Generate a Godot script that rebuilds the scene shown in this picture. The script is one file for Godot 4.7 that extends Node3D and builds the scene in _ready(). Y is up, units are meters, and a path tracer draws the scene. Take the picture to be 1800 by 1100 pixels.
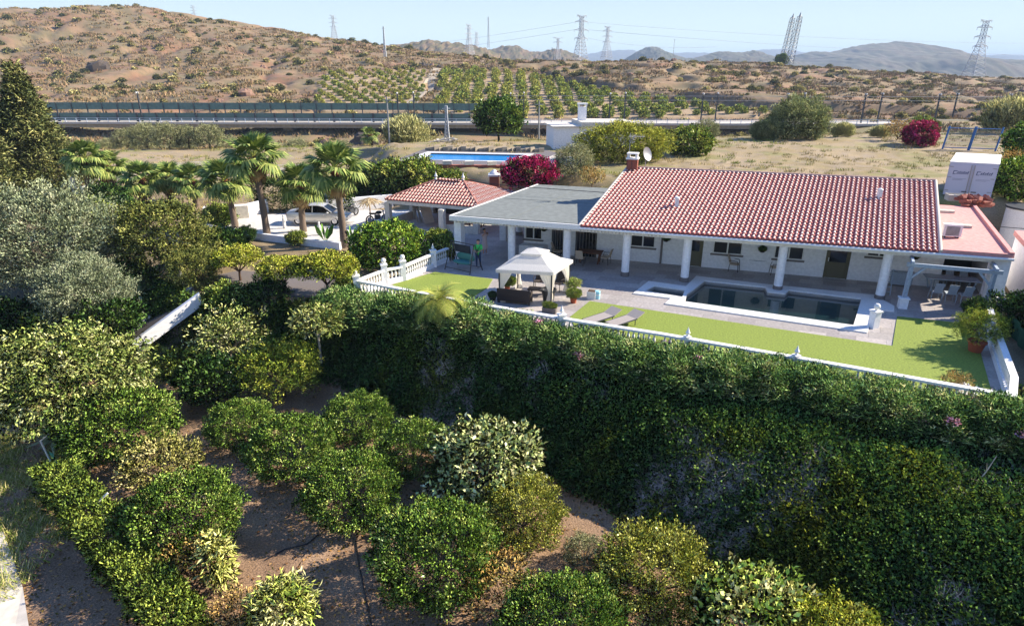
extends Node3D
# A white villa on a terrace above a citrus garden, with a railway viaduct, planted slopes, dry hills and pylons behind it.

var M := {}
var used := {}
var noise := FastNoiseLite.new()
var noise2 := FastNoiseLite.new()

# ---------------------------------------------------------------- shapes
class Sh:
	var v := PackedVector3Array()
	var n := PackedVector3Array()
	var c := PackedColorArray()
	var col := Color.WHITE

	func tri(a: Vector3, b: Vector3, d: Vector3, out: Vector3) -> void:
		var nn := (b - a).cross(d - a)
		if nn.dot(out) < 0.0:
			var t := b
			b = d
			d = t
			nn = -nn
		nn = nn.normalized()
		v.append(a); v.append(d); v.append(b)
		for i in 3:
			n.append(nn)
			c.append(col)

	func quad(a: Vector3, b: Vector3, d: Vector3, e: Vector3, out: Vector3) -> void:
		tri(a, b, d, out)
		tri(a, d, e, out)

	func smooth(a: Vector3, b: Vector3, d: Vector3, na: Vector3, nb: Vector3, nd: Vector3) -> void:
		if (b - a).cross(d - a).dot(na + nb + nd) < 0.0:
			v.append(a); v.append(b); v.append(d)
			n.append(na); n.append(nb); n.append(nd)
		else:
			v.append(a); v.append(d); v.append(b)
			n.append(na); n.append(nd); n.append(nb)
		for i in 3:
			c.append(col)

	# eight corners: four below, four above, both in the same turn
	func hexa(p: Array) -> void:
		var m := Vector3.ZERO
		for q in p:
			m += q / 8.0
		for f in [[0, 1, 2, 3], [4, 5, 6, 7], [0, 1, 5, 4], [1, 2, 6, 5], [2, 3, 7, 6], [3, 0, 4, 7]]:
			var mid: Vector3 = (p[f[0]] + p[f[1]] + p[f[2]] + p[f[3]]) / 4.0
			quad(p[f[0]], p[f[1]], p[f[2]], p[f[3]], mid - m)

	func box(lo: Vector3, hi: Vector3, x := Transform3D()) -> void:
		hexa([x * Vector3(lo.x, lo.y, lo.z), x * Vector3(hi.x, lo.y, lo.z), x * Vector3(hi.x, lo.y, hi.z), x * Vector3(lo.x, lo.y, hi.z),
			x * Vector3(lo.x, hi.y, lo.z), x * Vector3(hi.x, hi.y, lo.z), x * Vector3(hi.x, hi.y, hi.z), x * Vector3(lo.x, hi.y, hi.z)])

	# a square bar between two points
	func bar(a: Vector3, b: Vector3, w: float, h: float, up := Vector3.UP) -> void:
		var d := (b - a).normalized()
		var s := d.cross(up)
		if s.length() < 0.01:
			s = d.cross(Vector3.RIGHT)
		s = s.normalized()
		var t := s.cross(d)
		s *= w / 2.0
		t *= h / 2.0
		hexa([a - s - t, a + s - t, b + s - t, b - s - t, a - s + t, a + s + t, b + s + t, b - s + t])

	func tube(a: Vector3, b: Vector3, r0: float, r1: float, seg := 8, caps := true) -> void:
		path([a, b], [r0, r1], seg, caps)

	func path(p: Array, r: Array, seg := 8, caps := true) -> void:
		var k := p.size()
		var side := Vector3.ZERO
		var rings := []
		for i in k:
			var d: Vector3 = (p[mini(i + 1, k - 1)] - p[maxi(i - 1, 0)]).normalized()
			if i == 0:
				side = d.cross(Vector3.UP)
				if side.length() < 0.05:
					side = d.cross(Vector3.RIGHT)
			side = (side - d * side.dot(d)).normalized()
			var up := d.cross(side)
			var ring := []
			for j in seg:
				var a := TAU * j / seg
				ring.append(side * cos(a) + up * sin(a))
			rings.append(ring)
		for i in k - 1:
			for j in seg:
				var e := (j + 1) % seg
				var a0: Vector3 = p[i] + rings[i][j] * r[i]
				var a1: Vector3 = p[i] + rings[i][e] * r[i]
				var b0: Vector3 = p[i + 1] + rings[i + 1][j] * r[i + 1]
				var b1: Vector3 = p[i + 1] + rings[i + 1][e] * r[i + 1]
				smooth(a0, a1, b1, rings[i][j], rings[i][e], rings[i + 1][e])
				smooth(a0, b1, b0, rings[i][j], rings[i + 1][e], rings[i + 1][j])
		if caps:
			for j in seg:
				var e := (j + 1) % seg
				tri(p[0], p[0] + rings[0][j] * r[0], p[0] + rings[0][e] * r[0], p[0] - p[1])
				tri(p[k - 1], p[k - 1] + rings[k - 1][j] * r[k - 1], p[k - 1] + rings[k - 1][e] * r[k - 1], p[k - 1] - p[k - 2])

	# turned shape: profile of (radius, height)
	func lathe(prof: Array, seg := 12, at := Vector3.ZERO) -> void:
		for i in prof.size() - 1:
			var a: Vector2 = prof[i]
			var b: Vector2 = prof[i + 1]
			var t := (b - a).normalized()
			for j in seg:
				var u := TAU * j / seg
				var w := TAU * (j + 1) / seg
				var cu := Vector3(cos(u), 0, sin(u))
				var cw := Vector3(cos(w), 0, sin(w))
				var nu := cu * t.y - Vector3.UP * t.x
				var nw := cw * t.y - Vector3.UP * t.x
				var ya := Vector3.UP * a.y
				var yb := Vector3.UP * b.y
				if a.x > 0.0001:
					smooth(at + cu * a.x + ya, at + cw * a.x + ya, at + cw * b.x + yb, nu, nw, nw)
				if b.x > 0.0001:
					smooth(at + cu * a.x + ya, at + cw * b.x + yb, at + cu * b.x + yb, nu, nw, nu)

	func ball(at: Vector3, r: Vector3, seg := 10, rows := 6) -> void:
		for i in rows:
			for j in seg:
				var q := []
				for k in [[i, j], [i, j + 1], [i + 1, j + 1], [i + 1, j]]:
					var a: float = PI * k[0] / rows
					var b: float = TAU * k[1] / seg
					q.append(Vector3(sin(a) * cos(b), cos(a), sin(a) * sin(b)))
				var m := []
				for k in 4:
					m.append((q[k] / r).normalized())
				if i > 0:
					smooth(at + q[0] * r, at + q[1] * r, at + q[2] * r, m[0], m[1], m[2])
				if i < rows - 1:
					smooth(at + q[0] * r, at + q[2] * r, at + q[3] * r, m[0], m[2], m[3])

	# a level or sloping face over a plan outline; y gives each corner's height
	func face(p: PackedVector2Array, y: float, out := Vector3.UP) -> void:
		var ix := Geometry2D.triangulate_polygon(p)
		for i in range(0, ix.size(), 3):
			tri(Vector3(p[ix[i]].x, y, p[ix[i]].y), Vector3(p[ix[i + 1]].x, y, p[ix[i + 1]].y), Vector3(p[ix[i + 2]].x, y, p[ix[i + 2]].y), out)

	func prism(p: PackedVector2Array, y0: float, y1: float, bottom := true) -> void:
		face(p, y1)
		if bottom:
			face(p, y0, Vector3.DOWN)
		var turn := 0.0
		for i in p.size():
			turn += p[i].cross(p[(i + 1) % p.size()])
		for i in p.size():
			var a := p[i]
			var b := p[(i + 1) % p.size()]
			var o := Vector2(b.y - a.y, a.x - b.x) * signf(turn)
			quad(Vector3(a.x, y0, a.y), Vector3(b.x, y0, b.y), Vector3(b.x, y1, b.y), Vector3(a.x, y1, a.y), Vector3(o.x, 0, o.y))

	func add(o: Sh, x: Transform3D) -> void:
		var b := x.basis.inverse().transposed()
		var flip := x.basis.determinant() < 0.0
		var k := v.size()
		for i in o.v.size():
			v.append(x * o.v[i])
			n.append((b * o.n[i]).normalized())
		c.append_array(o.c)
		if flip:
			for i in range(k, v.size(), 3):
				var t := v[i + 1]
				v[i + 1] = v[i + 2]
				v[i + 2] = t
				var w := n[i + 1]
				n[i + 1] = n[i + 2]
				n[i + 2] = w

	func mesh() -> ArrayMesh:
		var a := []
		a.resize(Mesh.ARRAY_MAX)
		a[Mesh.ARRAY_VERTEX] = v
		a[Mesh.ARRAY_NORMAL] = n
		a[Mesh.ARRAY_COLOR] = c
		var m := ArrayMesh.new()
		m.add_surface_from_arrays(Mesh.PRIMITIVE_TRIANGLES, a)
		return m

# ---------------------------------------------------------------- names, labels, nodes
func numbered(called: String) -> String:
	if not used.has(called):
		used[called] = 0
		return called
	used[called] += 1
	return "%s_%03d" % [called, used[called]]

func tag(o: Node3D, label := "", category := "", group := "", kind := "") -> Node3D:
	if label: o.set_meta("label", label)
	if category: o.set_meta("category", category)
	if group: o.set_meta("group", group)
	if kind: o.set_meta("kind", kind)
	return o

func thing(called: String, label: String, category: String, at := Vector3.ZERO, turn := 0.0, group := "") -> Node3D:
	var o := Node3D.new()
	o.name = numbered(called)
	add_child(o)
	o.position = at
	o.rotation.y = turn
	return tag(o, label, category, group)

# commits a shape (or a ready mesh) as one named mesh; the first child of its name has no number
func obj(called: String, shape, mat: Material, parent: Node3D = null, at := Vector3.ZERO, turn := 0.0) -> MeshInstance3D:
	var o := MeshInstance3D.new()
	o.mesh = shape.mesh() if shape is Sh else shape
	o.material_override = mat
	o.position = at
	o.rotation.y = turn
	if parent == null:
		o.name = numbered(called)
		add_child(o)
	else:
		var k := called
		var i := 0
		if parent.has_meta("names_" + called):
			i = parent.get_meta("names_" + called)
			k = "%s_%03d" % [called, i]
		parent.set_meta("names_" + called, i + 1)
		o.name = k
		parent.add_child(o)
	return o

func piece(called: String, mesh: Mesh, mat: Material, parent: Node3D, x: Transform3D) -> MeshInstance3D:
	var o := obj(called, mesh, mat, parent)
	o.transform = x
	return o

func struct(called: String, shape, mat: Material) -> MeshInstance3D:
	var o := obj(called, shape, mat)
	o.set_meta("kind", "structure")
	return o

func copy(o: Node3D, at: Vector3, turn := 0.0, size := 1.0, label := "", called := "") -> Node3D:
	var r: Node3D = o.duplicate()
	var base: String = called if called else str(o.name).rstrip("0123456789").trim_suffix("_")
	r.name = numbered(base)
	add_child(r)
	r.position = at
	r.rotation = Vector3(0, turn, 0)
	r.scale = Vector3.ONE * size
	if label:
		r.set_meta("label", label)
	return r

func swarm(called: String, mesh: Mesh, mat: Material, where: Array, parent: Node3D = null, tints := PackedColorArray()) -> MultiMeshInstance3D:
	var mm := MultiMesh.new()
	mm.transform_format = MultiMesh.TRANSFORM_3D
	mm.use_colors = tints.size() > 0
	mm.mesh = mesh
	mm.instance_count = where.size()
	for i in where.size():
		mm.set_instance_transform(i, where[i])
		if tints.size():
			mm.set_instance_color(i, tints[i])
	var o := MultiMeshInstance3D.new()
	o.multimesh = mm
	o.material_override = mat
	if parent:
		o.name = called
		parent.add_child(o, true)
	else:
		o.name = numbered(called)
		add_child(o)
	o.set_meta("kind", "stuff")
	return o

# ---------------------------------------------------------------- materials
func speckle(seed_: int, freq: float, low: float, high := 1.0, oct := 4) -> NoiseTexture2D:
	var f := FastNoiseLite.new()
	f.seed = seed_
	f.frequency = freq
	f.fractal_octaves = oct
	var t := NoiseTexture2D.new()
	t.width = 512
	t.height = 512
	t.seamless = true
	t.noise = f
	var g := Gradient.new()
	g.set_color(0, Color(low, low, low))
	g.set_color(1, Color(high, high, high))
	t.color_ramp = g
	return t

func mat(called: String, color: Color, rough := 0.8, tex: Texture2D = null, size := 1.0, bump := 0.0) -> StandardMaterial3D:
	var m := StandardMaterial3D.new()
	m.resource_name = called
	m.albedo_color = color
	m.roughness = rough
	if tex:
		m.albedo_texture = tex
		m.uv1_triplanar = true
		m.uv1_world_triplanar = true
		m.uv1_scale = Vector3.ONE / size
		if bump > 0.0:
			m.heightmap_enabled = true
			m.heightmap_texture = tex
			m.heightmap_scale = bump
	M[called] = m
	return m

func tinted(m: StandardMaterial3D) -> StandardMaterial3D:
	m.vertex_color_use_as_albedo = true
	m.vertex_color_is_srgb = true
	return m

func rgb(r: float, g: float, b: float) -> Color:
	return Color(r / 255.0, g / 255.0, b / 255.0)

func materials() -> void:
	var fine := speckle(3, 0.03, 0.72)
	var soft := speckle(5, 0.012, 0.84, 1.0, 5)
	var rough := speckle(8, 0.05, 0.55, 1.0, 5)
	var wet := speckle(13, 0.02, 0.88, 1.0, 6)
	tinted(mat("ground", Color.WHITE, 0.95, rough, 2.3, 3.0))
	tinted(mat("hill", Color.WHITE, 0.95, rough, 9.0, 20.0))
	tinted(mat("mountain", Color.WHITE, 1.0, rough, 160.0))
	for k in [["leaf", 0.62, 0.3], ["glossy_leaf", 0.34, 0.24], ["petal", 0.6, 0.35], ["straw", 0.9, 0.1]]:
		var m := tinted(mat(k[0], Color.WHITE, k[1]))
		m.backlight_enabled = true
		m.backlight = Color(k[2], k[2], k[2] * 0.7)
		m.metallic_specular = 0.35
	tinted(mat("bark", Color.WHITE, 0.95, rough, 0.5, 1.5))
	tinted(mat("paint", Color.WHITE, 0.75, wet, 2.1))
	mat("white_wall", rgb(246, 246, 247), 0.85, wet, 2.3)
	mat("white_trim", rgb(238, 237, 234), 0.7, wet, 1.3)
	mat("cream_wall", rgb(226, 218, 204), 0.9, soft, 1.9)
	mat("marble", rgb(238, 236, 232), 0.35, wet, 0.9)
	mat("grey_roof", rgb(122, 128, 125), 0.95, soft, 3.1)
	mat("red_roof", rgb(220, 156, 148), 0.9, soft, 1.7, 0.4)
	tinted(mat("clay", Color.WHITE, 0.8, fine, 0.7, 0.4))
	tinted(mat("paving", Color.WHITE, 0.55, soft, 1.1))
	mat("turf", rgb(146, 164, 64), 0.95, speckle(31, 0.045, 0.7, 1.0, 6), 2.4, 1.0)
	tinted(M.turf)
	mat("concrete", rgb(204, 196, 184), 0.9, soft, 2.7, 0.4)
	mat("drive", rgb(214, 210, 204), 0.9, soft, 3.3)
	mat("stone_plinth", rgb(120, 112, 108), 0.6, soft, 0.5)
	mat("old_concrete", rgb(170, 158, 138), 0.9, soft, 6.0)
	mat("pool_wall", rgb(122, 154, 150), 0.5)
	mat("blue_tile", rgb(48, 156, 232), 0.35)
	mat("pool_step", rgb(150, 205, 220), 0.4)
	mat("screen_green", rgb(84, 112, 106), 0.7, soft, 8.0)
	mat("steel", rgb(150, 152, 155), 0.5).metallic = 0.6
	mat("pylon_steel", rgb(176, 182, 190), 0.7)
	mat("dark_steel", rgb(52, 56, 60), 0.6)
	mat("blue_steel", rgb(60, 110, 170), 0.6)
	mat("rail_blue", rgb(186, 200, 216), 0.6)
	mat("black_metal", rgb(28, 28, 30), 0.45)
	mat("rubber", rgb(22, 22, 23), 0.8)
	mat("rattan", rgb(62, 52, 47), 0.8, fine, 0.2)
	mat("canopy", rgb(250, 249, 246), 0.85, wet, 0.8)
	mat("curtain", rgb(240, 234, 220), 0.85)
	for k in ["canopy", "curtain"]:
		M[k].backlight_enabled = true
		M[k].backlight = Color(1.0, 0.99, 0.96)
	mat("sling", rgb(150, 142, 136), 0.85)
	mat("beige_sling", rgb(196, 176, 152), 0.85)
	mat("teal_cloth", rgb(52, 112, 108), 0.8)
	mat("navy_cloth", rgb(34, 40, 52), 0.85)
	mat("terracotta", rgb(178, 88, 56), 0.85, soft, 0.6)
	mat("black_pot", rgb(36, 38, 42), 0.35)
	mat("soil", rgb(72, 54, 40), 1.0)
	mat("wood", rgb(112, 68, 44), 0.7, soft, 0.6)
	mat("pale_wood", rgb(214, 206, 192), 0.8, fine, 0.9)
	mat("blue_paint", rgb(168, 182, 196), 0.7, soft, 0.7)
	mat("door_green", rgb(92, 86, 62), 0.6)
	mat("dark_room", rgb(38, 38, 40), 0.9)
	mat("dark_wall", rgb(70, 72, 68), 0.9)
	mat("pale_panel", rgb(186, 188, 202), 0.5)
	mat("print_blue", rgb(58, 74, 110), 0.6)
	mat("brick", rgb(176, 104, 84), 0.9, fine, 0.5)
	mat("thatch", rgb(150, 128, 96), 0.95)
	mat("green_net", rgb(34, 88, 62), 0.9)
	mat("net_teal", rgb(70, 140, 120), 0.9)
	mat("silver_paint", rgb(216, 212, 204), 0.3).metallic = 0.45
	M.silver_paint.clearcoat_enabled = true
	M.silver_paint.clearcoat = 0.6
	mat("car_glass", rgb(16, 18, 20), 0.08)
	mat("red_lens", rgb(150, 20, 22), 0.2)
	mat("clear_lens", rgb(220, 222, 224), 0.1)
	mat("chrome", rgb(200, 200, 204), 0.2).metallic = 0.9
	var g := mat("glass", Color(0.55, 0.62, 0.62, 0.35), 0.04)
	g.transparency = BaseMaterial3D.TRANSPARENCY_ALPHA
	var w := mat("water", Color(0.10, 0.2, 0.22, 0.55), 0.02)
	w.transparency = BaseMaterial3D.TRANSPARENCY_ALPHA
	mat("blue_water", rgb(40, 124, 188), 0.2).metallic_specular = 0.14
	mat("skin", rgb(196, 146, 118), 0.6)
	mat("hair", rgb(34, 28, 24), 0.7)
	mat("green_shirt", rgb(62, 196, 92), 0.9)
	mat("denim", rgb(42, 62, 96), 0.9)
	mat("pink_dress", rgb(216, 192, 188), 0.9)
	mat("red_cloth", rgb(196, 40, 44), 0.9)
	mat("white_cloth", rgb(230, 230, 234), 0.9)
	mat("shoe", rgb(196, 196, 200), 0.8)
	mat("rock", rgb(168, 132, 112), 0.95, rough, 1.1, 3.0)
	mat("dark_rock", rgb(96, 84, 74), 0.95, rough, 3.0, 10.0)

func _ready() -> void:
	# camera, air, sun
	var cam := Camera3D.new()
	cam.name = "camera"
	add_child(cam)
	cam.fov = 52.31
	cam.position = Vector3(0, 11.2, 0)
	cam.rotation_degrees.x = -21.09
	cam.near = 0.5
	cam.far = 30000.0
	var sky := ProceduralSkyMaterial.new()
	sky.sky_top_color = Color(0.3, 0.44, 0.68)
	sky.sky_horizon_color = Color(0.75, 0.805, 0.765)
	sky.sky_curve = 0.12
	sky.ground_horizon_color = Color(0.8, 0.8, 0.78)
	sky.ground_bottom_color = Color(0.4, 0.36, 0.3)
	sky.sun_angle_max = 2.0
	var env := Environment.new()
	env.background_mode = Environment.BG_SKY
	env.sky = Sky.new()
	env.sky.sky_material = sky
	env.background_energy_multiplier = 0.9
	env.tonemap_mode = Environment.TONE_MAPPER_LINEAR
	env.tonemap_exposure = 2.3
	env.sdfgi_enabled = true
	env.ssao_enabled = true
	env.ssil_enabled = true
	env.fog_enabled = true
	env.fog_density = 0.00017
	env.fog_light_color = Color(0.78, 0.88, 1.0)
	var we := WorldEnvironment.new()
	we.name = "air"
	we.environment = env
	add_child(we)
	var sun := DirectionalLight3D.new()
	sun.name = "sun"
	add_child(sun)
	sun.light_energy = 1.6
	sun.light_color = Color(1.0, 0.95, 0.87)
	sun.light_angular_distance = 0.5
	sun.shadow_enabled = true
	sun.look_at_from_position(Vector3.ZERO, Vector3(-0.98, -0.66, 0.2), Vector3.UP)
	noise.seed = 4
	noise.frequency = 1.0
	noise.fractal_octaves = 3
	noise2.seed = 19
	noise2.frequency = 1.0
	noise2.fractal_octaves = 4
	materials()
	make_kinds()
	terrain()
	mountains()
	terrace()
	house()
	annexes()
	far_buildings()
	viaduct()
	garden_furniture()
	people()
	vehicles()
	pylons()
	plants()

# ---------------------------------------------------------------- the lie of the land
var poly_terrace := PackedVector2Array([Vector2(-17.06, -32.25), Vector2(-12.48, -31.35), Vector2(-8.5, -31.7), Vector2(-4.4, -29.3), Vector2(2.7, -25.7), Vector2(12.6, -20.9), Vector2(17.2, -18.8), Vector2(22.4, -27.3), Vector2(26, -30), Vector2(33, -41), Vector2(27, -41.6), Vector2(14, -46), Vector2(2, -50), Vector2(-5, -53), Vector2(-22, -54), Vector2(-30, -50), Vector2(-25, -42)])
var poly_left := PackedVector2Array([Vector2(-28, -57), Vector2(-16, -60), Vector2(-20, -84), Vector2(-60, -92), Vector2(-66, -60), Vector2(-48, -50), Vector2(-34, -46)])
var poly_field := PackedVector2Array([Vector2(-10, -62), Vector2(0, -55.5), Vector2(10, -51.5), Vector2(27, -44.2), Vector2(34, -44.2), Vector2(72, -66), Vector2(74, -84), Vector2(30, -80), Vector2(-14, -78)])
var poly_orchard := PackedVector2Array([Vector2(-22.5, -28.5), Vector2(-15, -30), Vector2(-8.32, -27.58), Vector2(-2.40, -23.06), Vector2(1.08, -20.13), Vector2(3.79, -17.04), Vector2(5.71, -13.88), Vector2(9, -8), Vector2(14, 8), Vector2(-40, 8), Vector2(-34, -22)])
var poly_ledge := PackedVector2Array([Vector2(-4.1, -29.1), Vector2(2.95, -25.5), Vector2(12.8, -20.8), Vector2(17.5, -18.5), Vector2(18.1, -17.0), Vector2(13.6, -19.1), Vector2(3.75, -23.8), Vector2(-3.3, -27.4)])
var poly_pool := PackedVector2Array([Vector2(6.40, -31.80), Vector2(7.65, -33.88), Vector2(9.50, -32.97), Vector2(10.57, -34.81), Vector2(19.02, -31.55), Vector2(16.04, -26.47), Vector2(7.74, -30.24), Vector2(8.23, -31.09)])
var poly_blue := PackedVector2Array([Vector2(-9.95, -63.13), Vector2(-8.90, -68.95), Vector2(1.76, -67.06), Vector2(-0.11, -61.52)])
var tps_at := PackedVector2Array()
var tps_w := PackedFloat64Array()
var scarp := PackedVector2Array([Vector2(15.03, -300.00), Vector2(31.05, -285.00), Vector2(48.55, -262.00), Vector2(69.09, -240.00), Vector2(90.78, -222.00), Vector2(106.50, -215.00), Vector2(157.86, -205.00)])

func outside(p: Vector2, poly: PackedVector2Array) -> float:
	if Geometry2D.is_point_in_polygon(p, poly):
		return 0.0
	return edge_distance(p, poly)

func edge_distance(p: Vector2, poly: PackedVector2Array) -> float:
	var best := 1e9
	for i in poly.size():
		best = minf(best, p.distance_squared_to(Geometry2D.get_closest_point_to_segment(p, poly[i], poly[(i + 1) % poly.size()])))
	return sqrt(best)

func fit_land() -> void:
	var pts: Array[Vector3] = [
		Vector3(-140, 0, -90), Vector3(-60, 0, -95), Vector3(-20, 0.5, -95), Vector3(0, 1.5, -92), Vector3(30, 1.5, -94), Vector3(60, 2.5, -96), Vector3(130, 3, -90),
		Vector3(-82.64, -6.20, -135.00), Vector3(-47.28, -6.67, -135.00), Vector3(0.00, -5.74, -135.00), Vector3(47.01, -4.59, -135.00), Vector3(85, -3.5, -130), Vector3(150, -2, -130),
		Vector3(-130.74, -6.52, -180.00), Vector3(-109.08, -7.12, -180.00), Vector3(-57.70, -7.37, -166.00), Vector3(0.00, -7.65, -166.00), Vector3(58.32, -7.03, -168.00), Vector3(89.12, -5.15, -172.00), Vector3(112.65, -2.53, -175.00), Vector3(135.09, -2.24, -175.00),
		Vector3(-171.88, 0.15, -225.00), Vector3(-143.24, 0.15, -225.00), Vector3(-113.20, -0.42, -222.00), Vector3(-87.93, -0.67, -220.00), Vector3(-53.29, -2.39, -208.00), Vector3(-24.65, -2.77, -206.00), Vector3(8.82, -3.44, -206.00), Vector3(44.08, -3.44, -206.00), Vector3(79.27, -2.93, -206.00),
		Vector3(-232.56, 10.72, -310.00), Vector3(-201.43, 11.20, -310.00), Vector3(-150.31, 9.33, -300.00), Vector3(-105.60, 6.82, -280.00), Vector3(-77.63, 4.67, -260.00), Vector3(-75.11, 9.80, -300.00), Vector3(-37.49, 10.24, -310.00), Vector3(-32.27, 2.77, -255.00), Vector3(0.00, 2.77, -255.00), Vector3(-5.10, 8.82, -305.00),
		Vector3(25.12, 7.22, -300.00), Vector3(46.29, 3.86, -275.00), Vector3(20.73, 1.14, -245.00), Vector3(58.66, -1.02, -230.00),
		Vector3(-320.09, 45.05, -440.00), Vector3(-284.61, 44.72, -440.00), Vector3(-243.28, 47.79, -450.00), Vector3(-209.28, 40.49, -430.00), Vector3(-171.24, 34.21, -420.00), Vector3(-130.83, 28.55, -420.00), Vector3(-98.96, 26.04, -430.00), Vector3(-72.52, 23.38, -440.00), Vector3(-35.58, 18.83, -430.00), Vector3(0.00, 15.10, -420.00),
		Vector3(32.45, 12.41, -390.00), Vector3(58.10, 14.45, -350.00), Vector3(129.60, 13.92, -390.00), Vector3(205.17, 9.92, -410.00), Vector3(263.51, 6.61, -420.00), Vector3(324.53, 3.80, -430.00),
		Vector3(72.85, 7.35, -290.00), Vector3(125.98, 4.85, -300.00), Vector3(129.28, 1.75, -255.00), Vector3(195.73, 1.61, -290.00), Vector3(170.07, -2.24, -235.00), Vector3(134.18, -2.03, -225.00),
		Vector3(-330, 15, -560), Vector3(-120, 8, -620), Vector3(0, -6, -640), Vector3(140, -8, -620), Vector3(330, -10, -600), Vector3(-330, 6, -250), Vector3(330, -4, -250), Vector3(-300, -8, -130), Vector3(300, 0, -140)]
	var k := pts.size()
	var size := k + 3
	var a := []
	for i in k:
		tps_at.append(Vector2(pts[i].x, pts[i].z) / 100.0)
	for i in size:
		var row := PackedFloat64Array()
		row.resize(size + 1)
		a.append(row)
	for i in k:
		for j in k:
			var r2 := tps_at[i].distance_squared_to(tps_at[j])
			a[i][j] = 0.5 * r2 * log(r2 + 1e-9) if i != j else 0.02
		a[i][k] = 1.0
		a[i][k + 1] = tps_at[i].x
		a[i][k + 2] = tps_at[i].y
		a[k][i] = 1.0
		a[k + 1][i] = tps_at[i].x
		a[k + 2][i] = tps_at[i].y
		a[i][size] = pts[i].y
	for i in size:
		var best := i
		for j in range(i, size):
			if absf(a[j][i]) > absf(a[best][i]):
				best = j
		var t: PackedFloat64Array = a[i]
		a[i] = a[best]
		a[best] = t
		for j in size:
			if j != i:
				var f: float = a[j][i] / a[i][i]
				if f != 0.0:
					for q in range(i, size + 1):
						a[j][q] -= f * a[i][q]
	for i in size:
		tps_w.append(a[i][size] / a[i][i])

func far_land(x: float, z: float) -> float:
	var p := Vector2(x, z) / 100.0
	var k := tps_at.size()
	var h := tps_w[k] + tps_w[k + 1] * p.x + tps_w[k + 2] * p.y
	for i in k:
		var r2 := p.distance_squared_to(tps_at[i])
		h += tps_w[i] * 0.5 * r2 * log(r2 + 1e-9)
	var q := Vector2(x, z)
	# the cut bank between the plantation and the scrub above it
	var up := scarp_side(q)
	if up > -6.0:
		h += 2.6 * smoothstep(-2.0, 2.0, up) * exp(-maxf(up, 0.0) / 45.0)
	var wild := smoothstep(-150.0, -230.0, z)
	if in_plantation(q) < 0:
		h += wild * (noise.get_noise_2d(x / 45.0, z / 45.0) * 1.3 + noise2.get_noise_2d(x / 11.0, z / 9.0) * 0.6 - 2.2 * pow(1.0 - absf(noise.get_noise_2d(x / 60.0 + 7.0, z / 110.0)), 9.0))
		if x > 30.0:
			h = lerpf(h, floorf(h / 2.6) * 2.6 + 2.6 * smoothstep(0.55, 1.0, h / 2.6 - floorf(h / 2.6)), 0.55 * smoothstep(30.0, 60.0, x) * wild)
	return h

func scarp_side(q: Vector2) -> float:
	if q.x < scarp[0].x or q.y > -190.0:
		return -99.0
	var best := 1e9
	var side := 1.0
	for i in scarp.size() - 1:
		var c := Geometry2D.get_closest_point_to_segment(q, scarp[i], scarp[i + 1])
		var d := q.distance_to(c)
		if d < best:
			best = d
			side = 1.0 if (scarp[i + 1] - scarp[i]).cross(q - scarp[i]) < 0.0 else -1.0
	return best * side

var plantation_left := PackedVector2Array([Vector2(-70.46, -240.00), Vector2(-80.43, -296.00), Vector2(-38.04, -308.00), Vector2(-32.84, -246.00), Vector2(-32.46, -214.00), Vector2(-62.04, -214.00)])
var plantation_right := PackedVector2Array([Vector2(-31.68, -306.00), Vector2(-3.84, -306.00), Vector2(15.99, -294.00), Vector2(29.30, -268.00), Vector2(45.73, -246.00), Vector2(67.22, -226.00), Vector2(85.27, -210.00), Vector2(35.27, -206.00), Vector2(-24.00, -208.00), Vector2(-27.02, -246.00)])

func in_plantation(q: Vector2) -> int:
	if q.y > -195.0 or q.y < -320.0:
		return -1
	if Geometry2D.is_point_in_polygon(q, plantation_left):
		return 0
	return 1 if Geometry2D.is_point_in_polygon(q, plantation_right) else -1

func near_land(x: float, z: float) -> float:
	var p := Vector2(x, z)
	var d := [outside(p, poly_terrace), outside(p, poly_left), outside(p, poly_field), outside(p, poly_orchard), outside(p, poly_ledge)]
	var level := [-0.14, 0.0, 2.8, -3.6, -0.65]
	var total := 0.0
	var h := 0.0
	for i in 5:
		var w: float = 1.0 / (pow(d[i], 1.8) + 0.002)
		total += w
		h += w * level[i]
	h /= total
	if d[0] > 0.3:
		h += noise2.get_noise_2d(x * 0.35, z * 0.35) * 0.16 * minf(1.0, d[0])
	# the ground is dug out for the pool
	if d[0] == 0.0 and Geometry2D.is_point_in_polygon(p, poly_pool):
		var e := edge_distance(p, poly_pool)
		if e > 0.3:
			h = -1.9
	if Geometry2D.is_point_in_polygon(p, poly_blue):
		h -= 2.2
	return h

func land(x: float, z: float) -> float:
	if z > -86.0:
		return near_land(x, z)
	if z < -112.0:
		return far_land(x, z)
	return lerpf(near_land(x, z), far_land(x, z), smoothstep(-86.0, -112.0, z))

func on_land(p: Vector3) -> Vector3:
	return Vector3(p.x, land(p.x, p.z), p.z)

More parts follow.
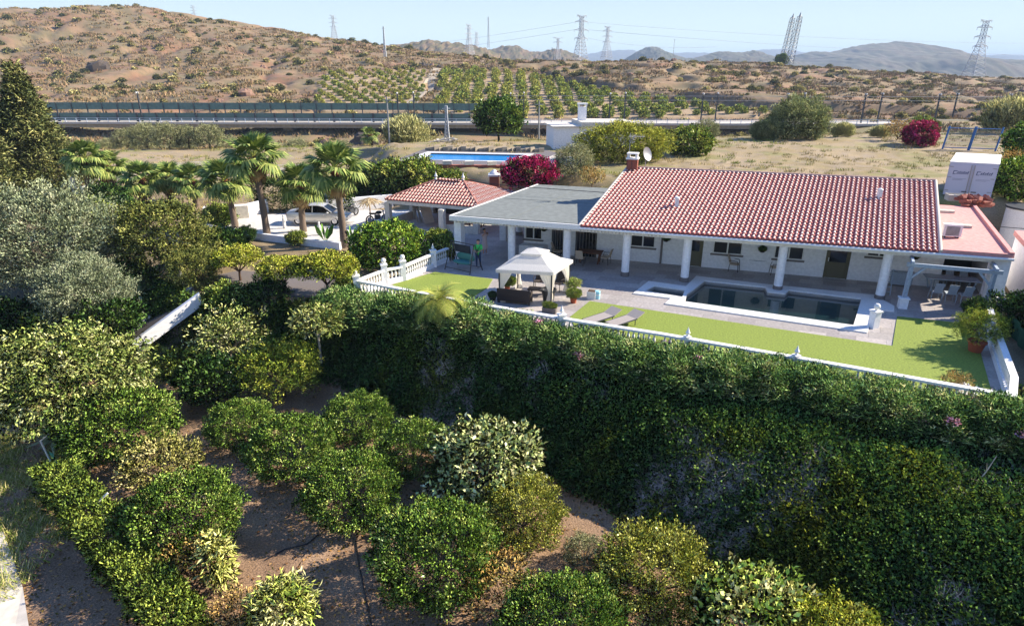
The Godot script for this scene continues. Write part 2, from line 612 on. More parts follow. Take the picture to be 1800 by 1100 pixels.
func land_color(x: float, y: float, z: float) -> Color:
	var p := Vector2(x, z)
	var a := noise.get_noise_2d(x * 0.06, z * 0.06)
	var b := noise2.get_noise_2d(x * 0.5, z * 0.5)
	var dry := rgb(196, 172, 130).lerp(rgb(160, 140, 88), clampf(a * 1.2 + 0.4, 0, 1))
	if z > -60.0 and (z > -44.0 or x < -12.0) and outside(p, poly_field) > 2.0:
		if y < -3.0:
			return rgb(184, 152, 122).lerp(rgb(154, 122, 94), clampf(b + a * 0.8 + 0.5, 0, 1))
		if y < -0.5:
			return rgb(104, 92, 72).lerp(rgb(78, 84, 50), clampf(b + 0.5, 0, 1))
		return rgb(186, 164, 130).lerp(rgb(130, 112, 80), clampf(b + 0.4, 0, 1))
	if z > -95.0:
		var green := smoothstep(0.1, 0.35, noise.get_noise_2d(x * 0.08 + 40.0, z * 0.2)) * 0.6
		return dry.lerp(rgb(186, 166, 140), clampf(0.4 + b, 0, 1)).lerp(rgb(150, 150, 84), green)
	if z > -195.0:
		return rgb(178, 144, 108).lerp(rgb(150, 140, 92), clampf(a * 1.5 + 0.5 + b * 0.6, 0, 1))
	if in_plantation(p) >= 0:
		return rgb(206, 180, 146).lerp(rgb(186, 158, 120), clampf(b + 0.5, 0, 1))
	var c := rgb(180, 146, 110).lerp(rgb(154, 136, 98), clampf(a * 1.6 + 0.5, 0, 1))
	c = c.lerp(rgb(174, 122, 92), smoothstep(0.12, 0.45, noise.get_noise_2d(x * 0.025 + 9.0, z * 0.025)) * 0.7)
	c = c.lerp(rgb(132, 122, 84), smoothstep(0.05, 0.4, b) * 0.55)
	var s := scarp_side(p)
	if s > -4.0 and s < 4.0:
		c = c.lerp(rgb(136, 114, 88), 0.7)
	# the track between the two plantings
	return c

func terrain() -> void:
	fit_land()
	var zs := PackedFloat32Array()
	var z := 30.0
	while z > -640.0:
		zs.append(z)
		z -= 1.0 if z > -4.0 else 0.5 if z > -62.0 else 1.0 if z > -115.0 else 1.6 if z > -330.0 else 4.0
	for k in [-700.0, -800.0, -1000.0, -1400.0, -2200.0, -4000.0, -7000.0, -12000.0]:
		zs.append(k)
	var cols := 330
	var v := PackedVector3Array()
	var c := PackedColorArray()
	for zz in zs:
		var wide := 34.0 + 0.3 * absf(zz) if zz > -62.0 else 52.6 + 0.95 * (absf(zz) - 62.0)
		for j in cols + 1:
			var x := wide * (2.0 * j / cols - 1.0)
			var y := -12.0
			if zz > -640.0:
				y = land(x, zz)
			v.append(Vector3(x, y, zz))
			c.append(land_color(x, y, zz))
	var ground := ground_sheet(v, c, zs.size(), cols + 1)
	struct("ground", ground, M.ground)

func ground_sheet(v: PackedVector3Array, c: PackedColorArray, rows: int, cols: int) -> ArrayMesh:
	var n := PackedVector3Array()
	n.resize(v.size())
	var ix := PackedInt32Array()
	for i in rows:
		for j in cols:
			var k := i * cols + j
			var a := v[k - 1] if j > 0 else v[k]
			var b := v[k + 1] if j < cols - 1 else v[k]
			var d := v[k - cols] if i > 0 else v[k]
			var e := v[k + cols] if i < rows - 1 else v[k]
			var m := (b - a).cross(d - e).normalized()
			n[k] = m if m.y > 0.0 else -m
			if i < rows - 1 and j < cols - 1:
				ix.append(k); ix.append(k + cols); ix.append(k + 1)
				ix.append(k + 1); ix.append(k + cols); ix.append(k + cols + 1)
	if ix.size():
		var t := (v[ix[1]] - v[ix[0]]).cross(v[ix[2]] - v[ix[0]])
		if t.y > 0.0:
			for i in range(0, ix.size(), 3):
				var w := ix[i + 1]
				ix[i + 1] = ix[i + 2]
				ix[i + 2] = w
	var a := []
	a.resize(Mesh.ARRAY_MAX)
	a[Mesh.ARRAY_VERTEX] = v
	a[Mesh.ARRAY_NORMAL] = n
	a[Mesh.ARRAY_COLOR] = c
	a[Mesh.ARRAY_INDEX] = ix
	var m := ArrayMesh.new()
	m.add_surface_from_arrays(Mesh.PRIMITIVE_TRIANGLES, a)
	return m

# a strip that lies on the land: a road or track
func track(called: String, line: Array, width: float, m: Material, lift := 0.05) -> void:
	var s := Sh.new()
	s.col = rgb(200, 186, 164)
	var last := []
	for i in line.size():
		var d: Vector3 = (line[mini(i + 1, line.size() - 1)] - line[maxi(i - 1, 0)])
		d.y = 0.0
		var side := d.normalized().cross(Vector3.UP) * width / 2.0
		var now := []
		for k in 5:
			now.append(on_land(line[i] + side * (k / 2.0 - 1.0)) + Vector3.UP * lift)
		if last.size():
			for k in 4:
				s.quad(last[k], last[k + 1], now[k + 1], now[k], Vector3.UP)
		last = now
	struct(called, s, m)

func fine_line(p: Array, step := 1.5) -> Array:
	var q := []
	for i in p.size() - 1:
		var k := maxi(1, int(p[i].distance_to(p[i + 1]) / step))
		for j in k:
			q.append(p[i].lerp(p[i + 1], float(j) / k))
	q.append(p[-1])
	return q

func mountains() -> void:
	var far := [
		["hill", 900.0, 260.0, rgb(150, 126, 96), [Vector3(-193.42, 29.25, -900.00), Vector3(-155.62, 38.17, -900.00), Vector3(-107.20, 43.62, -900.00), Vector3(-74.02, 40.90, -900.00), Vector3(-37.11, 34.74, -900.00), Vector3(-14.90, 26.49, -900.00)]],
		["hill", 1300.0, 320.0, rgb(140, 118, 94), [Vector3(-64.59, 31.29, -1300.00), Vector3(-36.46, 44.22, -1300.00), Vector3(5.35, 49.16, -1300.00), Vector3(34.37, 39.26, -1300.00), Vector3(59.07, 39.26, -1300.00), Vector3(83.64, 44.22, -1300.00), Vector3(112.83, 37.27, -1300.00), Vector3(151.16, 21.27, -1300.00)]],
		["hill", 2400.0, 500.0, rgb(104, 100, 84), [Vector3(388.93, 26.09, -2400.00), Vector3(413.50, 46.44, -2400.00), Vector3(459.29, 72.15, -2400.00), Vector3(494.49, 77.64, -2400.00), Vector3(527.07, 66.66, -2400.00), Vector3(576.34, 48.28, -2400.00), Vector3(647.83, 29.80, -2400.00)]],
		["hill", 2300.0, 500.0, rgb(112, 102, 84), [Vector3(553.64, 32.57, -2300.00), Vector3(628.69, 44.97, -2300.00), Vector3(699.21, 60.84, -2300.00), Vector3(760.47, 57.32, -2300.00), Vector3(807.28, 62.59, -2300.00), Vector3(856.54, 50.27, -2300.00), Vector3(925.92, 32.57, -2300.00)]],
		["mountain", 2600.0, 900.0, rgb(118, 104, 86), [Vector3(1015.54, 27.33, -2600.00), Vector3(1077.14, 47.38, -2600.00), Vector3(1127.97, 65.32, -2600.00), Vector3(1181.68, 65.32, -2600.00), Vector3(1224.65, 65.32, -2600.00), Vector3(1306.32, 87.12, -2600.00), Vector3(1411.30, 96.99, -2600.00), Vector3(1474.58, 100.92, -2600.00), Vector3(1555.35, 75.25, -2600.00), Vector3(1635.78, 53.37, -2600.00), Vector3(1727.54, 31.35, -2600.00), Vector3(1948.14, 15.24, -2600.00), Vector3(2103.44, 3.11, -2600.00)]],
		["mountain", 6500.0, 1500.0, rgb(110, 104, 96), [Vector3(539.21, 81.63, -6500.00), Vector3(752.65, 131.58, -6500.00), Vector3(912.57, 156.44, -6500.00), Vector3(1126.96, 161.41, -6500.00), Vector3(1344.02, 131.58, -6500.00), Vector3(1719.32, 141.54, -6500.00), Vector3(2096.66, 131.58, -6500.00), Vector3(2387.37, 166.37, -6500.00), Vector3(2629.57, 161.41, -6500.00), Vector3(2851.86, 116.63, -6500.00), Vector3(3343.11, 81.63, -6500.00)]],
		["mountain", 6000.0, 1400.0, rgb(108, 104, 98), [Vector3(3683.23, 76.21, -6000.00), Vector3(3808.95, 131.51, -6000.00), Vector3(3968.83, 126.92, -6000.00), Vector3(4122.57, 108.52, -6000.00), Vector3(4319.96, 113.12, -6000.00), Vector3(4575.05, 90.07, -6000.00), Vector3(4883.62, 57.69, -6000.00)]],
	]
	var k := 0
	for f in far:
		k += 1
		var line: Array = f[4]
		var deep: float = f[2]
		var v := PackedVector3Array()
		var c := PackedColorArray()
		var rows := 44
		var cols := 150
		for i in rows + 1:
			var t := 2.0 * i / rows - 1.0
			for j in cols + 1:
				var s := float(j) / cols * (line.size() - 1)
				var q := mini(int(s), line.size() - 2)
				var a: Vector3 = line[maxi(q - 1, 0)]
				var b: Vector3 = line[q]
				var d: Vector3 = line[q + 1]
				var e: Vector3 = line[mini(q + 2, line.size() - 1)]
				var top := b.cubic_interpolate(d, a, e, s - q)
				var x := top.x
				var fall := 1.0 - pow(absf(t), 1.15)
				var w: float = f[1] / 9000.0
				var wob := noise.get_noise_3d(x / (900.0 * w + 40.0), t * 2.2, k * 7.0)
				var h := -20.0 + (top.y + 20.0) * fall
				h += wob * (top.y + 20.0) * 0.55 * (1.0 - fall) * minf(1.0, fall * 4.0) + noise2.get_noise_2d(x / (f[1] * 0.012), t * 14.0 + k * 3.0) * (top.y + 20.0) * 0.05
				v.append(Vector3(x, h, t * deep - f[1]))
				var m := clampf(noise2.get_noise_2d(x / (f[1] * 0.02), t * 8.0 + k) * 1.6 + 0.5, 0, 1)
				c.append((f[3] as Color).lerp(rgb(92, 96, 66), m * 0.7))
		struct(f[0], ground_sheet(v, c, rows + 1, cols + 1), M.mountain)

# ---------------------------------------------------------------- the house, in its own slightly skew plan (along the front, back from it, up)
const HO := Vector3(7.35, 0, -38.04)
const HU := Vector3(0.9526, 0, 0.3045)
const HV := Vector3(0.459, 0, -0.888)

func hp(u: float, v: float, h: float) -> Vector3:
	return HO + HU * u + HV * v + Vector3.UP * h

func hbox(s: Sh, u0: float, u1: float, v0: float, v1: float, h0: float, h1: float) -> void:
	s.hexa([hp(u0, v0, h0), hp(u1, v0, h0), hp(u1, v1, h0), hp(u0, v1, h0), hp(u0, v0, h1), hp(u1, v0, h1), hp(u1, v1, h1), hp(u0, v1, h1)])

func hpart(called: String, m: Material, parent: Node3D, u0: float, u1: float, v0: float, v1: float, h0: float, h1: float) -> MeshInstance3D:
	var s := Sh.new()
	hbox(s, u0, u1, v0, v1, h0, h1)
	return obj(called, s, m, parent)

func flat(p: Vector3) -> Vector2:
	return Vector2(p.x, p.z)

func clipped(outer: Array, hole: PackedVector2Array) -> Array:
	var out := []
	var mid := Vector2.ZERO
	for q in hole:
		mid += q / hole.size()
	var a := flat(HU)
	var b := Vector2(-a.y, a.x)
	var sides := []
	for k in [1.0, -1.0]:
		sides.append(PackedVector2Array([mid - a * 200.0, mid + a * 200.0, mid + a * 200.0 + b * 200.0 * k, mid - a * 200.0 + b * 200.0 * k]))
	for p in outer:
		if Geometry2D.intersect_polygons(p, hole).is_empty():
			out.append(p)
			continue
		for s in sides:
			for half in Geometry2D.intersect_polygons(p, s):
				for q in Geometry2D.clip_polygons(half, hole):
					out.append(q)
	return out

var pool_outer := PackedVector2Array([Vector2(6.40, -31.80), Vector2(7.65, -33.88), Vector2(9.50, -32.97), Vector2(10.57, -34.81), Vector2(13.83, -33.40), Vector2(19.02, -31.55), Vector2(19.16, -29.87), Vector2(18.74, -29.15), Vector2(18.03, -29.44), Vector2(16.02, -26.47), Vector2(7.74, -30.24), Vector2(8.22, -31.04)])
var pool_water := PackedVector2Array([Vector2(8.84, -30.55), Vector2(9.24, -31.71), Vector2(9.73, -32.35), Vector2(10.83, -33.97), Vector2(13.78, -32.86), Vector2(13.62, -32.09), Vector2(14.46, -31.77), Vector2(14.91, -32.37), Vector2(18.08, -30.99), Vector2(15.84, -27.34)])
var tub_water := PackedVector2Array([Vector2(7.80, -33.05), Vector2(9.29, -32.35), Vector2(8.87, -31.23), Vector2(7.12, -32.20)])
var lawn_left := PackedVector2Array([Vector2(-6.54, -33.40), Vector2(-4.50, -35.65), Vector2(-1.09, -34.31), Vector2(-1.33, -32.82), Vector2(-2.13, -31.17), Vector2(-2.7, -28.75), Vector2(-6.9, -30.8)])
var lawn_right := PackedVector2Array([Vector2(3.99, -30.66), Vector2(16.37, -25.04), Vector2(18.55, -28.53), Vector2(22.09, -27.29), Vector2(21.3, -27.0), Vector2(19.6, -24.2), Vector2(17.5, -20.5), Vector2(16.5, -19.9), Vector2(12.6, -21.6), Vector2(6.2, -24.75), Vector2(3.0, -26.2), Vector2(2.78, -28.43)])
var patio_edge := PackedVector2Array([Vector2(-8.1, -31.6), Vector2(-4.34, -29.65), Vector2(-0.66, -27.75), Vector2(2.75, -26.1), Vector2(6.18, -24.6), Vector2(12.63, -21.4), Vector2(16.9, -19.3), Vector2(18.0, -20.5), Vector2(20.2, -24.4), Vector2(22.0, -27.4), Vector2(24.1, -29.6), Vector2(27.5, -35.0), Vector2(9.0, -41.0), Vector2(4.0, -47.0), Vector2(-1.2, -48.2), Vector2(-5.2, -41.0), Vector2(-4.0, -37.95), Vector2(-4.75, -36.75), Vector2(-6.15, -34.2), Vector2(-7.05, -33.5)])

func terrace() -> void:
	# the paved terrace: tiles of 1.2 by 0.75 m in the line of the house, cut round the pool
	var rng := RandomNumberGenerator.new()
	rng.seed = 11
	var bed := Sh.new()
	for p in clipped(clipped([patio_edge], pool_water), tub_water):
		bed.prism(p, -0.3, -0.02)
	var patio := struct("patio", bed, M.concrete)
	var shades := [rgb(176, 168, 163), rgb(167, 160, 154), rgb(186, 177, 170), rgb(160, 152, 148), rgb(175, 168, 164)]
	var whole := []
	for k in shades:
		var s := Sh.new()
		s.col = k
		var q := PackedVector2Array()
		for c in [[0.004, 0.004], [1.196, 0.004], [1.196, 0.746], [0.004, 0.746]]:
			q.append(flat(HU * c[0] + HV * c[1]))
		s.prism(q, -0.018, 0.0)
		whole.append(s.mesh())
	var made := 0
	var rest := Sh.new()
	for row in range(0, 34):
		for k in range(-14, 26):
			var v := 9.0 - row * 0.75
			var u := k * 1.2 + (0.6 if row % 2 else 0.0) - 0.14 * v
			var q := PackedVector2Array()
			for c in [[0.004, 0.004], [1.196, 0.004], [1.196, 0.746], [0.004, 0.746]]:
				q.append(flat(hp(u + c[0], v + c[1], 0)))
			var left := Geometry2D.intersect_polygons(q, patio_edge)
			if left.is_empty():
				continue
			var mid := (q[0] + q[2]) / 2.0
			if Geometry2D.clip_polygons(q, lawn_right).is_empty() or Geometry2D.clip_polygons(q, lawn_left).is_empty():
				continue
			if v > 0.3 and u > -7.0 and u < 16.0:
				continue
			var parts := []
			for p in left:
				for r in Geometry2D.clip_polygons(p, pool_outer):
					parts.append(r)
			var hue := rng.randi() % shades.size()
			for r in parts:
				var area := 0.0
				for i in r.size():
					area += r[i].cross(r[(i + 1) % r.size()]) / 2.0
				if absf(area) > 0.885:
					if made < 300 and v < 0.4:
						made += 1
						piece("tile", whole[hue], M.paving, patio, Transform3D(Basis(), hp(u, v, 0)))
						continue
				if absf(area) < 0.02:
					continue
				rest.col = shades[hue]
				rest.prism(r, -0.018, 0.0, false)
	obj("cut_tiles", rest, M.paving, patio).set_meta("kind", "stuff")
	# turf
	for p in [lawn_left, lawn_right]:
		var s := Sh.new()
		# the turf comes in rolls 1.9 m wide, each a shade apart
		for k in range(-8, 12):
			s.col = [rgb(248, 248, 248), rgb(246, 247, 246), rgb(248, 249, 247), rgb(245, 246, 245)][(k + 8) % 4]
			var q0 := k * 1.9
			var roll := PackedVector2Array([flat(hp(q0, -30.0, 0)), flat(hp(q0 + 1.8995, -30.0, 0)), flat(hp(q0 + 1.8995, 6.0, 0)), flat(hp(q0, 6.0, 0))])
			for r in Geometry2D.intersect_polygons(p, roll):
				s.prism(r, -0.01, 0.035, false)
		struct("lawn", s, M.turf)
	# pool
	var pool := thing("swimming_pool", "dark swimming pool with white marble coping and shallow tub beside the house", "pool", Vector3.ZERO)
	var cop := Sh.new()
	for p in clipped(clipped([pool_outer], pool_water), tub_water):
		cop.prism(p, -0.35, 0.06)
	obj("coping", cop, M.marble, pool)
	for w in [[pool_water, -1.7, "basin"], [tub_water, -0.6, "tub_basin"]]:
		var s := Sh.new()
		var poly: PackedVector2Array = w[0]
		s.face(poly, w[1])
		var c := Vector2.ZERO
		for q in poly:
			c += q / poly.size()
		for i in poly.size():
			var a := poly[i]
			var b := poly[(i + 1) % poly.size()]
			var o := c - (a + b) / 2.0
			s.quad(Vector3(a.x, w[1], a.y), Vector3(b.x, w[1], b.y), Vector3(b.x, -0.34, b.y), Vector3(a.x, -0.34, a.y), Vector3(o.x, 0, o.y))
		obj(w[2], s, M.pool_wall, pool)
		var t := Sh.new()
		t.face(poly, -0.16)
		obj("water", t, M.water, pool)
	balustrades()

func lathe_mesh(prof: Array, seg: int) -> ArrayMesh:
	var s := Sh.new()
	s.lathe(prof, seg)
	return s.mesh()

func balustrades() -> void:
	var bal := lathe_mesh([Vector2(0.055, 0.0), Vector2(0.055, 0.05), Vector2(0.035, 0.08), Vector2(0.07, 0.2), Vector2(0.062, 0.27), Vector2(0.034, 0.4), Vector2(0.05, 0.47), Vector2(0.055, 0.52)], 7)
	var runs := [
		["balustrade", "long white balustrade along the front edge of the terrace behind the oleander hedge", [Vector3(-8.1, 0, -31.6), Vector3(-4.34, 0, -29.6), Vector3(-0.66, 0, -27.65), Vector3(2.75, 0, -26.0), Vector3(6.18, 0, -24.5), Vector3(12.63, 0, -21.3), Vector3(16.96, 0, -19.1)], 0.22],
		["balustrade", "white balustrade at the left end of the lawn, from corner newel to ball newel", [Vector3(-8.1, 0, -31.6), Vector3(-7.03, 0, -33.44)], 0.2],
		["balustrade", "short shaded white balustrade stepped back between the two ball newels", [Vector3(-7.03, 0, -33.44), Vector3(-6.11, 0, -34.13)], 0.2],
		["balustrade", "white balustrade behind the left lawn, running from the ball newel to the swing seat", [Vector3(-6.11, 0, -34.13), Vector3(-4.72, 0, -36.7), Vector3(-3.98, 0, -37.94)], 0.2],
		["balustrade", "white balustrade down the right side of the lawn beside the large potted shrub", [Vector3(22.9, 0, -28.9), Vector3(22.03, 0, -27.43), Vector3(20.26, 0, -24.4), Vector3(18.03, 0, -20.48), Vector3(16.96, 0, -19.1)], 0.2]]
	for r in runs:
		var line: Array = r[2]
		var t := thing(r[0], r[1], "balustrade", line[0])
		var o: Vector3 = line[0]
		var rail := Sh.new()
		var base := Sh.new()
		for i in line.size() - 1:
			var a: Vector3 = line[i] - o
			var b: Vector3 = line[i + 1] - o
			var d := (b - a).normalized() * 0.02
			rail.bar(a - d + Vector3(0, 0.81, 0), b + d + Vector3(0, 0.81, 0), 0.24, 0.09 + 0.001 * i)
			base.bar(a - d + Vector3(0, 0.02, 0), b + d + Vector3(0, 0.02, 0), 0.22, 0.46 + 0.001 * i)
		obj("rail", rail, M.white_trim, t)
		obj("base_wall", base, M.white_wall, t)
		for i in line.size() - 1:
			var a: Vector3 = line[i] - o
			var b: Vector3 = line[i + 1] - o
			var k := int(a.distance_to(b) / r[3])
			for j in range(1, k):
				piece("baluster", bal, M.white_trim, t, Transform3D(Basis(), a.lerp(b, float(j) / k) + Vector3(0, 0.25, 0)))
	# newels
	var newels := [
		["white corner newel post with a pointed finial at the left end of the front balustrade", Vector3(-8.14, 0, -31.62), 1, 0.32, 1.05],
		["white newel post with a stone ball, left one of the pair by the left lawn", Vector3(-7.03, 0, -33.46), 0, 0.3, 1.1],
		["white newel post with a stone ball, right one of the pair by the left lawn", Vector3(-6.11, 0, -34.15), 0, 0.3, 1.1],
		["white newel post with a pointed finial behind the left lawn near the round bush", Vector3(-4.72, 0, -36.72), 1, 0.32, 1.0],
		["free standing white post with a stone ball at the right end of the pool", Vector3(16.66, 0.00, -27.18), 0, 0.34, 0.78],
		["white lantern finial post poking above the oleander hedge behind the right lawn", Vector3(10.9, 0, -22.17), 2, 0.17, 0.88],
		["small white post with finial in the front balustrade behind the gazebo", Vector3(2.2, 0, -26.25), 1, 0.28, 0.98],
		["white capped pier in the right hand balustrade beside the green netting", Vector3(23.14, 0.00, -28.28), 1, 0.3, 1.0],
		["slim white finial post in the front balustrade right of the sun loungers", Vector3(7.2, 0, -24.0), 2, 0.16, 0.88]]
	for w in newels:
		var t := thing("newel_post", w[0], "newel post", w[1], 0.33)
		var s := Sh.new()
		var e: float = w[3] / 2.0
		s.box(Vector3(-e, 0, -e), Vector3(e, w[4], e))
		obj("post", s, M.white_wall, t)
		var c := Sh.new()
		c.box(Vector3(-e - 0.04, 0, -e - 0.04), Vector3(e + 0.04, 0.06, e + 0.04))
		obj("cap", c, M.white_trim, t, Vector3(0, w[4] + 0.001, 0))
		var f := Sh.new()
		if w[2] == 0:
			f.lathe([Vector2(0.08, 0.0), Vector2(0.05, 0.05), Vector2(0.1, 0.09), Vector2(0.14, 0.17), Vector2(0.135, 0.24), Vector2(0.08, 0.32), Vector2(0.0, 0.34)], 12)
			obj("ball", f, M.white_trim, t, Vector3(0, w[4] + 0.06, 0))
		else:
			f.lathe([Vector2(0.09, 0.0), Vector2(0.04, 0.05), Vector2(0.1, 0.14), Vector2(0.06, 0.22), Vector2(0.02, 0.34), Vector2(0.0, 0.42)], 10)
			obj("finial", f, M.white_trim, t, Vector3(0, w[4] + 0.06, 0))

# one roof tile: a round cover and a flat pan, thicker at its lower lip; x across, z up the slope
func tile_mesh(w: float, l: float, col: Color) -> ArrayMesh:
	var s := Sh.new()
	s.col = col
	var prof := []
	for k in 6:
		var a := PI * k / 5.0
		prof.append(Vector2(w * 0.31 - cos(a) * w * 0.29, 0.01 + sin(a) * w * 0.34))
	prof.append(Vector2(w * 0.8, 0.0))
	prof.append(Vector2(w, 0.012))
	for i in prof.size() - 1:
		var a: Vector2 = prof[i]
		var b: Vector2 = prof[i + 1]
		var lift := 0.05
		s.col = col if i > 0 and i < 4 else rgb(194, 116, 110)  # sunlit crown and shaded sides and pan are put into the colours
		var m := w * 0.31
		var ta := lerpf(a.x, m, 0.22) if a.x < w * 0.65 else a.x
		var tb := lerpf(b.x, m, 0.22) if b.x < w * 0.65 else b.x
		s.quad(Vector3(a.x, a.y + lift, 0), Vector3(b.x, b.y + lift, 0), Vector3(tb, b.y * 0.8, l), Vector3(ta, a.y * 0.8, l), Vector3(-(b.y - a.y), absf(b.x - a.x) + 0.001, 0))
		s.col = rgb(182, 104, 98)  # shadow under the overlapping row is put into the lip colour
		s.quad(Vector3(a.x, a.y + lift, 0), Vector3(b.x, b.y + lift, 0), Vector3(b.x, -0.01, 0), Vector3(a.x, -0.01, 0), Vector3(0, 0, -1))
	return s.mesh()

const CLAYS := [[240, 212, 200], [236, 206, 194], [244, 218, 208], [232, 198, 186], [240, 210, 200]]  # crown colours, paled to carry the sunlight on the tile tops

func main_roof(house: Node3D) -> void:
	var rng := RandomNumberGenerator.new()
	rng.seed = 21
	var u0 := -1.86
	var u1 := 15.84
	var e0 := -3.75
	var h0 := 2.83
	var e1 := 4.6
	var h1 := 5.0
	var under := Sh.new()
	under.col = rgb(168, 92, 80)
	under.hexa([hp(u0, e0, h0 - 0.1), hp(u1, e0, h0 - 0.1), hp(u1, e1, h1 - 0.1), hp(u0, e1, h1 - 0.1), hp(u0, e0, h0 - 0.02), hp(u1, e0, h0 - 0.02), hp(u1, e1, h1 - 0.02), hp(u0, e1, h1 - 0.02)])
	under.hexa([hp(u0, e1, h1 - 0.1), hp(u1, e1, h1 - 0.1), hp(u1, 9.2, 3.3), hp(u0, 9.2, 3.3), hp(u0, e1 + 0.001, h1 - 0.02), hp(u1, e1 + 0.001, h1 - 0.02), hp(u1, 9.2, 3.38), hp(u0, 9.2, 3.38)])
	var roof := obj("roof", under, M.clay, house)
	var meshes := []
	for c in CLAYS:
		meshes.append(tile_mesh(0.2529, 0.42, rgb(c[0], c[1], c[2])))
	var rows := 24
	var cols := 70
	var along := hp(1, 0, 0) - hp(0, 0, 0)
	var up := hp(0, e1, h1) - hp(0, e0, h0)
	var ud := up.normalized()
	var nn := ud.cross(along).normalized()
	if nn.y < 0.0: nn = -nn
	var step := (u1 - u0) / cols
	var b := Basis(along, nn, ud)
	var many := []
	for k in CLAYS.size():
		many.append([])
	for r in rows:
		for c in cols:
			var t := float(r) / rows
			var at := hp(u0 + c * step, 0, 0) - hp(0, 0, 0) + hp(0, e0, h0) + up * t + nn * rng.randf_range(0.0, 0.012)
			var k := rng.randi() % CLAYS.size()
			var turn := b * Basis(Vector3.UP, rng.randf_range(-0.012, 0.012))
			if r < 5 and r * cols + c < 290:
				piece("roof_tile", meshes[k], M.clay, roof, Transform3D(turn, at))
			else:
				many[k].append(Transform3D(turn, at))
	var rest := Sh.new()
	for k in CLAYS.size():
		var src := Sh.new()
		var arr: Array = meshes[k].surface_get_arrays(0)
		src.v = arr[Mesh.ARRAY_VERTEX]
		src.n = arr[Mesh.ARRAY_NORMAL]
		src.c = arr[Mesh.ARRAY_COLOR]
		for x in many[k]:
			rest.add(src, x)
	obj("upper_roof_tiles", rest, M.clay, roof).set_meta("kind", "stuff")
	# ridge and verge tiles
	var cap := Sh.new()
	cap.col = rgb(186, 150, 140)
	cap.path([Vector3(0, 0, 0), Vector3(0.44, 0.015, 0)], [0.11, 0.125], 8)
	var cm := cap.mesh()
	for c in 41:
		piece("ridge_tile", cm, M.clay, roof, Transform3D(Basis(along, Vector3.UP, along.cross(Vector3.UP)), hp(u0 + c * 0.432, e1, h1 + 0.02)))
	var verge := Sh.new()
	verge.col = rgb(226, 214, 200)
	verge.path([Vector3(0, 0, 0), Vector3(0, 0.02, -0.42)], [0.1, 0.085], 8)
	var vm := verge.mesh()
	for s in [u0 - 0.06, u1 + 0.08]:
		for r in 22:
			var x := Basis(along, nn, -ud)
			piece("verge_tile", vm, M.clay, roof, Transform3D(x, hp(s, e0, h0 + 0.03) + up * (r / 22.0)))

func column(house: Node3D, u: float, v: float, square := false) -> void:
	var s := Sh.new()
	if square:
		hbox(s, u - 0.22, u + 0.22, v - 0.22, v + 0.22, 0.001, 2.52)
		obj("column", s, M.white_wall, house)
		return
	s.lathe([Vector2(0.225, 0.26), Vector2(0.225, 2.52)], 20, hp(u, v, 0))
	var c := obj("column", s, M.white_wall, house)
	var p := Sh.new()
	p.lathe([Vector2(0.25, 0.001), Vector2(0.25, 0.26), Vector2(0.0, 0.262)], 20, hp(u, v, 0))
	obj("plinth", p, M.stone_plinth, c)

func window(house: Node3D, u0: float, u1: float, h0: float, h1: float, open_left := true, v := 0.0) -> void:
	var f := Sh.new()
	hbox(f, u0 - 0.07, u1 + 0.07, v - 0.03, v + 0.02, h0 - 0.07, h0)
	hbox(f, u0 - 0.07, u1 + 0.07, v - 0.03, v + 0.02, h1, h1 + 0.07)
	hbox(f, u0 - 0.07, u0, v - 0.031, v + 0.02, h0, h1)
	hbox(f, u1, u1 + 0.07, v - 0.031, v + 0.02, h0, h1)
	var mid := (u0 + u1) / 2.0
	hbox(f, mid - 0.04, mid + 0.04, v - 0.032, v + 0.02, h0, h1)
	var w := obj("window", f, M.white_trim, house)
	hpart("pane", M.dark_room if open_left else M.car_glass, w, u0, mid - 0.04, v - 0.012, v + 0.01, h0, h1)
	hpart("pane", M.car_glass, w, mid + 0.04, u1, v - 0.012, v + 0.01, h0, h1)
	hpart("sill", M.stone_plinth, w, u0 - 0.16, u1 + 0.16, v - 0.16, v - 0.001, h0 - 0.15, h0 - 0.072)

func door(house: Node3D, u0: float, u1: float) -> void:
	var f := Sh.new()
	hbox(f, u0 - 0.07, u0, -0.04, 0.01, 0.01, 2.1)
	hbox(f, u1, u1 + 0.07, -0.04, 0.01, 0.01, 2.1)
	hbox(f, u0 - 0.07, u1 + 0.07, -0.041, 0.01, 2.1, 2.17)
	var d := obj("door", f, M.door_green, house)
	hpart("glass_panel", M.car_glass, d, u0 + 0.12, u1 - 0.12, -0.025, -0.005, 0.95, 2.0)
	hpart("leaf", M.door_green, d, u0, u1, -0.014, -0.004, 0.02, 2.1)
	for k in 9:
		var s := Sh.new()
		var h := 0.12 + k * 0.085
		s.hexa([hp(u0 + 0.12, -0.04, h), hp(u1 - 0.12, -0.04, h), hp(u1 - 0.12, -0.015, h), hp(u0 + 0.12, -0.015, h), hp(u0 + 0.12, -0.02, h + 0.07), hp(u1 - 0.12, -0.02, h + 0.07), hp(u1 - 0.12, -0.014, h + 0.07), hp(u0 + 0.12, -0.014, h + 0.07)])
		obj("louvre", s, M.door_green, d)
	hpart("handle", M.white_trim, d, u0 + 0.06, u0 + 0.1, -0.09, -0.041, 1.0, 1.2)

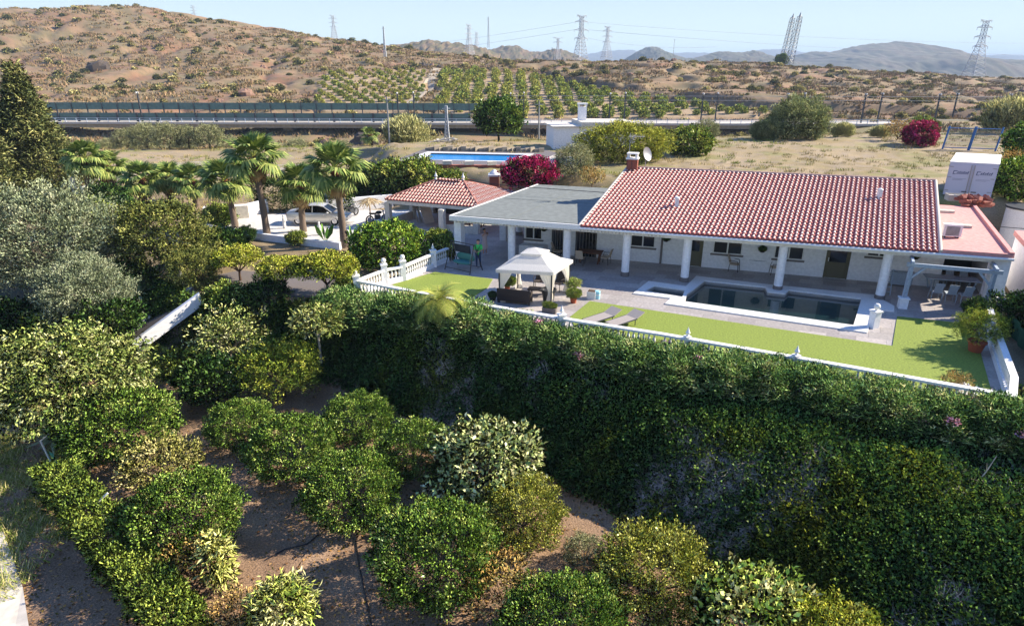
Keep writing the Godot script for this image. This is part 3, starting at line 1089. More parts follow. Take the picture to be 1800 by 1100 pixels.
func house() -> void:
	var h := thing("house", "long white single storey villa with a red tiled roof and a round columned porch", "house", Vector3.ZERO)
	hpart("wall", M.white_wall, h, -6.9, 16.7, 0.0, 8.9, -0.1, 2.74)
	# gable walls above the side roofs
	for u in [[-1.84, -1.6], [15.6, 15.82]]:
		var s := Sh.new()
		var a: float = u[0]
		var b: float = u[1]
		s.hexa([hp(a, -3.2, 2.745), hp(b, -3.2, 2.745), hp(b, 9.1, 2.745), hp(a, 9.1, 2.745), hp(a, -3.2, 2.83), hp(b, -3.2, 2.83), hp(b, 9.1, 2.9), hp(a, 9.1, 2.9)])
		s.quad(hp(a, -3.2, 2.8), hp(a, 4.6, 4.87), hp(a, 9.1, 3.2), hp(a, 9.1, 2.8), -HU)
		s.quad(hp(b, -3.2, 2.8), hp(b, 4.6, 4.87), hp(b, 9.1, 3.2), hp(b, 9.1, 2.8), HU)
		obj("gable", s, M.white_wall, h)
	hpart("ceiling", M.white_wall, h, -1.6, 15.8, -3.15, -0.001, 2.62, 2.72)
	# eaves beam and gutter
	hpart("beam", M.white_wall, h, -9.72, 18.9, -3.42, -3.0, 2.45, 2.7)
	var g := Sh.new()
	g.path([hp(-1.9, -3.83, 2.73), hp(18.95, -3.83, 2.74)], [0.07, 0.07], 10)
	obj("gutter", g, M.white_trim, h)
	for u in [0.65, 3.97, 8.86, 13.78]:
		column(h, u, -3.2)
	main_roof(h)
	window(h, -0.0, 1.36, 1.0, 2.1)
	window(h, 4.86, 6.38, 0.98, 2.1)
	window(h, 8.25, 9.69, 0.96, 1.75, false)
	window(h, 13.0, 14.1, 1.5, 2.0)
	door(h, 3.3, 4.16)
	door(h, 11.0, 12.1)
	# sliding doors of the left wing
	for k in [[-5.05, -3.95], [-3.5, -2.15]]:
		var f := Sh.new()
		hbox(f, k[0] - 0.06, k[0], -0.03, 0.01, 0.02, 2.12)
		hbox(f, k[1], k[1] + 0.06, -0.03, 0.01, 0.02, 2.12)
		hbox(f, k[0] - 0.06, k[1] + 0.06, -0.031, 0.01, 2.12, 2.2)
		var d := obj("sliding_door", f, M.white_trim, h)
		hpart("pane", M.car_glass, d, k[0], k[1], -0.012, -0.003, 0.02, 2.12)
		for i in 7:
			var u: float = lerpf(k[0] + 0.08, k[1] - 0.08, i / 6.0)
			hpart("blind", M.stone_plinth, d, u - 0.02, u + 0.02, -0.02, -0.0125, 0.04, 2.08)
	window(h, -6.75, -5.75, 0.95, 2.1, true)
	hpart("counter", M.white_wall, h, -6.9, -5.3, -0.75, -0.001, 0.001, 0.62)
	hpart("downpipe", M.stone_plinth, h, 1.79, 1.89, -0.12, -0.02, 0.0, 2.6)
	# vents on the roof
	for q in [[2.6, -0.6, "round"], [13.05, 1.9, "square"]]:
		var t: float = (q[1] + 3.75) / 8.35
		var y: float = 2.83 + t * 2.17
		var s := Sh.new()
		s.box(Vector3(-0.1, -0.15, -0.1), Vector3(0.1, 0.5, 0.1))
		var v := obj("roof_vent", s, M.white_trim, h, hp(q[0], q[1], y))
		var c := Sh.new()
		c.lathe([Vector2(0.16, 0.5), Vector2(0.13, 0.56), Vector2(0.0, 0.62)], 8)
		obj("cowl", c, M.white_trim, v)
	# brick chimney at the left end of the ridge
	var brick := Sh.new()
	brick.box(Vector3(-0.24, 0, -0.045), Vector3(-0.005, 0.07, 0.045))
	var bm := brick.mesh()
	var core := Sh.new()
	core.box(Vector3(-0.28, -0.6, -0.28), Vector3(0.28, 0.85, 0.28))
	var turn := Basis(Vector3.UP, -0.31)
	var ch := obj("chimney", core, M.stone_plinth, h, hp(-1.55, 4.4, 4.75), -0.31)
	for r in 11:
		for side in 4:
			for k in 2:
				var a := side * PI / 2
				var off := 0.12 if r % 2 else 0.0
				piece("brick", bm, M.brick, ch, Transform3D(Basis(Vector3.UP, a), Basis(Vector3.UP, a) * Vector3(0.28 - k * 0.28 - off * 0.4, 0.005 + r * 0.078, 0.3)))
	var cap := Sh.new()
	cap.box(Vector3(-0.4, 0.87, -0.4), Vector3(0.4, 0.95, 0.4))
	for x in [-0.26, 0.26]:
		for z in [-0.26, 0.26]:
			cap.box(Vector3(x - 0.06, 0.951, z - 0.06), Vector3(x + 0.06, 1.2, z + 0.06))
	cap.box(Vector3(-0.36, 1.2, -0.36), Vector3(0.36, 1.26, 0.36))
	obj("chimney_cap", cap, M.white_trim, ch)

func annexes() -> void:
	# flat grey roof over the left porch
	var a := thing("porch_wing", "open porch wing with a flat grey felt roof joined to the villa's left side", "porch", Vector3.ZERO)
	var s := Sh.new()
	hbox(s, -9.75, -1.87, -3.75, 8.6, 2.72, 2.9)
	obj("roof", s, M.grey_roof, a)
	var sheet := Sh.new()
	for f in [[-9.5, -6.2, -3.5, 2.4], [-6.12, -1.95, -3.5, 2.4], [-9.5, -6.2, 2.5, 8.4], [-6.12, -1.95, 2.5, 8.4]]:
		hbox(sheet, f[0], f[1], f[2], f[3], 2.903, 2.918)
	obj("felt_sheet", sheet, M.grey_roof, a)
	hpart("fascia", M.white_trim, a, -9.82, -1.87, -3.85, -3.751, 2.64, 2.93)
	hpart("fascia", M.white_trim, a, -9.86, -9.751, -3.75, 8.6, 2.66, 2.93)
	var ends := Sh.new()
	for k in 62:
		hbox(ends, -9.6 + k * 0.2, -9.52 + k * 0.2, -3.62, -3.421, 2.5, 2.638)
	obj("rafter_ends", ends, M.white_trim, a).set_meta("kind", "stuff")
	for q in [[-9.55, -3.2, true], [-6.2, -3.2, false], [-2.81, -3.2, false], [-9.5, 2.5, true], [-9.2, 4.2, false], [-7.9, 4.6, false], [-9.5, 8.0, true]]:
		column(a, q[0], q[1], q[2])
	# the right wing under the red flat roof
	var r := thing("side_wing", "right wing with a flat red roof and an open dining porch beneath", "porch", Vector3.ZERO)
	var t := Sh.new()
	hbox(t, 15.95, 18.95, -3.75, 9.0, 2.75, 2.92)
	obj("roof", t, M.red_roof, r)
	hpart("kerb", M.red_roof, r, 18.75, 18.95, -3.7, 9.0, 2.921, 3.05)
	hpart("kerb", M.red_roof, r, 16.0, 18.748, -3.75, -3.6, 2.922, 2.98)
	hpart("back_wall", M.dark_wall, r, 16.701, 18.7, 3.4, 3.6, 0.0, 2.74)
	hpart("end_wall", M.white_wall, r, 18.6, 18.9, -0.6, 9.0, 0.0, 2.74)
	var p := Sh.new()
	p.hexa([hp(18.25, -3.9, 0.001), hp(18.95, -3.9, 0.001), hp(18.95, -2.9, 0.001), hp(18.25, -2.9, 0.001), hp(18.25, -3.5, 2.74), hp(18.95, -3.5, 2.74), hp(18.95, -2.9, 2.74), hp(18.25, -2.9, 2.74)])
	obj("pier", p, M.white_wall, r)
	for q in [[16.9, 2.0, 17.9], [16.7, 6.2, 17.5]]:
		hpart("skylight", M.pale_wood, r, q[0], q[2], q[1], q[1] + 0.5, 2.922, 3.06)
	# air conditioner on it
	var ac := thing("air_conditioner", "white air conditioning unit standing on the flat red roof", "air conditioner", hp(16.6, -0.6, 2.925), -0.31)
	var u := Sh.new()
	u.box(Vector3(-0.42, 0.08, -0.2), Vector3(0.42, 0.7, 0.2))
	obj("casing", u, M.white_trim, ac)
	for k in 8:
		var gsl := Sh.new()
		gsl.box(Vector3(-0.3, 0.15 + k * 0.06, 0.201), Vector3(0.3, 0.18 + k * 0.06, 0.215))
		obj("grille_slat", gsl, M.dark_steel, ac)
	for x in [-0.3, 0.3]:
		var f := Sh.new()
		f.box(Vector3(x - 0.04, 0, -0.2), Vector3(x + 0.04, 0.079, 0.2))
		obj("foot", f, M.dark_steel, ac)
	# timber pergola in front of the dining porch
	var pg := thing("pergola", "weathered white timber pergola frame on two white piers in front of the dining porch", "pergola", Vector3.ZERO)
	var a0 := Vector3(19.47, 0.00, -29.75)
	var b0 := Vector3(22.67, 0.00, -28.54)
	for q in [a0, b0]:
		var ps := Sh.new()
		ps.bar(q + Vector3(0, 0.5, 0), q + Vector3(0, 2.15, 0), 0.16, 0.16)
		obj("post", ps, M.blue_paint, pg)
		var pr := Sh.new()
		pr.box(Vector3(-0.19, 0.001, -0.19), Vector3(0.19, 0.5, 0.19), Transform3D(Basis(Vector3.UP, -0.31), q))
		pr.box(Vector3(-0.23, 0.501, -0.23), Vector3(0.23, 0.56, 0.23), Transform3D(Basis(Vector3.UP, -0.31), q))
		obj("pier", pr, M.white_wall, pg)
	var bm := Sh.new()
	bm.bar(a0 + Vector3(-0.2, 2.24, -0.06), b0 + Vector3(0.3, 2.24, 0.09), 0.12, 0.18)
	obj("beam", bm, M.blue_paint, pg)
	for q in [a0, b0]:
		var side := Sh.new()
		side.bar(q - HV * 0.35 + Vector3(0, 2.41, 0), q + HV * 1.1 + Vector3(0, 2.41, 0), 0.12, 0.16)
		obj("rafter", side, M.blue_paint, pg)
	for q in [[a0, b0], [b0, a0]]:
		var br := Sh.new()
		var d: Vector3 = (q[1] - q[0]).normalized()
		br.bar(q[0] + Vector3(0, 1.55, 0) + d * 0.05, q[0] + d * 0.6 + Vector3(0, 2.16, 0), 0.08, 0.1)
		obj("brace", br, M.blue_paint, pg)

	carport()

func carport() -> void:
	var c := thing("carport", "open pavilion with a hipped terracotta tile roof and white columns beside the driveway", "pavilion", Vector3.ZERO)
	var p: Array = [Vector3(-9.48, 2.0, -47.25), Vector3(-2.32, 2.0, -44.37), Vector3(0.36, 2.0, -50.01), Vector3(-6.8, 2.0, -52.9)]
	var r := [Vector3(-5.75, 3.22, -48.5), Vector3(-3.65, 3.22, -47.95)]
	var under := Sh.new()
	under.col = rgb(196, 128, 106)
	under.quad(p[0], p[1], r[1], r[0], Vector3(0, 1, 0))
	under.quad(p[2], p[3], r[0], r[1], Vector3(0, 1, 0))
	under.tri(p[1], p[2], r[1], Vector3(0, 1, 0))
	under.tri(p[3], p[0], r[0], Vector3(0, 1, 0))
	var roof := obj("roof", under, M.clay, c)
	# tiles on the four slopes
	var rng := RandomNumberGenerator.new()
	rng.seed = 31
	var src := []
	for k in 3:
		var col: Color = [rgb(240, 208, 190), rgb(234, 196, 176), rgb(246, 216, 200)][k]  # pale crowns with sunlight painted in, like those of the main roof
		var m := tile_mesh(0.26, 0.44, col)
		var arr := m.surface_get_arrays(0)
		var s := Sh.new()
		s.v = arr[Mesh.ARRAY_VERTEX]
		s.n = arr[Mesh.ARRAY_NORMAL]
		s.c = arr[Mesh.ARRAY_COLOR]
		src.append(s)
	var all := Sh.new()
	for f in [[p[0], p[1], r[1], r[0]], [p[1], p[2], r[1], r[1]], [p[3], p[0], r[0], r[0]], [p[2], p[3], r[0], r[1]]]:
		var along: Vector3 = (f[1] - f[0]).normalized()
		var mid: Vector3 = (f[2] + f[3]) / 2.0
		var foot: Vector3 = f[0] + along * along.dot(mid - f[0])
		var up := mid - foot
		var ud := up.normalized()
		var nn := ud.cross(along).normalized()
		if nn.y < 0.0: nn = -nn
		var rows := int(up.length() / 0.4)
		var x0 := along.dot(f[3] - f[0])
		var x1 := along.dot(f[2] - f[0])
		var wide: float = f[0].distance_to(f[1])
		for i in rows + 1:
			var t := float(i) / rows
			for j in int(wide / 0.26) + 1:
				var x := j * 0.26
				if x < x0 * t or x + 0.2 > lerpf(wide, x1, t):
					continue
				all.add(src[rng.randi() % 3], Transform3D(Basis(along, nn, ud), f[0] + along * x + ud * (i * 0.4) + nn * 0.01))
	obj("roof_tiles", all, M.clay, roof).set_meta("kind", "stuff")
	for q in [[p[0], r[0]], [p[1], r[1]], [p[2], r[1]], [p[3], r[0]], [r[0], r[1]]]:
		var h := Sh.new()
		h.col = rgb(180, 118, 104)
		h.tube(q[0] + Vector3(0, 0.04, 0), q[1] + Vector3(0, 0.06, 0), 0.1, 0.1, 8)
		obj("hip_tile", h, M.clay, roof)
	for q in r:
		var f := Sh.new()
		f.lathe([Vector2(0.12, 0.0), Vector2(0.06, 0.1), Vector2(0.13, 0.22), Vector2(0.05, 0.4), Vector2(0.0, 0.62)], 8)
		obj("finial", f, M.white_trim, roof, q + Vector3(0, 0.1, 0))
	var beam := Sh.new()
	for k in 4:
		var a: Vector3 = p[k]
		var b: Vector3 = p[(k + 1) % 4]
		var mid := Vector3(-4.56, 2.0, -48.6)
		beam.bar(a.lerp(mid, 0.05) - Vector3(0, 0.14, 0), b.lerp(mid, 0.05) - Vector3(0, 0.14, 0), 0.26, 0.24 + k * 0.002)
	obj("beam", beam, M.cream_wall, c)
	for q in [Vector3(-9.34, 0.00, -47.61), Vector3(-5.02, 0.00, -45.10), Vector3(-2.55, 0, -44.9), Vector3(-7.9, 0, -50.3), Vector3(-0.2, 0, -49.6), Vector3(-6.6, 0, -52.2), Vector3(-3.6, 0, -51.4)]:
		var s := Sh.new()
		s.box(Vector3(-0.2, -0.1, -0.2), Vector3(0.2, 1.75, 0.2), Transform3D(Basis(Vector3.UP, -0.37), q))
		obj("column", s, M.cream_wall, c)
	var w := Sh.new()
	w.bar(Vector3(-9.1, 0.25, -47.7), Vector3(-7.9, 0.25, -50.3), 0.14, 0.6)
	w.bar(Vector3(-4.9, 0.25, -45.6), Vector3(-2.6, 0.25, -44.9), 0.14, 0.6)
	obj("low_wall", w, M.cream_wall, c)
	var bw := Sh.new()
	bw.bar(Vector3(-7.0, 0.8, -52.7), Vector3(0.2, 0.8, -50.0), 0.16, 1.9)
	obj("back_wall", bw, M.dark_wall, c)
	# boards leaning inside
	for k in 4:
		var b := thing("plank", ["white board leaning at the left of the boards stored under the carport", "second white board leaning under the carport", "third white board leaning steeply under the carport", "wide pale panel leaning behind the white boards under the carport"][k], "board", Vector3(-7.6 + k * 0.32, 0.0, -48.9 + k * 0.12), 0, "boards stored under the carport")
		var s := Sh.new()
		s.bar(Vector3(0.3, 0.02, 0.35), Vector3(-0.25, 1.72, -0.3), 0.2 if k < 3 else 0.9, 0.03)
		obj("board", s, M.pale_wood if k < 3 else M.cream_wall, b)

# ---------------------------------------------------------------- drive, ramp, walls, pools and the small white house behind
func wall_run(called: String, label: String, line: Array, h: float, thick: float, m: Material, category := "wall", deep := 0.8) -> Node3D:
	var s := Sh.new()
	for i in line.size() - 1:
		var a: Vector3 = line[i]
		var b: Vector3 = line[i + 1]
		var d := (b - a)
		d.y = 0
		var side := d.normalized().cross(Vector3.UP) * thick / 2.0
		var e := d.normalized() * 0.015
		a -= e
		b += e
		var u := Vector3.UP * (h + i * 0.002)
		var w := Vector3.DOWN * deep
		s.hexa([a - side + w, a + side + w, b + side + w, b - side + w, a - side + u, a + side + u, b + side + u, b - side + u])
	var o := obj(called, s, m)
	return tag(o, label, category)

func far_buildings() -> void:
	# drive
	var drive := Sh.new()
	drive.prism(PackedVector2Array([Vector2(-22.74, -46.42), Vector2(-18.01, -43.71), Vector2(-11.43, -41.43), Vector2(-10.33, -43.40), Vector2(-5.42, -42.16), Vector2(-2.2, -44.0), Vector2(0.5, -50.0), Vector2(-7.0, -53.2), Vector2(-12.48, -53.32), Vector2(-22.16, -51.10), Vector2(-24.50, -49.65)]), -0.25, -0.04)
	struct("driveway", drive, M.drive)
	wall_run("wall", "low white wall along the front of the drive between the palms", [Vector3(-22.53, 0.00, -46.24), Vector3(-17.09, 0.00, -43.40), Vector3(-11.44, 0.00, -41.14)], 0.35, 0.2, M.white_wall)
	wall_run("wall", "cream wall block at the left end of the drive behind the palms", [Vector3(-24.28, 0.00, -49.65), Vector3(-21.17, 0.00, -50.68)], 0.95, 0.9, M.cream_wall)
	wall_run("wall", "white wall behind the drive between the cream block and the dark hedge", [Vector3(-21.33, 0.00, -51.10), Vector3(-20.48, 0.00, -52.86)], 0.95, 0.25, M.white_wall)
	wall_run("wall", "white wall behind the silver car's bonnet", [Vector3(-15.36, 0.00, -52.41), Vector3(-10.33, 0.00, -54.74)], 1.0, 0.25, M.white_wall)
	for q in [["small white statue on the drive's low wall beside the tallest palm", Vector3(-17.03, 0.00, -46.78)], ["small white statue on the drive's low wall between the car palms", Vector3(-13.80, 0.00, -44.69)], ["small white statue at the top of the ramp beside the rounded tree", Vector3(-18.26, 0.00, -33.40)]]:
		var s := Sh.new()
		s.lathe([Vector2(0.0, 0.0), Vector2(0.13, 0.01), Vector2(0.12, 0.3), Vector2(0.1, 0.34), Vector2(0.12, 0.55), Vector2(0.09, 0.72), Vector2(0.05, 0.76), Vector2(0.085, 0.85), Vector2(0.05, 0.94), Vector2(0.0, 0.97)], 9)
		s.path([Vector3(0.09, 0.62, 0), Vector3(0.17, 0.5, 0.06), Vector3(0.06, 0.42, 0.13)], [0.035, 0.03, 0.025], 5)
		tag(obj("statue", s, M.marble, null, q[1]), q[0], "statue")
	# ramp with white walls, going down to the left
	var ra := Vector3(-17.39, 0.00, -32.82)
	var rb := Vector3(-20.16, -1.90, -30.81)
	var side := (rb - ra).cross(Vector3.UP).normalized()
	var ramp := Sh.new()
	ramp.quad(ra + side * 0.1, rb + side * 0.1, rb + side * 1.5 * -1.0, ra - side * 1.5, Vector3.UP)
	ramp.hexa([ra + side * 0.1 - Vector3(0, 0.6, 0), rb + side * 0.1 - Vector3(0, 0.6, 0), rb - side * 1.6 - Vector3(0, 0.6, 0), ra - side * 1.6 - Vector3(0, 0.6, 0), ra + side * 0.1 - Vector3(0, 0.02, 0), rb + side * 0.1 - Vector3(0, 0.02, 0), rb - side * 1.6 - Vector3(0, 0.02, 0), ra - side * 1.6 - Vector3(0, 0.02, 0)])
	struct("ramp", ramp, M.stone_plinth)
	wall_run("ramp_wall", "white rendered wall on the near side of the sloping ramp", [ra + Vector3(0, -0.6, 0) + side * 0.2, rb + Vector3(0, -0.6, 0) + side * 0.2], 0.72, 0.26, M.white_wall, "wall", 0.15)
	wall_run("ramp_wall", "ragged low white wall on the far side of the sloping ramp", [ra + Vector3(0, -0.3, 0) - side * 1.7, rb + Vector3(0, -0.3, 0) - side * 1.7], 0.5, 0.25, M.white_wall, "wall", 0.2)
	# grey path on the left terrace
	var path := Sh.new()
	path.prism(PackedVector2Array([Vector2(-17.10, -33.70), Vector2(-12.64, -31.80), Vector2(-8.51, -31.53), Vector2(-8.17, -33.40), Vector2(-11.12, -34.94), Vector2(-16.19, -36.16), Vector2(-17.32, -35.05)]), -0.3, -0.03)
	struct("path", path, M.stone_plinth)
	# roads beyond
	track("road", fine_line([Vector3(-43.77, 0.10, -63.08), Vector3(-42.53, 0.10, -67.13), Vector3(-44.78, 0.10, -74.19), Vector3(-44.53, 0.10, -79.24), Vector3(-39.89, 0.10, -79.73), Vector3(-32.82, 0.10, -77.80), Vector3(-25.75, 0.20, -77.10)], 2.0), 4.5, M.ground, 0.08)
	track("dirt_track", fine_line([Vector3(-34.04, -1.51, -216.00), Vector3(-33.45, 1.18, -244.00), Vector3(-33.36, 4.47, -268.00), Vector3(-34.29, 7.95, -297.00), Vector3(-34.35, 10.23, -312.00)], 3.0), 4.0, M.ground, 0.25)
	# gate and people's fence by the conifer
	var gate := thing("gate", "grey metal gate with thin bars beside the leaning palm", "gate", Vector3.ZERO)
	var g0 := Vector3(-38.39, 0.00, -56.48)
	var g1 := Vector3(-33.29, 0.00, -54.02)
	for k in 13:
		var p := g0.lerp(g1, k / 12.0)
		var b := Sh.new()
		b.tube(p, p + Vector3(0, 1.0, 0), 0.02, 0.02, 5)
		obj("bar", b, M.steel, gate)
	for y in [0.12, 1.02]:
		var b := Sh.new()
		b.tube(g0 + Vector3(0, y, 0), g1 + Vector3(0, y, 0), 0.03, 0.03, 5)
		obj("rail", b, M.steel, gate)
	wall_run("gate_pillar", "tall white gate pillar at the left of the grey gate", [Vector3(-38.41, 0.00, -55.72), Vector3(-38.17, 0.00, -55.97)], 2.3, 0.4, M.white_wall, "pillar")
	wall_run("wall", "white wall running left to right behind the gate", [Vector3(-37.39, 0.00, -54.74), Vector3(-31.90, 0.00, -52.41)], 0.6, 0.2, M.white_wall)
	# blue pool on a stone platform
	var bp := thing("blue_pool", "long bright blue pool with white coping on a brick edged platform behind the carport", "pool", Vector3.ZERO)
	var y := 2.9
	var plat := PackedVector2Array([Vector2(-11.72, -59.62), Vector2(-9.58, -70.96), Vector2(3.66, -69.94), Vector2(5.78, -66.14), Vector2(2.06, -58.53)])
	var out := PackedVector2Array([Vector2(-10.33, -62.78), Vector2(-8.85, -68.61), Vector2(2.21, -66.71), Vector2(0.00, -60.78)])
	var inn := PackedVector2Array([Vector2(-8.65, -62.53), Vector2(-8.42, -67.55), Vector2(1.27, -65.97), Vector2(-0.43, -61.40)])
	var s := Sh.new()
	for q in clipped([plat], inn):
		s.prism(q, 1.6, y)
	obj("platform", s, M.stone_plinth, bp)
	s = Sh.new()
	for q in clipped([out], inn):
		s.prism(q, y - 0.2, y + 0.04)
	obj("coping", s, M.marble, bp)
	s = Sh.new()
	s.face(inn, y - 1.3)
	for i in 4:
		var a := inn[i]
		var b := inn[(i + 1) % 4]
		var c := (inn[0] + inn[2]) / 2.0 - (a + b) / 2.0
		s.quad(Vector3(a.x, y - 1.3, a.y), Vector3(b.x, y - 1.3, b.y), Vector3(b.x, y - 0.19, b.y), Vector3(a.x, y - 0.19, a.y), Vector3(c.x, 0, c.y))
	obj("basin", s, M.blue_tile, bp)
	s = Sh.new()
	s.face(inn, y - 0.12)
	obj("water", s, M.blue_water, bp)
	s = Sh.new()
	s.prism(PackedVector2Array([Vector2(2.40, -60.76), Vector2(4.33, -66.19), Vector2(6.20, -64.43), Vector2(5.66, -58.53)]), 2.2, y + 0.03)
	obj("terrace_slab", s, M.concrete, bp)
	# brick edging and seats along the platform front
	var block := Sh.new()
	block.box(Vector3(-0.55, 0, -0.2), Vector3(0.55, 0.32, 0.2))
	var bm := block.mesh()
	var e0 := Vector3(-11.28, 2.90, -58.89)
	var e1 := Vector3(2.03, 2.90, -57.82)
	for k in 16:
		piece("edge_stone", bm, M.brick, bp, Transform3D(Basis(Vector3.UP, 0.03 * (k % 3)), e0.lerp(e1, (k + 0.5) / 16.0) + Vector3(0, -0.22, 0)))
	for k in 6:
		piece("seat_block", bm, M.cream_wall, bp, Transform3D(Basis(Vector3.UP, 0.05 * k).scaled(Vector3(0.75, 1.0, 1.2)), e0.lerp(e1, (k + 0.7) / 6.6) + Vector3(0, 0.13, 0)))
	var w0 := Vector3(-9.02, 2.90, -69.94)
	var w1 := Vector3(3.58, 2.90, -68.47)
	for k in 26:
		piece("edge_stone", bm, M.old_concrete, bp, Transform3D(Basis(Vector3.UP, 0.2 * (k % 4)).scaled(Vector3(0.5, 0.9 + 0.3 * (k % 3), 0.8)), w0.lerp(w1, k / 26.0)))
	# white block house
	var wh := thing("pool_house", "small white flat roofed house half hidden by the spreading acacia", "house", Vector3.ZERO)
	var h0 := Vector3(4.56, 2.70, -71.63)
	var u := (Vector3(13.60, 2.70, -72.67) - h0).normalized()
	var v := Vector3(u.z, 0, -u.x)
	s = Sh.new()
	s.hexa([h0, h0 + u * 9.0, h0 + u * 9.0 + v * 5.0, h0 + v * 5.0, h0 + Vector3(0, 2.4, 0), h0 + u * 9.0 + Vector3(0, 2.4, 0), h0 + u * 9.0 + v * 5.0 + Vector3(0, 2.4, 0), h0 + v * 5.0 + Vector3(0, 2.4, 0)])
	obj("wall", s, M.white_wall, wh)
	s = Sh.new()
	var o := h0 - u * 0.2 - v * 0.2 + Vector3(0, 2.401, 0)
	s.hexa([o, o + u * 3.2, o + u * 3.2 + v * 5.4, o + v * 5.4, o + Vector3(0, 0.14, 0), o + u * 3.2 + Vector3(0, 0.14, 0), o + u * 3.2 + v * 5.4 + Vector3(0, 0.14, 0), o + v * 5.4 + Vector3(0, 0.14, 0)])
	obj("roof", s, M.cream_wall, wh)
	s = Sh.new()
	o = h0 + u * 3.0 - v * 0.3 + Vector3(0, 2.402, 0)
	s.hexa([o, o + u * 6.2, o + u * 6.2 + v * 5.6, o + v * 5.6, o + Vector3(0, 0.55, 0), o + u * 6.2 + Vector3(0, 0.45, 0), o + u * 6.2 + v * 5.6 + Vector3(0, 0.45, 0), o + v * 5.6 + Vector3(0, 0.55, 0)])
	obj("upper_roof", s, M.cream_wall, wh)
	s = Sh.new()
	o = h0 + u * 3.6 + v * 2.5 + Vector3(0, 2.9, 0)
	s.box(o + Vector3(-0.45, 0, -0.45), o + Vector3(0.45, 1.5, 0.45))
	obj("chimney", s, M.white_wall, wh)
	s = Sh.new()
	s.box(o + Vector3(-0.55, 1.75, -0.55), o + Vector3(0.55, 1.88, 0.55))
	for x in [-0.4, 0.4]:
		for z in [-0.4, 0.4]:
			s.box(o + Vector3(x - 0.08, 1.501, z - 0.08), o + Vector3(x + 0.08, 1.749, z + 0.08))
	obj("chimney_cap", s, M.white_trim, wh)
	# gate pillar with a stepped white cap behind the carport
	var gp := thing("gate_pillar", "pinkish gate pillar with a stepped white cap behind the carport roof", "pillar", Vector3(-1.47, 1.80, -53.42))
	s = Sh.new()
	s.box(Vector3(-0.4, -1.0, -0.4), Vector3(0.4, 1.0, 0.4))
	obj("post", s, M.brick, gp)
	s = Sh.new()
	s.box(Vector3(-0.5, 1.001, -0.5), Vector3(0.5, 1.15, 0.5))
	s.lathe([Vector2(0.42, 1.15), Vector2(0.34, 1.3), Vector2(0.1, 1.5), Vector2(0.0, 1.52)], 8)
	obj("cap", s, M.white_trim, gp)
	wall_run("wall", "low brick wall between the ridge finial and the pink gate pillar", [Vector3(-5.04, 1.60, -56.84), Vector3(-1.96, 1.60, -55.11)], 0.5, 0.3, M.brick)
	# blue gate across the field
	var bg := thing("field_gate", "blue framed mesh gate at the far right of the field", "gate", Vector3.ZERO)
	var q0 := Vector3(47.00, 2.80, -71.30)
	var q1 := Vector3(51.71, 2.80, -69.78)
	for t in [0.0, 0.49, 0.51, 1.0]:
		var b := Sh.new()
		var p := q0.lerp(q1, t)
		b.tube(p, p + Vector3(0.25, 2.5, 0), 0.09, 0.09, 6)
		obj("post", b, M.blue_steel, bg)
	for yy in [0.25, 2.3]:
		var b := Sh.new()
		b.tube(q0 + Vector3(0.03, yy, 0), q1 + Vector3(0.03, yy, 0), 0.05, 0.05, 5)
		obj("rail", b, M.blue_steel, bg)
	var mesh := Sh.new()
	for k in 50:
		var p := q0.lerp(q1, (k + 0.5) / 50.0)
		mesh.tube(p + Vector3(0.03, 0.26, 0), p + Vector3(0.22, 2.28, 0), 0.014, 0.014, 3, false)
	for k in 9:
		mesh.tube(q0 + Vector3(0.03, 0.45 + k * 0.2, 0), q1 + Vector3(0.03, 0.45 + k * 0.2, 0), 0.012, 0.012, 3, false)
	obj("wire_mesh", mesh, M.steel, bg).set_meta("kind", "stuff")
	# box container behind the red roof
	var ct := thing("container", "white box container with double doors standing behind the red flat roof", "container", Vector3.ZERO)
	var c0 := Vector3(30.20, 2.75, -44.64)
	var cu := (Vector3(32.32, 2.75, -43.60) - c0).normalized()
	var cv := Vector3(cu.z, 0, -cu.x).rotated(Vector3.UP, -0.18)
	var top := 2.35
	var wide := 2.8
	var box := func(a: float, b: float, c: float, d: float, e: float, f: float) -> Sh:
		var r := Sh.new()
		var k := []
		for hh in [e, f]:
			for w in [[a, c], [b, c], [b, d], [a, d]]:
				k.append(c0 + cu * w[0] + cv * w[1] + Vector3(0, hh, 0))
		r.hexa(k)
		return r
	obj("body", box.call(0.0, wide, 0.0, 6.0, 0.15, top), M.pale_panel, ct)
	obj("roof_panel", box.call(-0.02, wide + 0.02, -0.02, 6.02, top + 0.001, top + 0.06), M.white_trim, ct)
	for k in 2:
		var x0 := 0.05 + k * 1.35
		var d := obj("door", box.call(x0, x0 + 1.33, -0.05, -0.001, 0.22, top - 0.08), M.pale_panel, ct)
		for hy in [0.45, 1.35, 2.05]:
			obj("hinge", box.call(x0 + (0.0 if k == 0 else 1.11), x0 + (0.22 if k == 0 else 1.33), -0.07, -0.051, hy, hy + 0.05), M.steel, d)
		obj("lock_bar", box.call(x0 + (1.22 if k == 0 else 0.05), x0 + (1.28 if k == 0 else 0.11), -0.09, -0.051, 0.25, top - 0.12), M.steel, d)
		obj("lock_handle", box.call(x0 + 1.0 - 0.8 * k, x0 + 1.3 - 0.8 * k, -0.1, -0.052, 0.4, 0.46), M.dark_steel, d)
		# the dark printed sign: a hooked bracket, slanted strokes and an underline
		var lg := Sh.new()
		var put := func(xa: float, xb: float, ya: float, yb: float, sl: float) -> void:
			var p := []
			for z in [-0.056, -0.0505]:
				for w in [[xa, ya], [xb, ya], [xb + sl, yb], [xa + sl, yb]]:
					p.append(c0 + cu * (x0 + w[0]) + cv * z + Vector3(0, w[1], 0))
			lg.hexa(p)
		put.call(0.24, 0.29, 1.62, 1.78, 0.03)
		put.call(0.26, 0.5, 1.785, 1.83, 0.0)
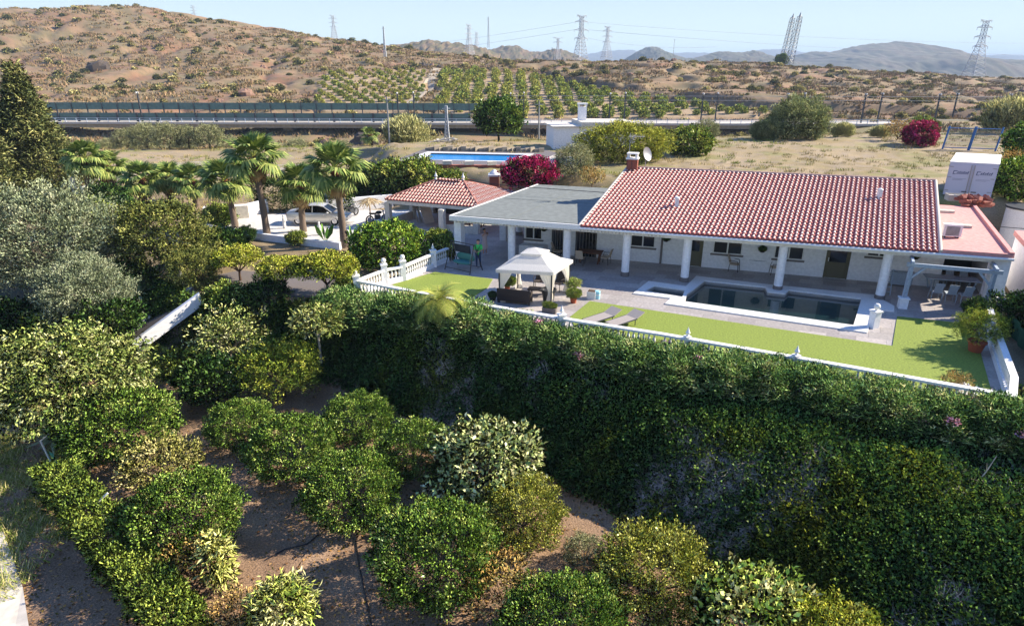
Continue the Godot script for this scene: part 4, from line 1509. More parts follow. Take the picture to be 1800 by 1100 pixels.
		put.call(0.24, 0.42, 1.575, 1.615, 0.0)
		for m in 6:
			put.call(0.48 + m * 0.115, 0.55 + m * 0.115, 1.66, 1.8 if m % 2 else 1.76, 0.06)
		put.call(0.44, 1.15, 1.61, 1.64, 0.0)
		put.call(0.3, 1.1, 1.28, 1.295, 0.0)
		put.call(0.3, 0.9, 1.2, 1.215, 0.0)
		obj("sign", lg, M.print_blue, d)
	# bricks and crate between container and roof
	var rng := RandomNumberGenerator.new()
	rng.seed = 3
	var brick := Sh.new()
	brick.box(Vector3(-0.22, 0, -0.1), Vector3(0.22, 0.18, 0.1))
	var pile := thing("brick_pile", "heap of broken red bricks at the back edge of the red flat roof", "bricks", Vector3(29.97, 2.90, -40.57))
	for k in 46:
		var lay := k / 16
		piece("brick", brick.mesh() if k == 0 else (pile.get_child(0) as MeshInstance3D).mesh, M.brick, pile, Transform3D(Basis.from_euler(Vector3(rng.randf_range(-0.4, 0.4) * lay, rng.randf() * TAU, rng.randf_range(-0.3, 0.3) * lay)), Vector3(rng.randf_range(-1.25, 1.0) * (1.0 - lay * 0.15), lay * 0.2, rng.randf_range(-0.9, 0.4))))
	var crate := thing("crate", "open pale crate of rubble beside the brick heap behind the roof", "crate", Vector3(29.59, 2.95, -42.18), -0.3)
	s = Sh.new()
	s.box(Vector3(-0.65, 0, -0.4), Vector3(0.65, 0.05, 0.4))
	obj("base", s, M.pale_wood, crate)
	for w in [[-0.65, 0.65, 0.36, 0.4], [-0.65, 0.65, -0.4, -0.36], [-0.65, -0.61, -0.359, 0.359], [0.61, 0.65, -0.359, 0.359]]:
		s = Sh.new()
		s.box(Vector3(w[0], 0.051, w[2]), Vector3(w[1], 0.4, w[3]))
		obj("side", s, M.pale_wood, crate)
	for k in 7:
		piece("rubble", brick.mesh(), M.cream_wall, crate, Transform3D(Basis.from_euler(Vector3(k, k * 2, k)).scaled(Vector3.ONE * 0.8), Vector3(-0.4 + k * 0.13, 0.2, 0.12 * (k % 3) - 0.1)))
	# water tank and the neighbour's small building at the right edge
	var tank := thing("water_tank", "white round water tank at the right edge beside the red roof", "tank", Vector3(33.47, 1.00, -40.70))
	s = Sh.new()
	s.lathe([Vector2(1.3, -1.0), Vector2(1.3, 1.75), Vector2(1.2, 1.8)], 24)
	obj("shell", s, M.white_trim, tank)
	s = Sh.new()
	s.lathe([Vector2(1.36, 1.72), Vector2(1.36, 1.84), Vector2(0.0, 1.98)], 24)
	obj("lid", s, M.dark_steel, tank)
	var nb := thing("outbuilding", "neighbour's low outbuilding with a red terrace roof and stone arch at the right edge", "building", Vector3.ZERO)
	s = Sh.new()
	var n0 := hp(20.1, -2.6, 0)
	s.hexa([n0, n0 + HU * 5.0, n0 + HU * 5.0 + HV * 5.0, n0 + HV * 5.0, n0 + Vector3(0, 2.6, 0), n0 + HU * 5.0 + Vector3(0, 2.6, 0), n0 + HU * 5.0 + HV * 5.0 + Vector3(0, 2.6, 0), n0 + HV * 5.0 + Vector3(0, 2.6, 0)])
	obj("wall", s, M.white_wall, nb)
	s = Sh.new()
	n0 += Vector3(-0.1, 2.601, 0)
	s.hexa([n0, n0 + HU * 5.2, n0 + HU * 5.2 + HV * 5.2, n0 + HV * 5.2, n0 + Vector3(0, 0.25, 0), n0 + HU * 5.2 + Vector3(0, 0.25, 0), n0 + HU * 5.2 + HV * 5.2 + Vector3(0, 0.25, 0), n0 + HV * 5.2 + Vector3(0, 0.25, 0)])
	obj("roof", s, M.red_roof, nb)
	s = Sh.new()
	for k in 14:
		var a := PI * k / 14.0
		var b := PI * (k + 1) / 14.0
		var m := hp(21.6, -2.66, 0.9)
		s.bar(m + HU * cos(a) * 0.75 + Vector3(0, sin(a) * 0.9, 0), m + HU * cos(b) * 0.75 + Vector3(0, sin(b) * 0.9, 0), 0.3, 0.12, HV)
	obj("arch", s, M.brick, nb)
	# rubbish pile, small table and masts near the field's far edge
	var heap := Sh.new()
	for k in 16:
		heap.bar(Vector3(rng.randf_range(-2.2, 2.2), rng.randf_range(0.1, 0.6), rng.randf_range(-0.8, 0.8)), Vector3(rng.randf_range(-2.2, 2.2), rng.randf_range(0.1, 1.2), rng.randf_range(-0.8, 0.8)), 0.35, 0.12)
	tag(obj("rubble_heap", heap, M.pale_wood, null, on_land(Vector3(-9.31, 1.80, -88.00))), "heap of pale rubble and boards at the foot of the lattice mast", "rubble")

# ---------------------------------------------------------------- railway viaduct
func viaduct() -> void:
	var a := Vector3(-131.13, -2.78, -182.00)
	var b := Vector3(119.57, -3.38, -182.00)
	var d := (b - a).normalized()
	var back := Vector3(d.z, 0, -d.x)
	if back.z > 0.0: back = -back
	var long := a.distance_to(b)
	var v := thing("viaduct", "long concrete railway viaduct with green noise barriers crossing the valley", "viaduct", Vector3.ZERO)
	var slab := func(x0: float, x1: float, z0: float, z1: float, y0: float, y1: float) -> Sh:
		var s := Sh.new()
		var k := []
		for y in [y0, y1]:
			for w in [[x0, z0], [x1, z0], [x1, z1], [x0, z1]]:
				k.append(a + d * w[0] + back * w[1] + Vector3(0, y, 0))
		s.hexa(k)
		return s
	obj("deck", slab.call(-60.0, long + 30.0, 0.0, 11.0, -0.55, 0.0), M.concrete, v)
	obj("girder", slab.call(-60.0, long + 30.0, 0.7, 9.8, -1.5, -0.551), M.old_concrete, v)
	for px in [Vector3(-100.87, -5.95, -182.00), Vector3(-62.95, -6.71, -182.00), Vector3(-25.97, -6.71, -182.00), Vector3(3.93, -6.71, -182.00), Vector3(39.34, -6.71, -182.00), Vector3(75.42, -5.95, -182.00), Vector3(-138.27, -5.95, -182.00)]:
		var x := d.dot(px - a)
		obj("pier", slab.call(x - 1.3, x + 1.3, 3.4, 7.4, -11.0, -1.501), M.old_concrete, v)
	var s := Sh.new()
	s.col = Color.WHITE
	# parapet railing with posts
	for y in [0.55, 1.0]:
		obj("railing", slab.call(-40.0, long + 20.0, 0.1, 0.22, y, y + 0.09), M.rail_blue, v)
	var post: ArrayMesh = (slab.call(-0.06, 0.06, 0.08, 0.24, 0.0, 1.1) as Sh).mesh()
	for k in 88:
		piece("railing_post", post, M.rail_blue, v, Transform3D(Basis(), d * (k * 2.9 - 6.0)))
	# noise barriers: near row and far row, panel by panel
	var end := d.dot(Vector3(-6.23, -1.44, -182.00) - a)
	var near_panel: ArrayMesh = (slab.call(0.25, 5.2, 2.2, 2.35, 0.2, 2.3) as Sh).mesh()
	var rib: ArrayMesh = (slab.call(0.26, 5.19, 2.13, 2.199, 1.05, 1.15) as Sh).mesh()
	var near_post: ArrayMesh = (slab.call(-0.25, 0.25, 1.9, 2.4, 0.0, 2.35) as Sh).mesh()
	var far_panel: ArrayMesh = (slab.call(0.1, 4.3, 10.2, 10.35, 2.7, 4.6) as Sh).mesh()
	var far_post: ArrayMesh = (slab.call(-0.1, 0.1, 10.0, 10.4, 0.0, 4.6) as Sh).mesh()
	var k := -4
	while k * 5.45 < end - 8.0:
		var x := Transform3D(Basis(), d * (k * 5.45))
		var p := piece("barrier_panel", near_panel, M.screen_green, v, x)
		piece("rib", rib, M.dark_steel, p, Transform3D())
		piece("barrier_post", near_post, M.dark_steel, v, x)
		k += 1
	k = -5
	while k * 4.4 < end:
		var x := Transform3D(Basis(), d * (k * 4.4))
		piece("rear_panel", far_panel, M.screen_green, v, x)
		piece("rear_post", far_post, M.dark_steel, v, x)
		k += 1
	# catenary masts
	var spots := [[243, 2.0], [697, 3.2], [721, 8.0], [897, 3.2], [921, 8.0], [1073, 3.2], [1105, 8.0], [1237, 3.2], [1272, 8.0], [1387, 3.2], [1430, 8.0], [1524, 3.2], [1570, 8.0], [1655, 3.2], [1706, 8.0], [1780, 3.2]]
	var first: Node3D = null
	var tops := []
	for q in spots:
		var x: float = (q[0] - 60.0) / (1665.0 - 60.0) * long
		var at: Vector3 = a + d * x + back * q[1]
		tops.append(at + Vector3(0, 7.0, 0))
		if first == null:
			first = thing("catenary_mast", "slim steel railway mast with a bracket arm on the viaduct", "mast", at, 0, "railway masts along the viaduct")
			var m := Sh.new()
			m.bar(Vector3(0, -0.2, 0), Vector3(0, 7.8, 0), 0.32, 0.32)
			obj("post", m, M.dark_steel, first)
			m = Sh.new()
			m.tube(Vector3(0, 6.2, 0), Vector3(0, 7.0, 1.9), 0.06, 0.05, 5)
			m.tube(Vector3(0, 7.3, 0), Vector3(0, 7.0, 1.9), 0.05, 0.04, 5)
			obj("bracket", m, M.dark_steel, first)
			for z in [-0.35, 0.45]:
				m = Sh.new()
				m.ball(Vector3(0, 7.6, z), Vector3(0.2, 0.26, 0.2), 7, 5)
				obj("insulator", m, M.white_trim, first)
		else:
			copy(first, at, 0.0, 1.0)
	for y in [0.0, -1.1]:
		var w := Sh.new()
		var run := []
		var rad := []
		for i in range(3, tops.size(), 2):
			run.append(tops[i] + Vector3(0, y, 0.4))
			rad.append(0.045)
		w.path(run, rad, 4)
		tag(obj("overhead_wire", w, M.steel), "upper overhead railway wire strung between the masts" if y == 0.0 else "lower overhead railway wire strung between the masts", "wire")

# ---------------------------------------------------------------- pylons and poles
func lattice(s: Sh, base: float, waist: float, top: float, wide0: float, wide1: float, r: float, bays: int, y0 := 0.0) -> void:
	var last := []
	for i in bays + 1:
		var y := y0 + (top - y0) * i / bays
		var w := lerpf(wide0, wide1, minf(1.0, (y - y0) / maxf(waist - y0, 0.01)))
		var now := [Vector3(-w, y, -w), Vector3(w, y, -w), Vector3(w, y, w), Vector3(-w, y, w)]
		if last.size():
			for k in 4:
				var e := (k + 1) % 4
				s.tube(last[k], now[k], r, r, 4, false)
				s.tube(last[k], now[e], r * 0.6, r * 0.6, 3, false)
				s.tube(last[e], now[k], r * 0.6, r * 0.6, 3, false)
				s.tube(now[k], now[e], r * 0.6, r * 0.6, 3, false)
		last = now

func pylon_shape(h: float, arms: Array) -> Array:
	var s := Sh.new()
	var r := h * 0.0055
	lattice(s, 0.0, h * 0.62, h * 0.92, h * 0.135, h * 0.032, r, 13)
	var bars := []
	for q in arms:
		var b := Sh.new()
		var y: float = h * q[0]
		var w: float = h * q[1]
		var rise: float = h * q[2]
		for e in [-1.0, 1.0]:
			for z in [-1.0, 1.0]:
				b.tube(Vector3(e * h * 0.03, y, z * h * 0.03), Vector3(e * w, y + rise, 0), r * 0.9, r * 0.6, 4, false)
				b.tube(Vector3(e * h * 0.03, y + h * 0.035, z * h * 0.03), Vector3(e * w, y + rise, 0), r * 0.8, r * 0.6, 4, false)
			b.tube(Vector3(e * w * 0.97, y + rise, 0), Vector3(e * w * 0.97, y + rise - h * 0.045, 0), r * 0.7, r * 0.7, 4)
		bars.append(b)
	return [s, bars]

func pylons() -> void:
	var kinds_ := [pylon_shape(40.0, [[0.5, 0.17, 0.0], [0.66, 0.185, 0.0], [0.82, 0.17, 0.0], [0.9, 0.12, 0.05]]), pylon_shape(26.0, [[0.78, 0.2, 0.0], [0.9, 0.22, 0.06]])]
	var list := [["large lattice pylon standing highest against the sky right of the middle", 0, Vector3(40.91, 13.11, -410.00), 0.7, 0.5], ["second lattice pylon right of the large one, smaller and fainter", 0, Vector3(85.38, 17.92, -620.00), 0.72, 0.5], ["short two armed pylon left of the large pylon", 1, Vector3(37.25, 13.81, -560.00), 0.8, 0.4], ["thin pylon on the skyline left of the tall mast", 0, Vector3(-40.37, 21.24, -650.00), 0.72, 0.9], ["faint pylon just right of the thin skyline pylon", 0, Vector3(-46.18, 26.49, -900.00), 0.72, 0.8], ["lattice pylon above the field at the far right", 0, Vector3(319.26, 6.06, -470.00), 0.92, 0.2], ["faint pylon above the left hill's shoulder", 0, Vector3(-272.04, 46.74, -600.00), 0.36, 0.5], ["faint pylon on the left hill's slope skyline", 0, Vector3(-163.98, 34.74, -640.00), 0.55, 0.5]]
	for q in list:
		var at: Vector3 = q[2]
		var t := thing("pylon", q[0], "pylon", at, q[4])
		var sh: Array = kinds_[q[1]]
		obj("tower", sh[0], M.pylon_steel, t)
		for b in sh[1]:
			obj("cross_arm", b, M.pylon_steel, t)
		t.scale = Vector3.ONE * q[3]
	# the pair of narrow tapering towers behind a tree
	for q in [["left one of the two narrow leaning lattice towers by the lone tree", Vector3(154.37, 13.02, -390.00)], ["right one of the two narrow leaning lattice towers by the lone tree", Vector3(154.20, 12.97, -380.00)]]:
		var t := thing("pylon", q[0], "pylon", q[1], 0.3)
		t.rotation_degrees.z = -6.0
		var s := Sh.new()
		lattice(s, 0.0, 24.0, 24.0, 1.5, 0.9, 0.14, 11)
		obj("tower", s, M.steel, t)
		s = Sh.new()
		for y in [12.0, 17.0, 21.5]:
			s.tube(Vector3(-2.4, y, 0), Vector3(2.4, y, 0), 0.1, 0.1, 4)
		obj("cross_arm", s, M.steel, t)
		s = Sh.new()
		s.lathe([Vector2(0.9, 24.0), Vector2(0.5, 25.2), Vector2(0.0, 26.5)], 4)
		obj("peak", s, M.steel, t)
	plant("round_tree", "tree", "lone dark tree at the foot of the two leaning towers", "tree", Vector3(152.84, 11.50, -388.00), 1.5, 0.3)
	# slim mast and poles
	for q in [["slim pale telecom mast on the skyline right of the thin pylon", Vector3(-25.70, 31.08, -760.00), 31.0, 1.2], ["white lattice pole on the slope of the left hill", Vector3(-60.97, 15.79, -330.00), 13.4, 0.55], ["lattice mast beyond the blue pool above the rubble heap", Vector3(-9.26, 1.50, -93.76), 5.2, 0.35]]:
		var t := thing("mast", q[0], "mast", q[1] if q[2] > 10 else on_land(q[1]))
		var s := Sh.new()
		lattice(s, 0.0, q[2] * 0.8, q[2], q[3], q[3] * 0.35, 0.05 + q[2] * 0.004, 10)
		obj("tower", s, M.pylon_steel, t)
		s = Sh.new()
		s.tube(Vector3(-q[3] * 1.6, q[2] * 0.93, 0), Vector3(q[3] * 1.6, q[2] * 0.93, 0), 0.06, 0.06, 4)
		obj("cross_arm", s, M.pylon_steel, t)
	for q in [["thin white pole standing between the palms and the blue pool", Vector3(-16.05, 1.80, -85.96), 7.0], ["grey wooden pole left of the small white house", Vector3(3.67, 1.80, -90.13), 5.2], ["tall pole at the lower left of the twin pylons", Vector3(23.28, 13.06, -400.00), 9.0], ["pole with a crossbar on the far right skyline", Vector3(98.66, 15.10, -420.00), 12.0]]:
		var t := thing("pole", q[0], "pole", on_land(q[1]) if q[1].z > -150 else q[1])
		var s := Sh.new()
		s.tube(Vector3(0, -0.3, 0), Vector3(0, q[2], 0), 0.13, 0.09, 7)
		obj("shaft", s, M.steel, t)
		s = Sh.new()
		s.bar(Vector3(-0.6, q[2] - 0.4, 0), Vector3(0.6, q[2] - 0.4, 0), 0.1, 0.1)
		obj("crossbar", s, M.steel, t)
	# power lines from the large pylon
	var from := Vector3(40.91, 13.11, -410.00)
	for q in [[22.6, Vector3(347.99, 26.35, -470.00), "topmost power line from the large pylon to the right"], [18.6, Vector3(350.07, 19.18, -470.00), "middle power line from the large pylon to the right"], [14.0, Vector3(127.58, 23.10, -430.00), "lowest power line from the large pylon to the right"], [22.6, Vector3(-180.08, 22.07, -640.00), "topmost power line from the large pylon to the left"], [18.6, Vector3(-180.73, 16.16, -640.00), "lower power line from the large pylon to the left"]]:
		var s := Sh.new()
		var pts := []
		var rad := []
		var a := from + Vector3(4.6 if "right" in q[2] else -4.6, q[0], 0)
		for k in 25:
			var f := k / 24.0
			pts.append(a.lerp(q[1], f) - Vector3(0, 9.0 * f * (1.0 - f), 0))
			rad.append(0.06)
		s.path(pts, rad, 4, false)
		tag(obj("power_line", s, M.pylon_steel), q[2], "power line")
	# cable over the roof
	var s := Sh.new()
	var pts := []
	var rad := []
	for q in fine_line([Vector3(-7.05, 3.92, -47.00), Vector3(0.00, 3.49, -44.50), Vector3(6.06, 3.42, -42.50), Vector3(14.39, 2.94, -40.00), Vector3(20.60, 2.87, -38.00), Vector3(25.17, 2.77, -36.50), Vector3(29.66, 2.69, -35.00)], 1.5):
		pts.append(q)
		rad.append(0.022)
	s.path(pts, rad, 5)
	tag(obj("cable", s, M.black_metal), "black overhead cable crossing in front of the tiled roof", "cable")

# ---------------------------------------------------------------- furniture and pots
# a chair facing +z: frame, seat, back, four legs
func make_chair(called: String, label: String, seat_m: Material, frame: Material, arms: bool, group: String, wide := 0.52) -> Node3D:
	var t := thing(called, label, "chair", Vector3.ZERO, 0.0, group)
	var w := wide / 2.0
	var s := Sh.new()
	s.box(Vector3(-w, 0.42, -0.24), Vector3(w, 0.455, 0.26))
	obj("seat", s, seat_m, t)
	s = Sh.new()
	s.hexa([Vector3(-w + 0.03, 0.46, -0.25), Vector3(w - 0.03, 0.46, -0.25), Vector3(w - 0.03, 0.46, -0.22), Vector3(-w + 0.03, 0.46, -0.22), Vector3(-w + 0.05, 0.98, -0.42), Vector3(w - 0.05, 0.98, -0.42), Vector3(w - 0.05, 0.98, -0.39), Vector3(-w + 0.05, 0.98, -0.39)])
	obj("backrest", s, seat_m, t)
	for x in [-1.0, 1.0]:
		for z in [-1.0, 1.0]:
			s = Sh.new()
			s.tube(Vector3(x * w, 0.0, z * 0.27), Vector3(x * w, 0.45, z * 0.23), 0.018, 0.018, 6)
			obj("leg", s, frame, t)
		if arms:
			s = Sh.new()
			s.path([Vector3(x * w, 0.45, 0.24), Vector3(x * w * 1.04, 0.66, 0.2), Vector3(x * w * 1.04, 0.68, -0.2), Vector3(x * w, 0.62, -0.3)], [0.018, 0.02, 0.02, 0.016], 6)
			obj("armrest", s, frame, t)
	return t

func pot(called: String, label: String, at: Vector3, r: float, h: float, m: Material, plant_key := "", size := 0.4) -> Node3D:
	var t := thing(called, label, "pot", at)
	var s := Sh.new()
	s.lathe([Vector2(0.0, 0.0), Vector2(r * 0.68, 0.0), Vector2(r * 0.95, h * 0.86), Vector2(r * 1.08, h * 0.87), Vector2(r * 1.08, h), Vector2(r * 0.92, h), Vector2(r * 0.88, h * 0.9), Vector2(0.0, h * 0.89)], 16)
	obj("pot", s, m, t)
	if plant_key:
		var k: Array = kinds[plant_key]
		var c := obj("plant", k[0], k[1], t, Vector3(0, h * 0.8, 0))
		c.scale = Vector3.ONE * size
		if k[2]:
			obj("stem", k[2], M.bark, c)
	return t

func table(called: String, label: String, at: Vector3, turn: float, sx: float, sz: float, h: float, top: Material, leg: Material, round_top := false) -> Node3D:
	var t := thing(called, label, "table", at, turn)
	var s := Sh.new()
	if round_top:
		s.lathe([Vector2(0.0, h - 0.02), Vector2(1.0, h - 0.02), Vector2(1.0, h), Vector2(0.0, h)], 28)
		var o := obj("tabletop", s, top, t)
		o.scale = Vector3(sx / 2, 1, sz / 2)
	else:
		s.box(Vector3(-sx / 2, h - 0.05, -sz / 2), Vector3(sx / 2, h, sz / 2))
		obj("tabletop", s, top, t)
	for x in [-1.0, 1.0]:
		for z in [-1.0, 1.0]:
			s = Sh.new()
			s.bar(Vector3(x * sx * 0.36, 0, z * sz * 0.34), Vector3(x * sx * 0.42, h - 0.051, z * sz * 0.4) if not round_top else Vector3(x * sx * 0.28, h - 0.021, z * sz * 0.26), 0.07, 0.07)
			obj("leg", s, leg, t)
	return t

func garden_furniture() -> void:
	gazebo()
	# lounge set under it
	var c := Vector3(1.16, 0, -31.4)
	var ax := Vector3(0.95, 0, 0.3)
	var ay := Vector3(0.3, 0, -0.95)
	var sofa := thing("garden_sofa", "dark rattan sofa with its back to the hedge under the white gazebo", "sofa", Vector3(0.15, 0.00, -30.57), -0.3 + PI)
	var s := Sh.new()
	s.box(Vector3(-0.85, 0.14, -0.33), Vector3(0.85, 0.42, 0.33))
	obj("seat", s, M.rattan, sofa)
	s = Sh.new()
	s.box(Vector3(-0.85, 0.421, -0.36), Vector3(0.85, 0.78, -0.28))
	obj("backrest", s, M.rattan, sofa)
	for x in [-0.85, 0.79]:
		s = Sh.new()
		s.box(Vector3(x, 0.422, -0.279), Vector3(x + 0.06, 0.62, 0.33))
		obj("armrest", s, M.rattan, sofa)
		for z in [-0.3, 0.26]:
			s = Sh.new()
			s.box(Vector3(x, 0.0, z), Vector3(x + 0.05, 0.139, z + 0.05))
			obj("leg", s, M.black_metal, sofa)
	var arm := make_chair("garden_armchair", "dark rattan armchair at the back of the gazebo facing the hedge", M.rattan, M.rattan, true, "rattan armchairs", 0.66)
	arm.position = Vector3(1.54, 0.00, -32.72)
	arm.rotation.y = -0.2
	copy(arm, Vector3(2.45, 0.00, -32.44), -0.75, 1.0, "dark rattan armchair half hidden by the gazebo's front right curtain")
	table("coffee_table", "low dark coffee table in the middle of the gazebo", Vector3(1.35, 0.00, -31.71), -0.3, 1.0, 0.55, 0.36, M.rattan, M.rattan)
	pot("barrel_pot", "big black barrel shaped pot inside the gazebo by the front right curtain", Vector3(1.86, 0.00, -30.57), 0.38, 0.72, M.black_pot)
	pot("flower_pot", "terracotta pot with yellow green flowers beside the gazebo's front left curtain", Vector3(-0.25, 0.00, -32.53), 0.17, 0.3, M.terracotta, "leafy_shrub", 0.3)
	pot("flower_pot", "terracotta pot with white flowers right of the gazebo", Vector3(3.13, 0.00, -30.49), 0.2, 0.36, M.terracotta, "leafy_shrub", 0.26)
	pot("flower_pot", "small pot with an upright pale shrub by the gazebo's back right curtain", Vector3(3.27, 0.00, -32.07), 0.14, 0.26, M.white_trim, "maple_sapling", 0.25)
	pot("flower_pot", "terracotta pot with dark foliage at the right end of the porch paving", Vector3(21.78, 0.00, -27.85), 0.27, 0.42, M.terracotta, "shady_shrub", 0.42)
	pot("flower_pot", "large terracotta pot with a spreading shrub on the right lawn", Vector3(19.54, 0.00, -24.50), 0.34, 0.5, M.terracotta, "pomegranate", 0.42)
	pot("flower_pot", "low pot of dark herbs at the gazebo's front left foot", Vector3(-1.00, 0.00, -30.91), 0.2, 0.18, M.black_pot, "shady_shrub", 0.16)
	# boxes
	var bx := thing("planter_box", "white square planter box on the sunlit paving right of the gazebo", "planter", Vector3(4.14, 0.00, -31.17), -0.32)
	s = Sh.new()
	s.box(Vector3(-0.22, 0, -0.2), Vector3(0.22, 0.4, 0.2))
	obj("box", s, M.white_trim, bx)
	s = Sh.new()
	s.box(Vector3(-0.2, 0.401, -0.18), Vector3(0.2, 0.41, 0.18))
	obj("soil", s, M.soil, bx)
	var dr := thing("drum", "small pale teal drum standing right of the white planter box", "drum", Vector3(4.43, 0.00, -31.13))
	s = Sh.new()
	s.lathe([Vector2(0.0, 0.0), Vector2(0.14, 0.0), Vector2(0.15, 0.4), Vector2(0.13, 0.42), Vector2(0.0, 0.42)], 14)
	obj("drum", s, M.pool_step, dr)
	s = Sh.new()
	s.lathe([Vector2(0.156, 0.2), Vector2(0.156, 0.25)], 14)
	obj("band", s, M.white_trim, dr)
	var fb := thing("flower_box", "long grey flower box with yellow blooms between the gazebo and the balustrade", "planter", Vector3(1.84, 0.00, -29.11), -0.35)
	s = Sh.new()
	s.box(Vector3(-0.35, 0, -0.14), Vector3(0.35, 0.26, 0.14))
	obj("box", s, M.stone_plinth, fb)
	var cr := obj("blooms", kinds["leafy_shrub"][0], M.leaf, fb, Vector3(0, 0.22, 0))
	cr.scale = Vector3(0.24, 0.18, 0.12)
	swing()
	# sun loungers on the right lawn
	var lg := thing("sun_lounger", "grey sun lounger on the right lawn, the left one of two", "sun lounger", Vector3(4.27, 0.05, -27.72), -0.9, "grey sun loungers")
	s = Sh.new()
	s.box(Vector3(-0.32, 0.28, -0.35), Vector3(0.32, 0.32, 1.05))
	obj("seat", s, M.sling, lg)
	s = Sh.new()
	s.hexa([Vector3(-0.32, 0.321, -0.35), Vector3(0.32, 0.321, -0.35), Vector3(0.32, 0.281, -0.38), Vector3(-0.32, 0.281, -0.38), Vector3(-0.32, 0.52, -0.9), Vector3(0.32, 0.52, -0.9), Vector3(0.32, 0.48, -0.92), Vector3(-0.32, 0.48, -0.92)])
	obj("backrest", s, M.sling, lg)
	for x in [-0.3, 0.3]:
		for z in [-0.3, 0.9]:
			s = Sh.new()
			s.tube(Vector3(x, 0, z), Vector3(x, 0.28, z), 0.02, 0.02, 6)
			obj("leg", s, M.dark_steel, lg)
		s = Sh.new()
		s.bar(Vector3(x * 1.08, 0.3, -0.4), Vector3(x * 1.08, 0.3, 1.06), 0.03, 0.05)
		obj("side_rail", s, M.dark_steel, lg)
	copy(lg, Vector3(5.28, 0.05, -27.37), -0.9, 1.0, "grey sun lounger on the right lawn, the right one of two")
	# wooden table on the porch
	table("wooden_table", "dark wooden table set on the porch in front of the sliding doors", Vector3(4.79, 0.00, -37.69), -0.31, 1.5, 0.85, 0.72, M.wood, M.wood)
	var ch := make_chair("sling_chair", "beige sling chair with its back to the pool at the wooden porch table", M.beige_sling, M.black_metal, true, "sling chairs at the porch tables")
	ch.position = Vector3(4.12, 0.00, -37.21)
	ch.rotation.y = PI - 0.31
	copy(ch, Vector3(5.69, 0.00, -37.33), -PI / 2 - 0.5, 1.0, "dark framed sling chair pulled out at the right end of the wooden porch table")
	copy(ch, Vector3(4.67, 0.00, -38.82), -0.31, 1.0, "beige sling chair behind the wooden porch table against the doors")
	copy(ch, Vector3(2.87, 0.00, -38.70), PI / 2 - 0.31, 1.0, "sling chair at the left end of the wooden porch table beside the column")
	# glass table by the wall
	table("glass_table", "oval glass topped garden table on the porch below the second window", Vector3(14.50, 0.00, -36.16), -0.31, 1.6, 1.0, 0.68, M.glass, M.black_metal, true)
	copy(ch, Vector3(13.08, 0.00, -35.93), PI / 2 - 0.5, 1.0, "sling chair at the left of the oval glass table")
	copy(ch, Vector3(15.24, 0.00, -35.27), -PI / 2 - 0.2, 1.0, "sling chair right of the oval glass table, partly behind the column")
	# blue grey dining set
	table("dining_table", "blue grey painted dining table under the right hand porch", Vector3(23.46, 0.00, -32.35), -0.31, 2.5, 0.9, 0.74, M.blue_paint, M.blue_paint)
	var dc := make_chair("dining_chair", "blue grey wooden chair on the pool side of the dining table, leftmost", M.blue_paint, M.blue_paint, false, "blue grey dining chairs", 0.46)
	for k in 5:
		s = Sh.new()
		s.bar(Vector3(-0.16 + k * 0.08, 0.46, -0.235), Vector3(-0.2 + k * 0.1, 0.97, -0.41), 0.025, 0.02)
		obj("spindle", s, M.blue_paint, dc)
	dc.get_node("backrest").scale = Vector3(1.0, 1.0, 1.0)
	dc.position = Vector3(21.86, 0.0, -31.00)
	dc.rotation.y = PI - 0.31
	copy(dc, Vector3(22.43, 0.00, -30.74), PI - 0.35, 1.0, "blue grey wooden chair on the pool side of the dining table, in the middle")
	copy(dc, Vector3(23.02, 0.00, -30.49), PI - 0.25, 1.0, "paler blue grey wooden chair on the pool side of the dining table, rightmost")
	copy(dc, Vector3(23.29, 0.00, -33.11), -0.31, 1.0, "blue grey chair behind the dining table against the white wall")
	copy(dc, Vector3(23.88, 0.00, -33.01), -0.31, 1.0, "blue grey chair behind the dining table, middle of the far side")
	copy(dc, Vector3(24.53, 0.00, -32.82), -0.31, 1.0, "pale blue grey chair behind the dining table, right end of the far side")
	var cab := thing("cabinet", "low grey wooden cabinet against the white wall right of the pool", "cabinet", Vector3.ZERO)
	hpart("body", M.blue_paint, cab, 14.35, 15.4, -0.42, -0.001, 0.06, 0.72)
	hpart("top", M.blue_paint, cab, 14.32, 15.43, -0.45, -0.001, 0.721, 0.76)
	for k in 8:
		hpart("board", M.blue_paint, cab, 14.37 + k * 0.128, 14.47 + k * 0.128, -0.44, -0.421, 0.08, 0.7)
	# ladder rack by the last column
	var ld := thing("ladder", "small pale blue ladder leaning beside the porch column at the pool's end", "ladder", Vector3(19.70, 0.00, -31.62), -0.31)
	for x in [-0.18, 0.18]:
		s = Sh.new()
		s.bar(Vector3(x, 0.0, 0.0), Vector3(x, 1.35, -0.3), 0.04, 0.04)
		obj("rail", s, M.blue_paint, ld)
	for k in 5:
		s = Sh.new()
		s.bar(Vector3(-0.18, 0.2 + k * 0.25, -0.045 - k * 0.055), Vector3(0.18, 0.2 + k * 0.25, -0.045 - k * 0.055), 0.03, 0.03)
		obj("rung", s, M.blue_paint, ld)
	# baskets on the wall
	var spots := [["hanging flower basket on the white wall between the first window and the door", 2.1, 1.55], ["hanging flower basket on the white wall between the second and third windows", 7.55, 1.35], ["dark hanging basket high on the wall above the pergola", 15.3, 1.62], ["flower basket hanging left of the sliding doors", -5.5, 1.62]]
	for q in spots:
		var b := thing("hanging_basket", q[0], "basket", hp(q[1], -0.2, q[2]))
		s = Sh.new()
		s.lathe([Vector2(0.0, -0.14), Vector2(0.12, -0.1), Vector2(0.17, 0.0)], 10)
		obj("basket", s, M.rattan, b)
		var f := obj("flowers", kinds["shady_shrub"][0], M.leaf, b, Vector3(0, -0.06, 0))
		f.scale = Vector3(0.16, 0.16, 0.12)
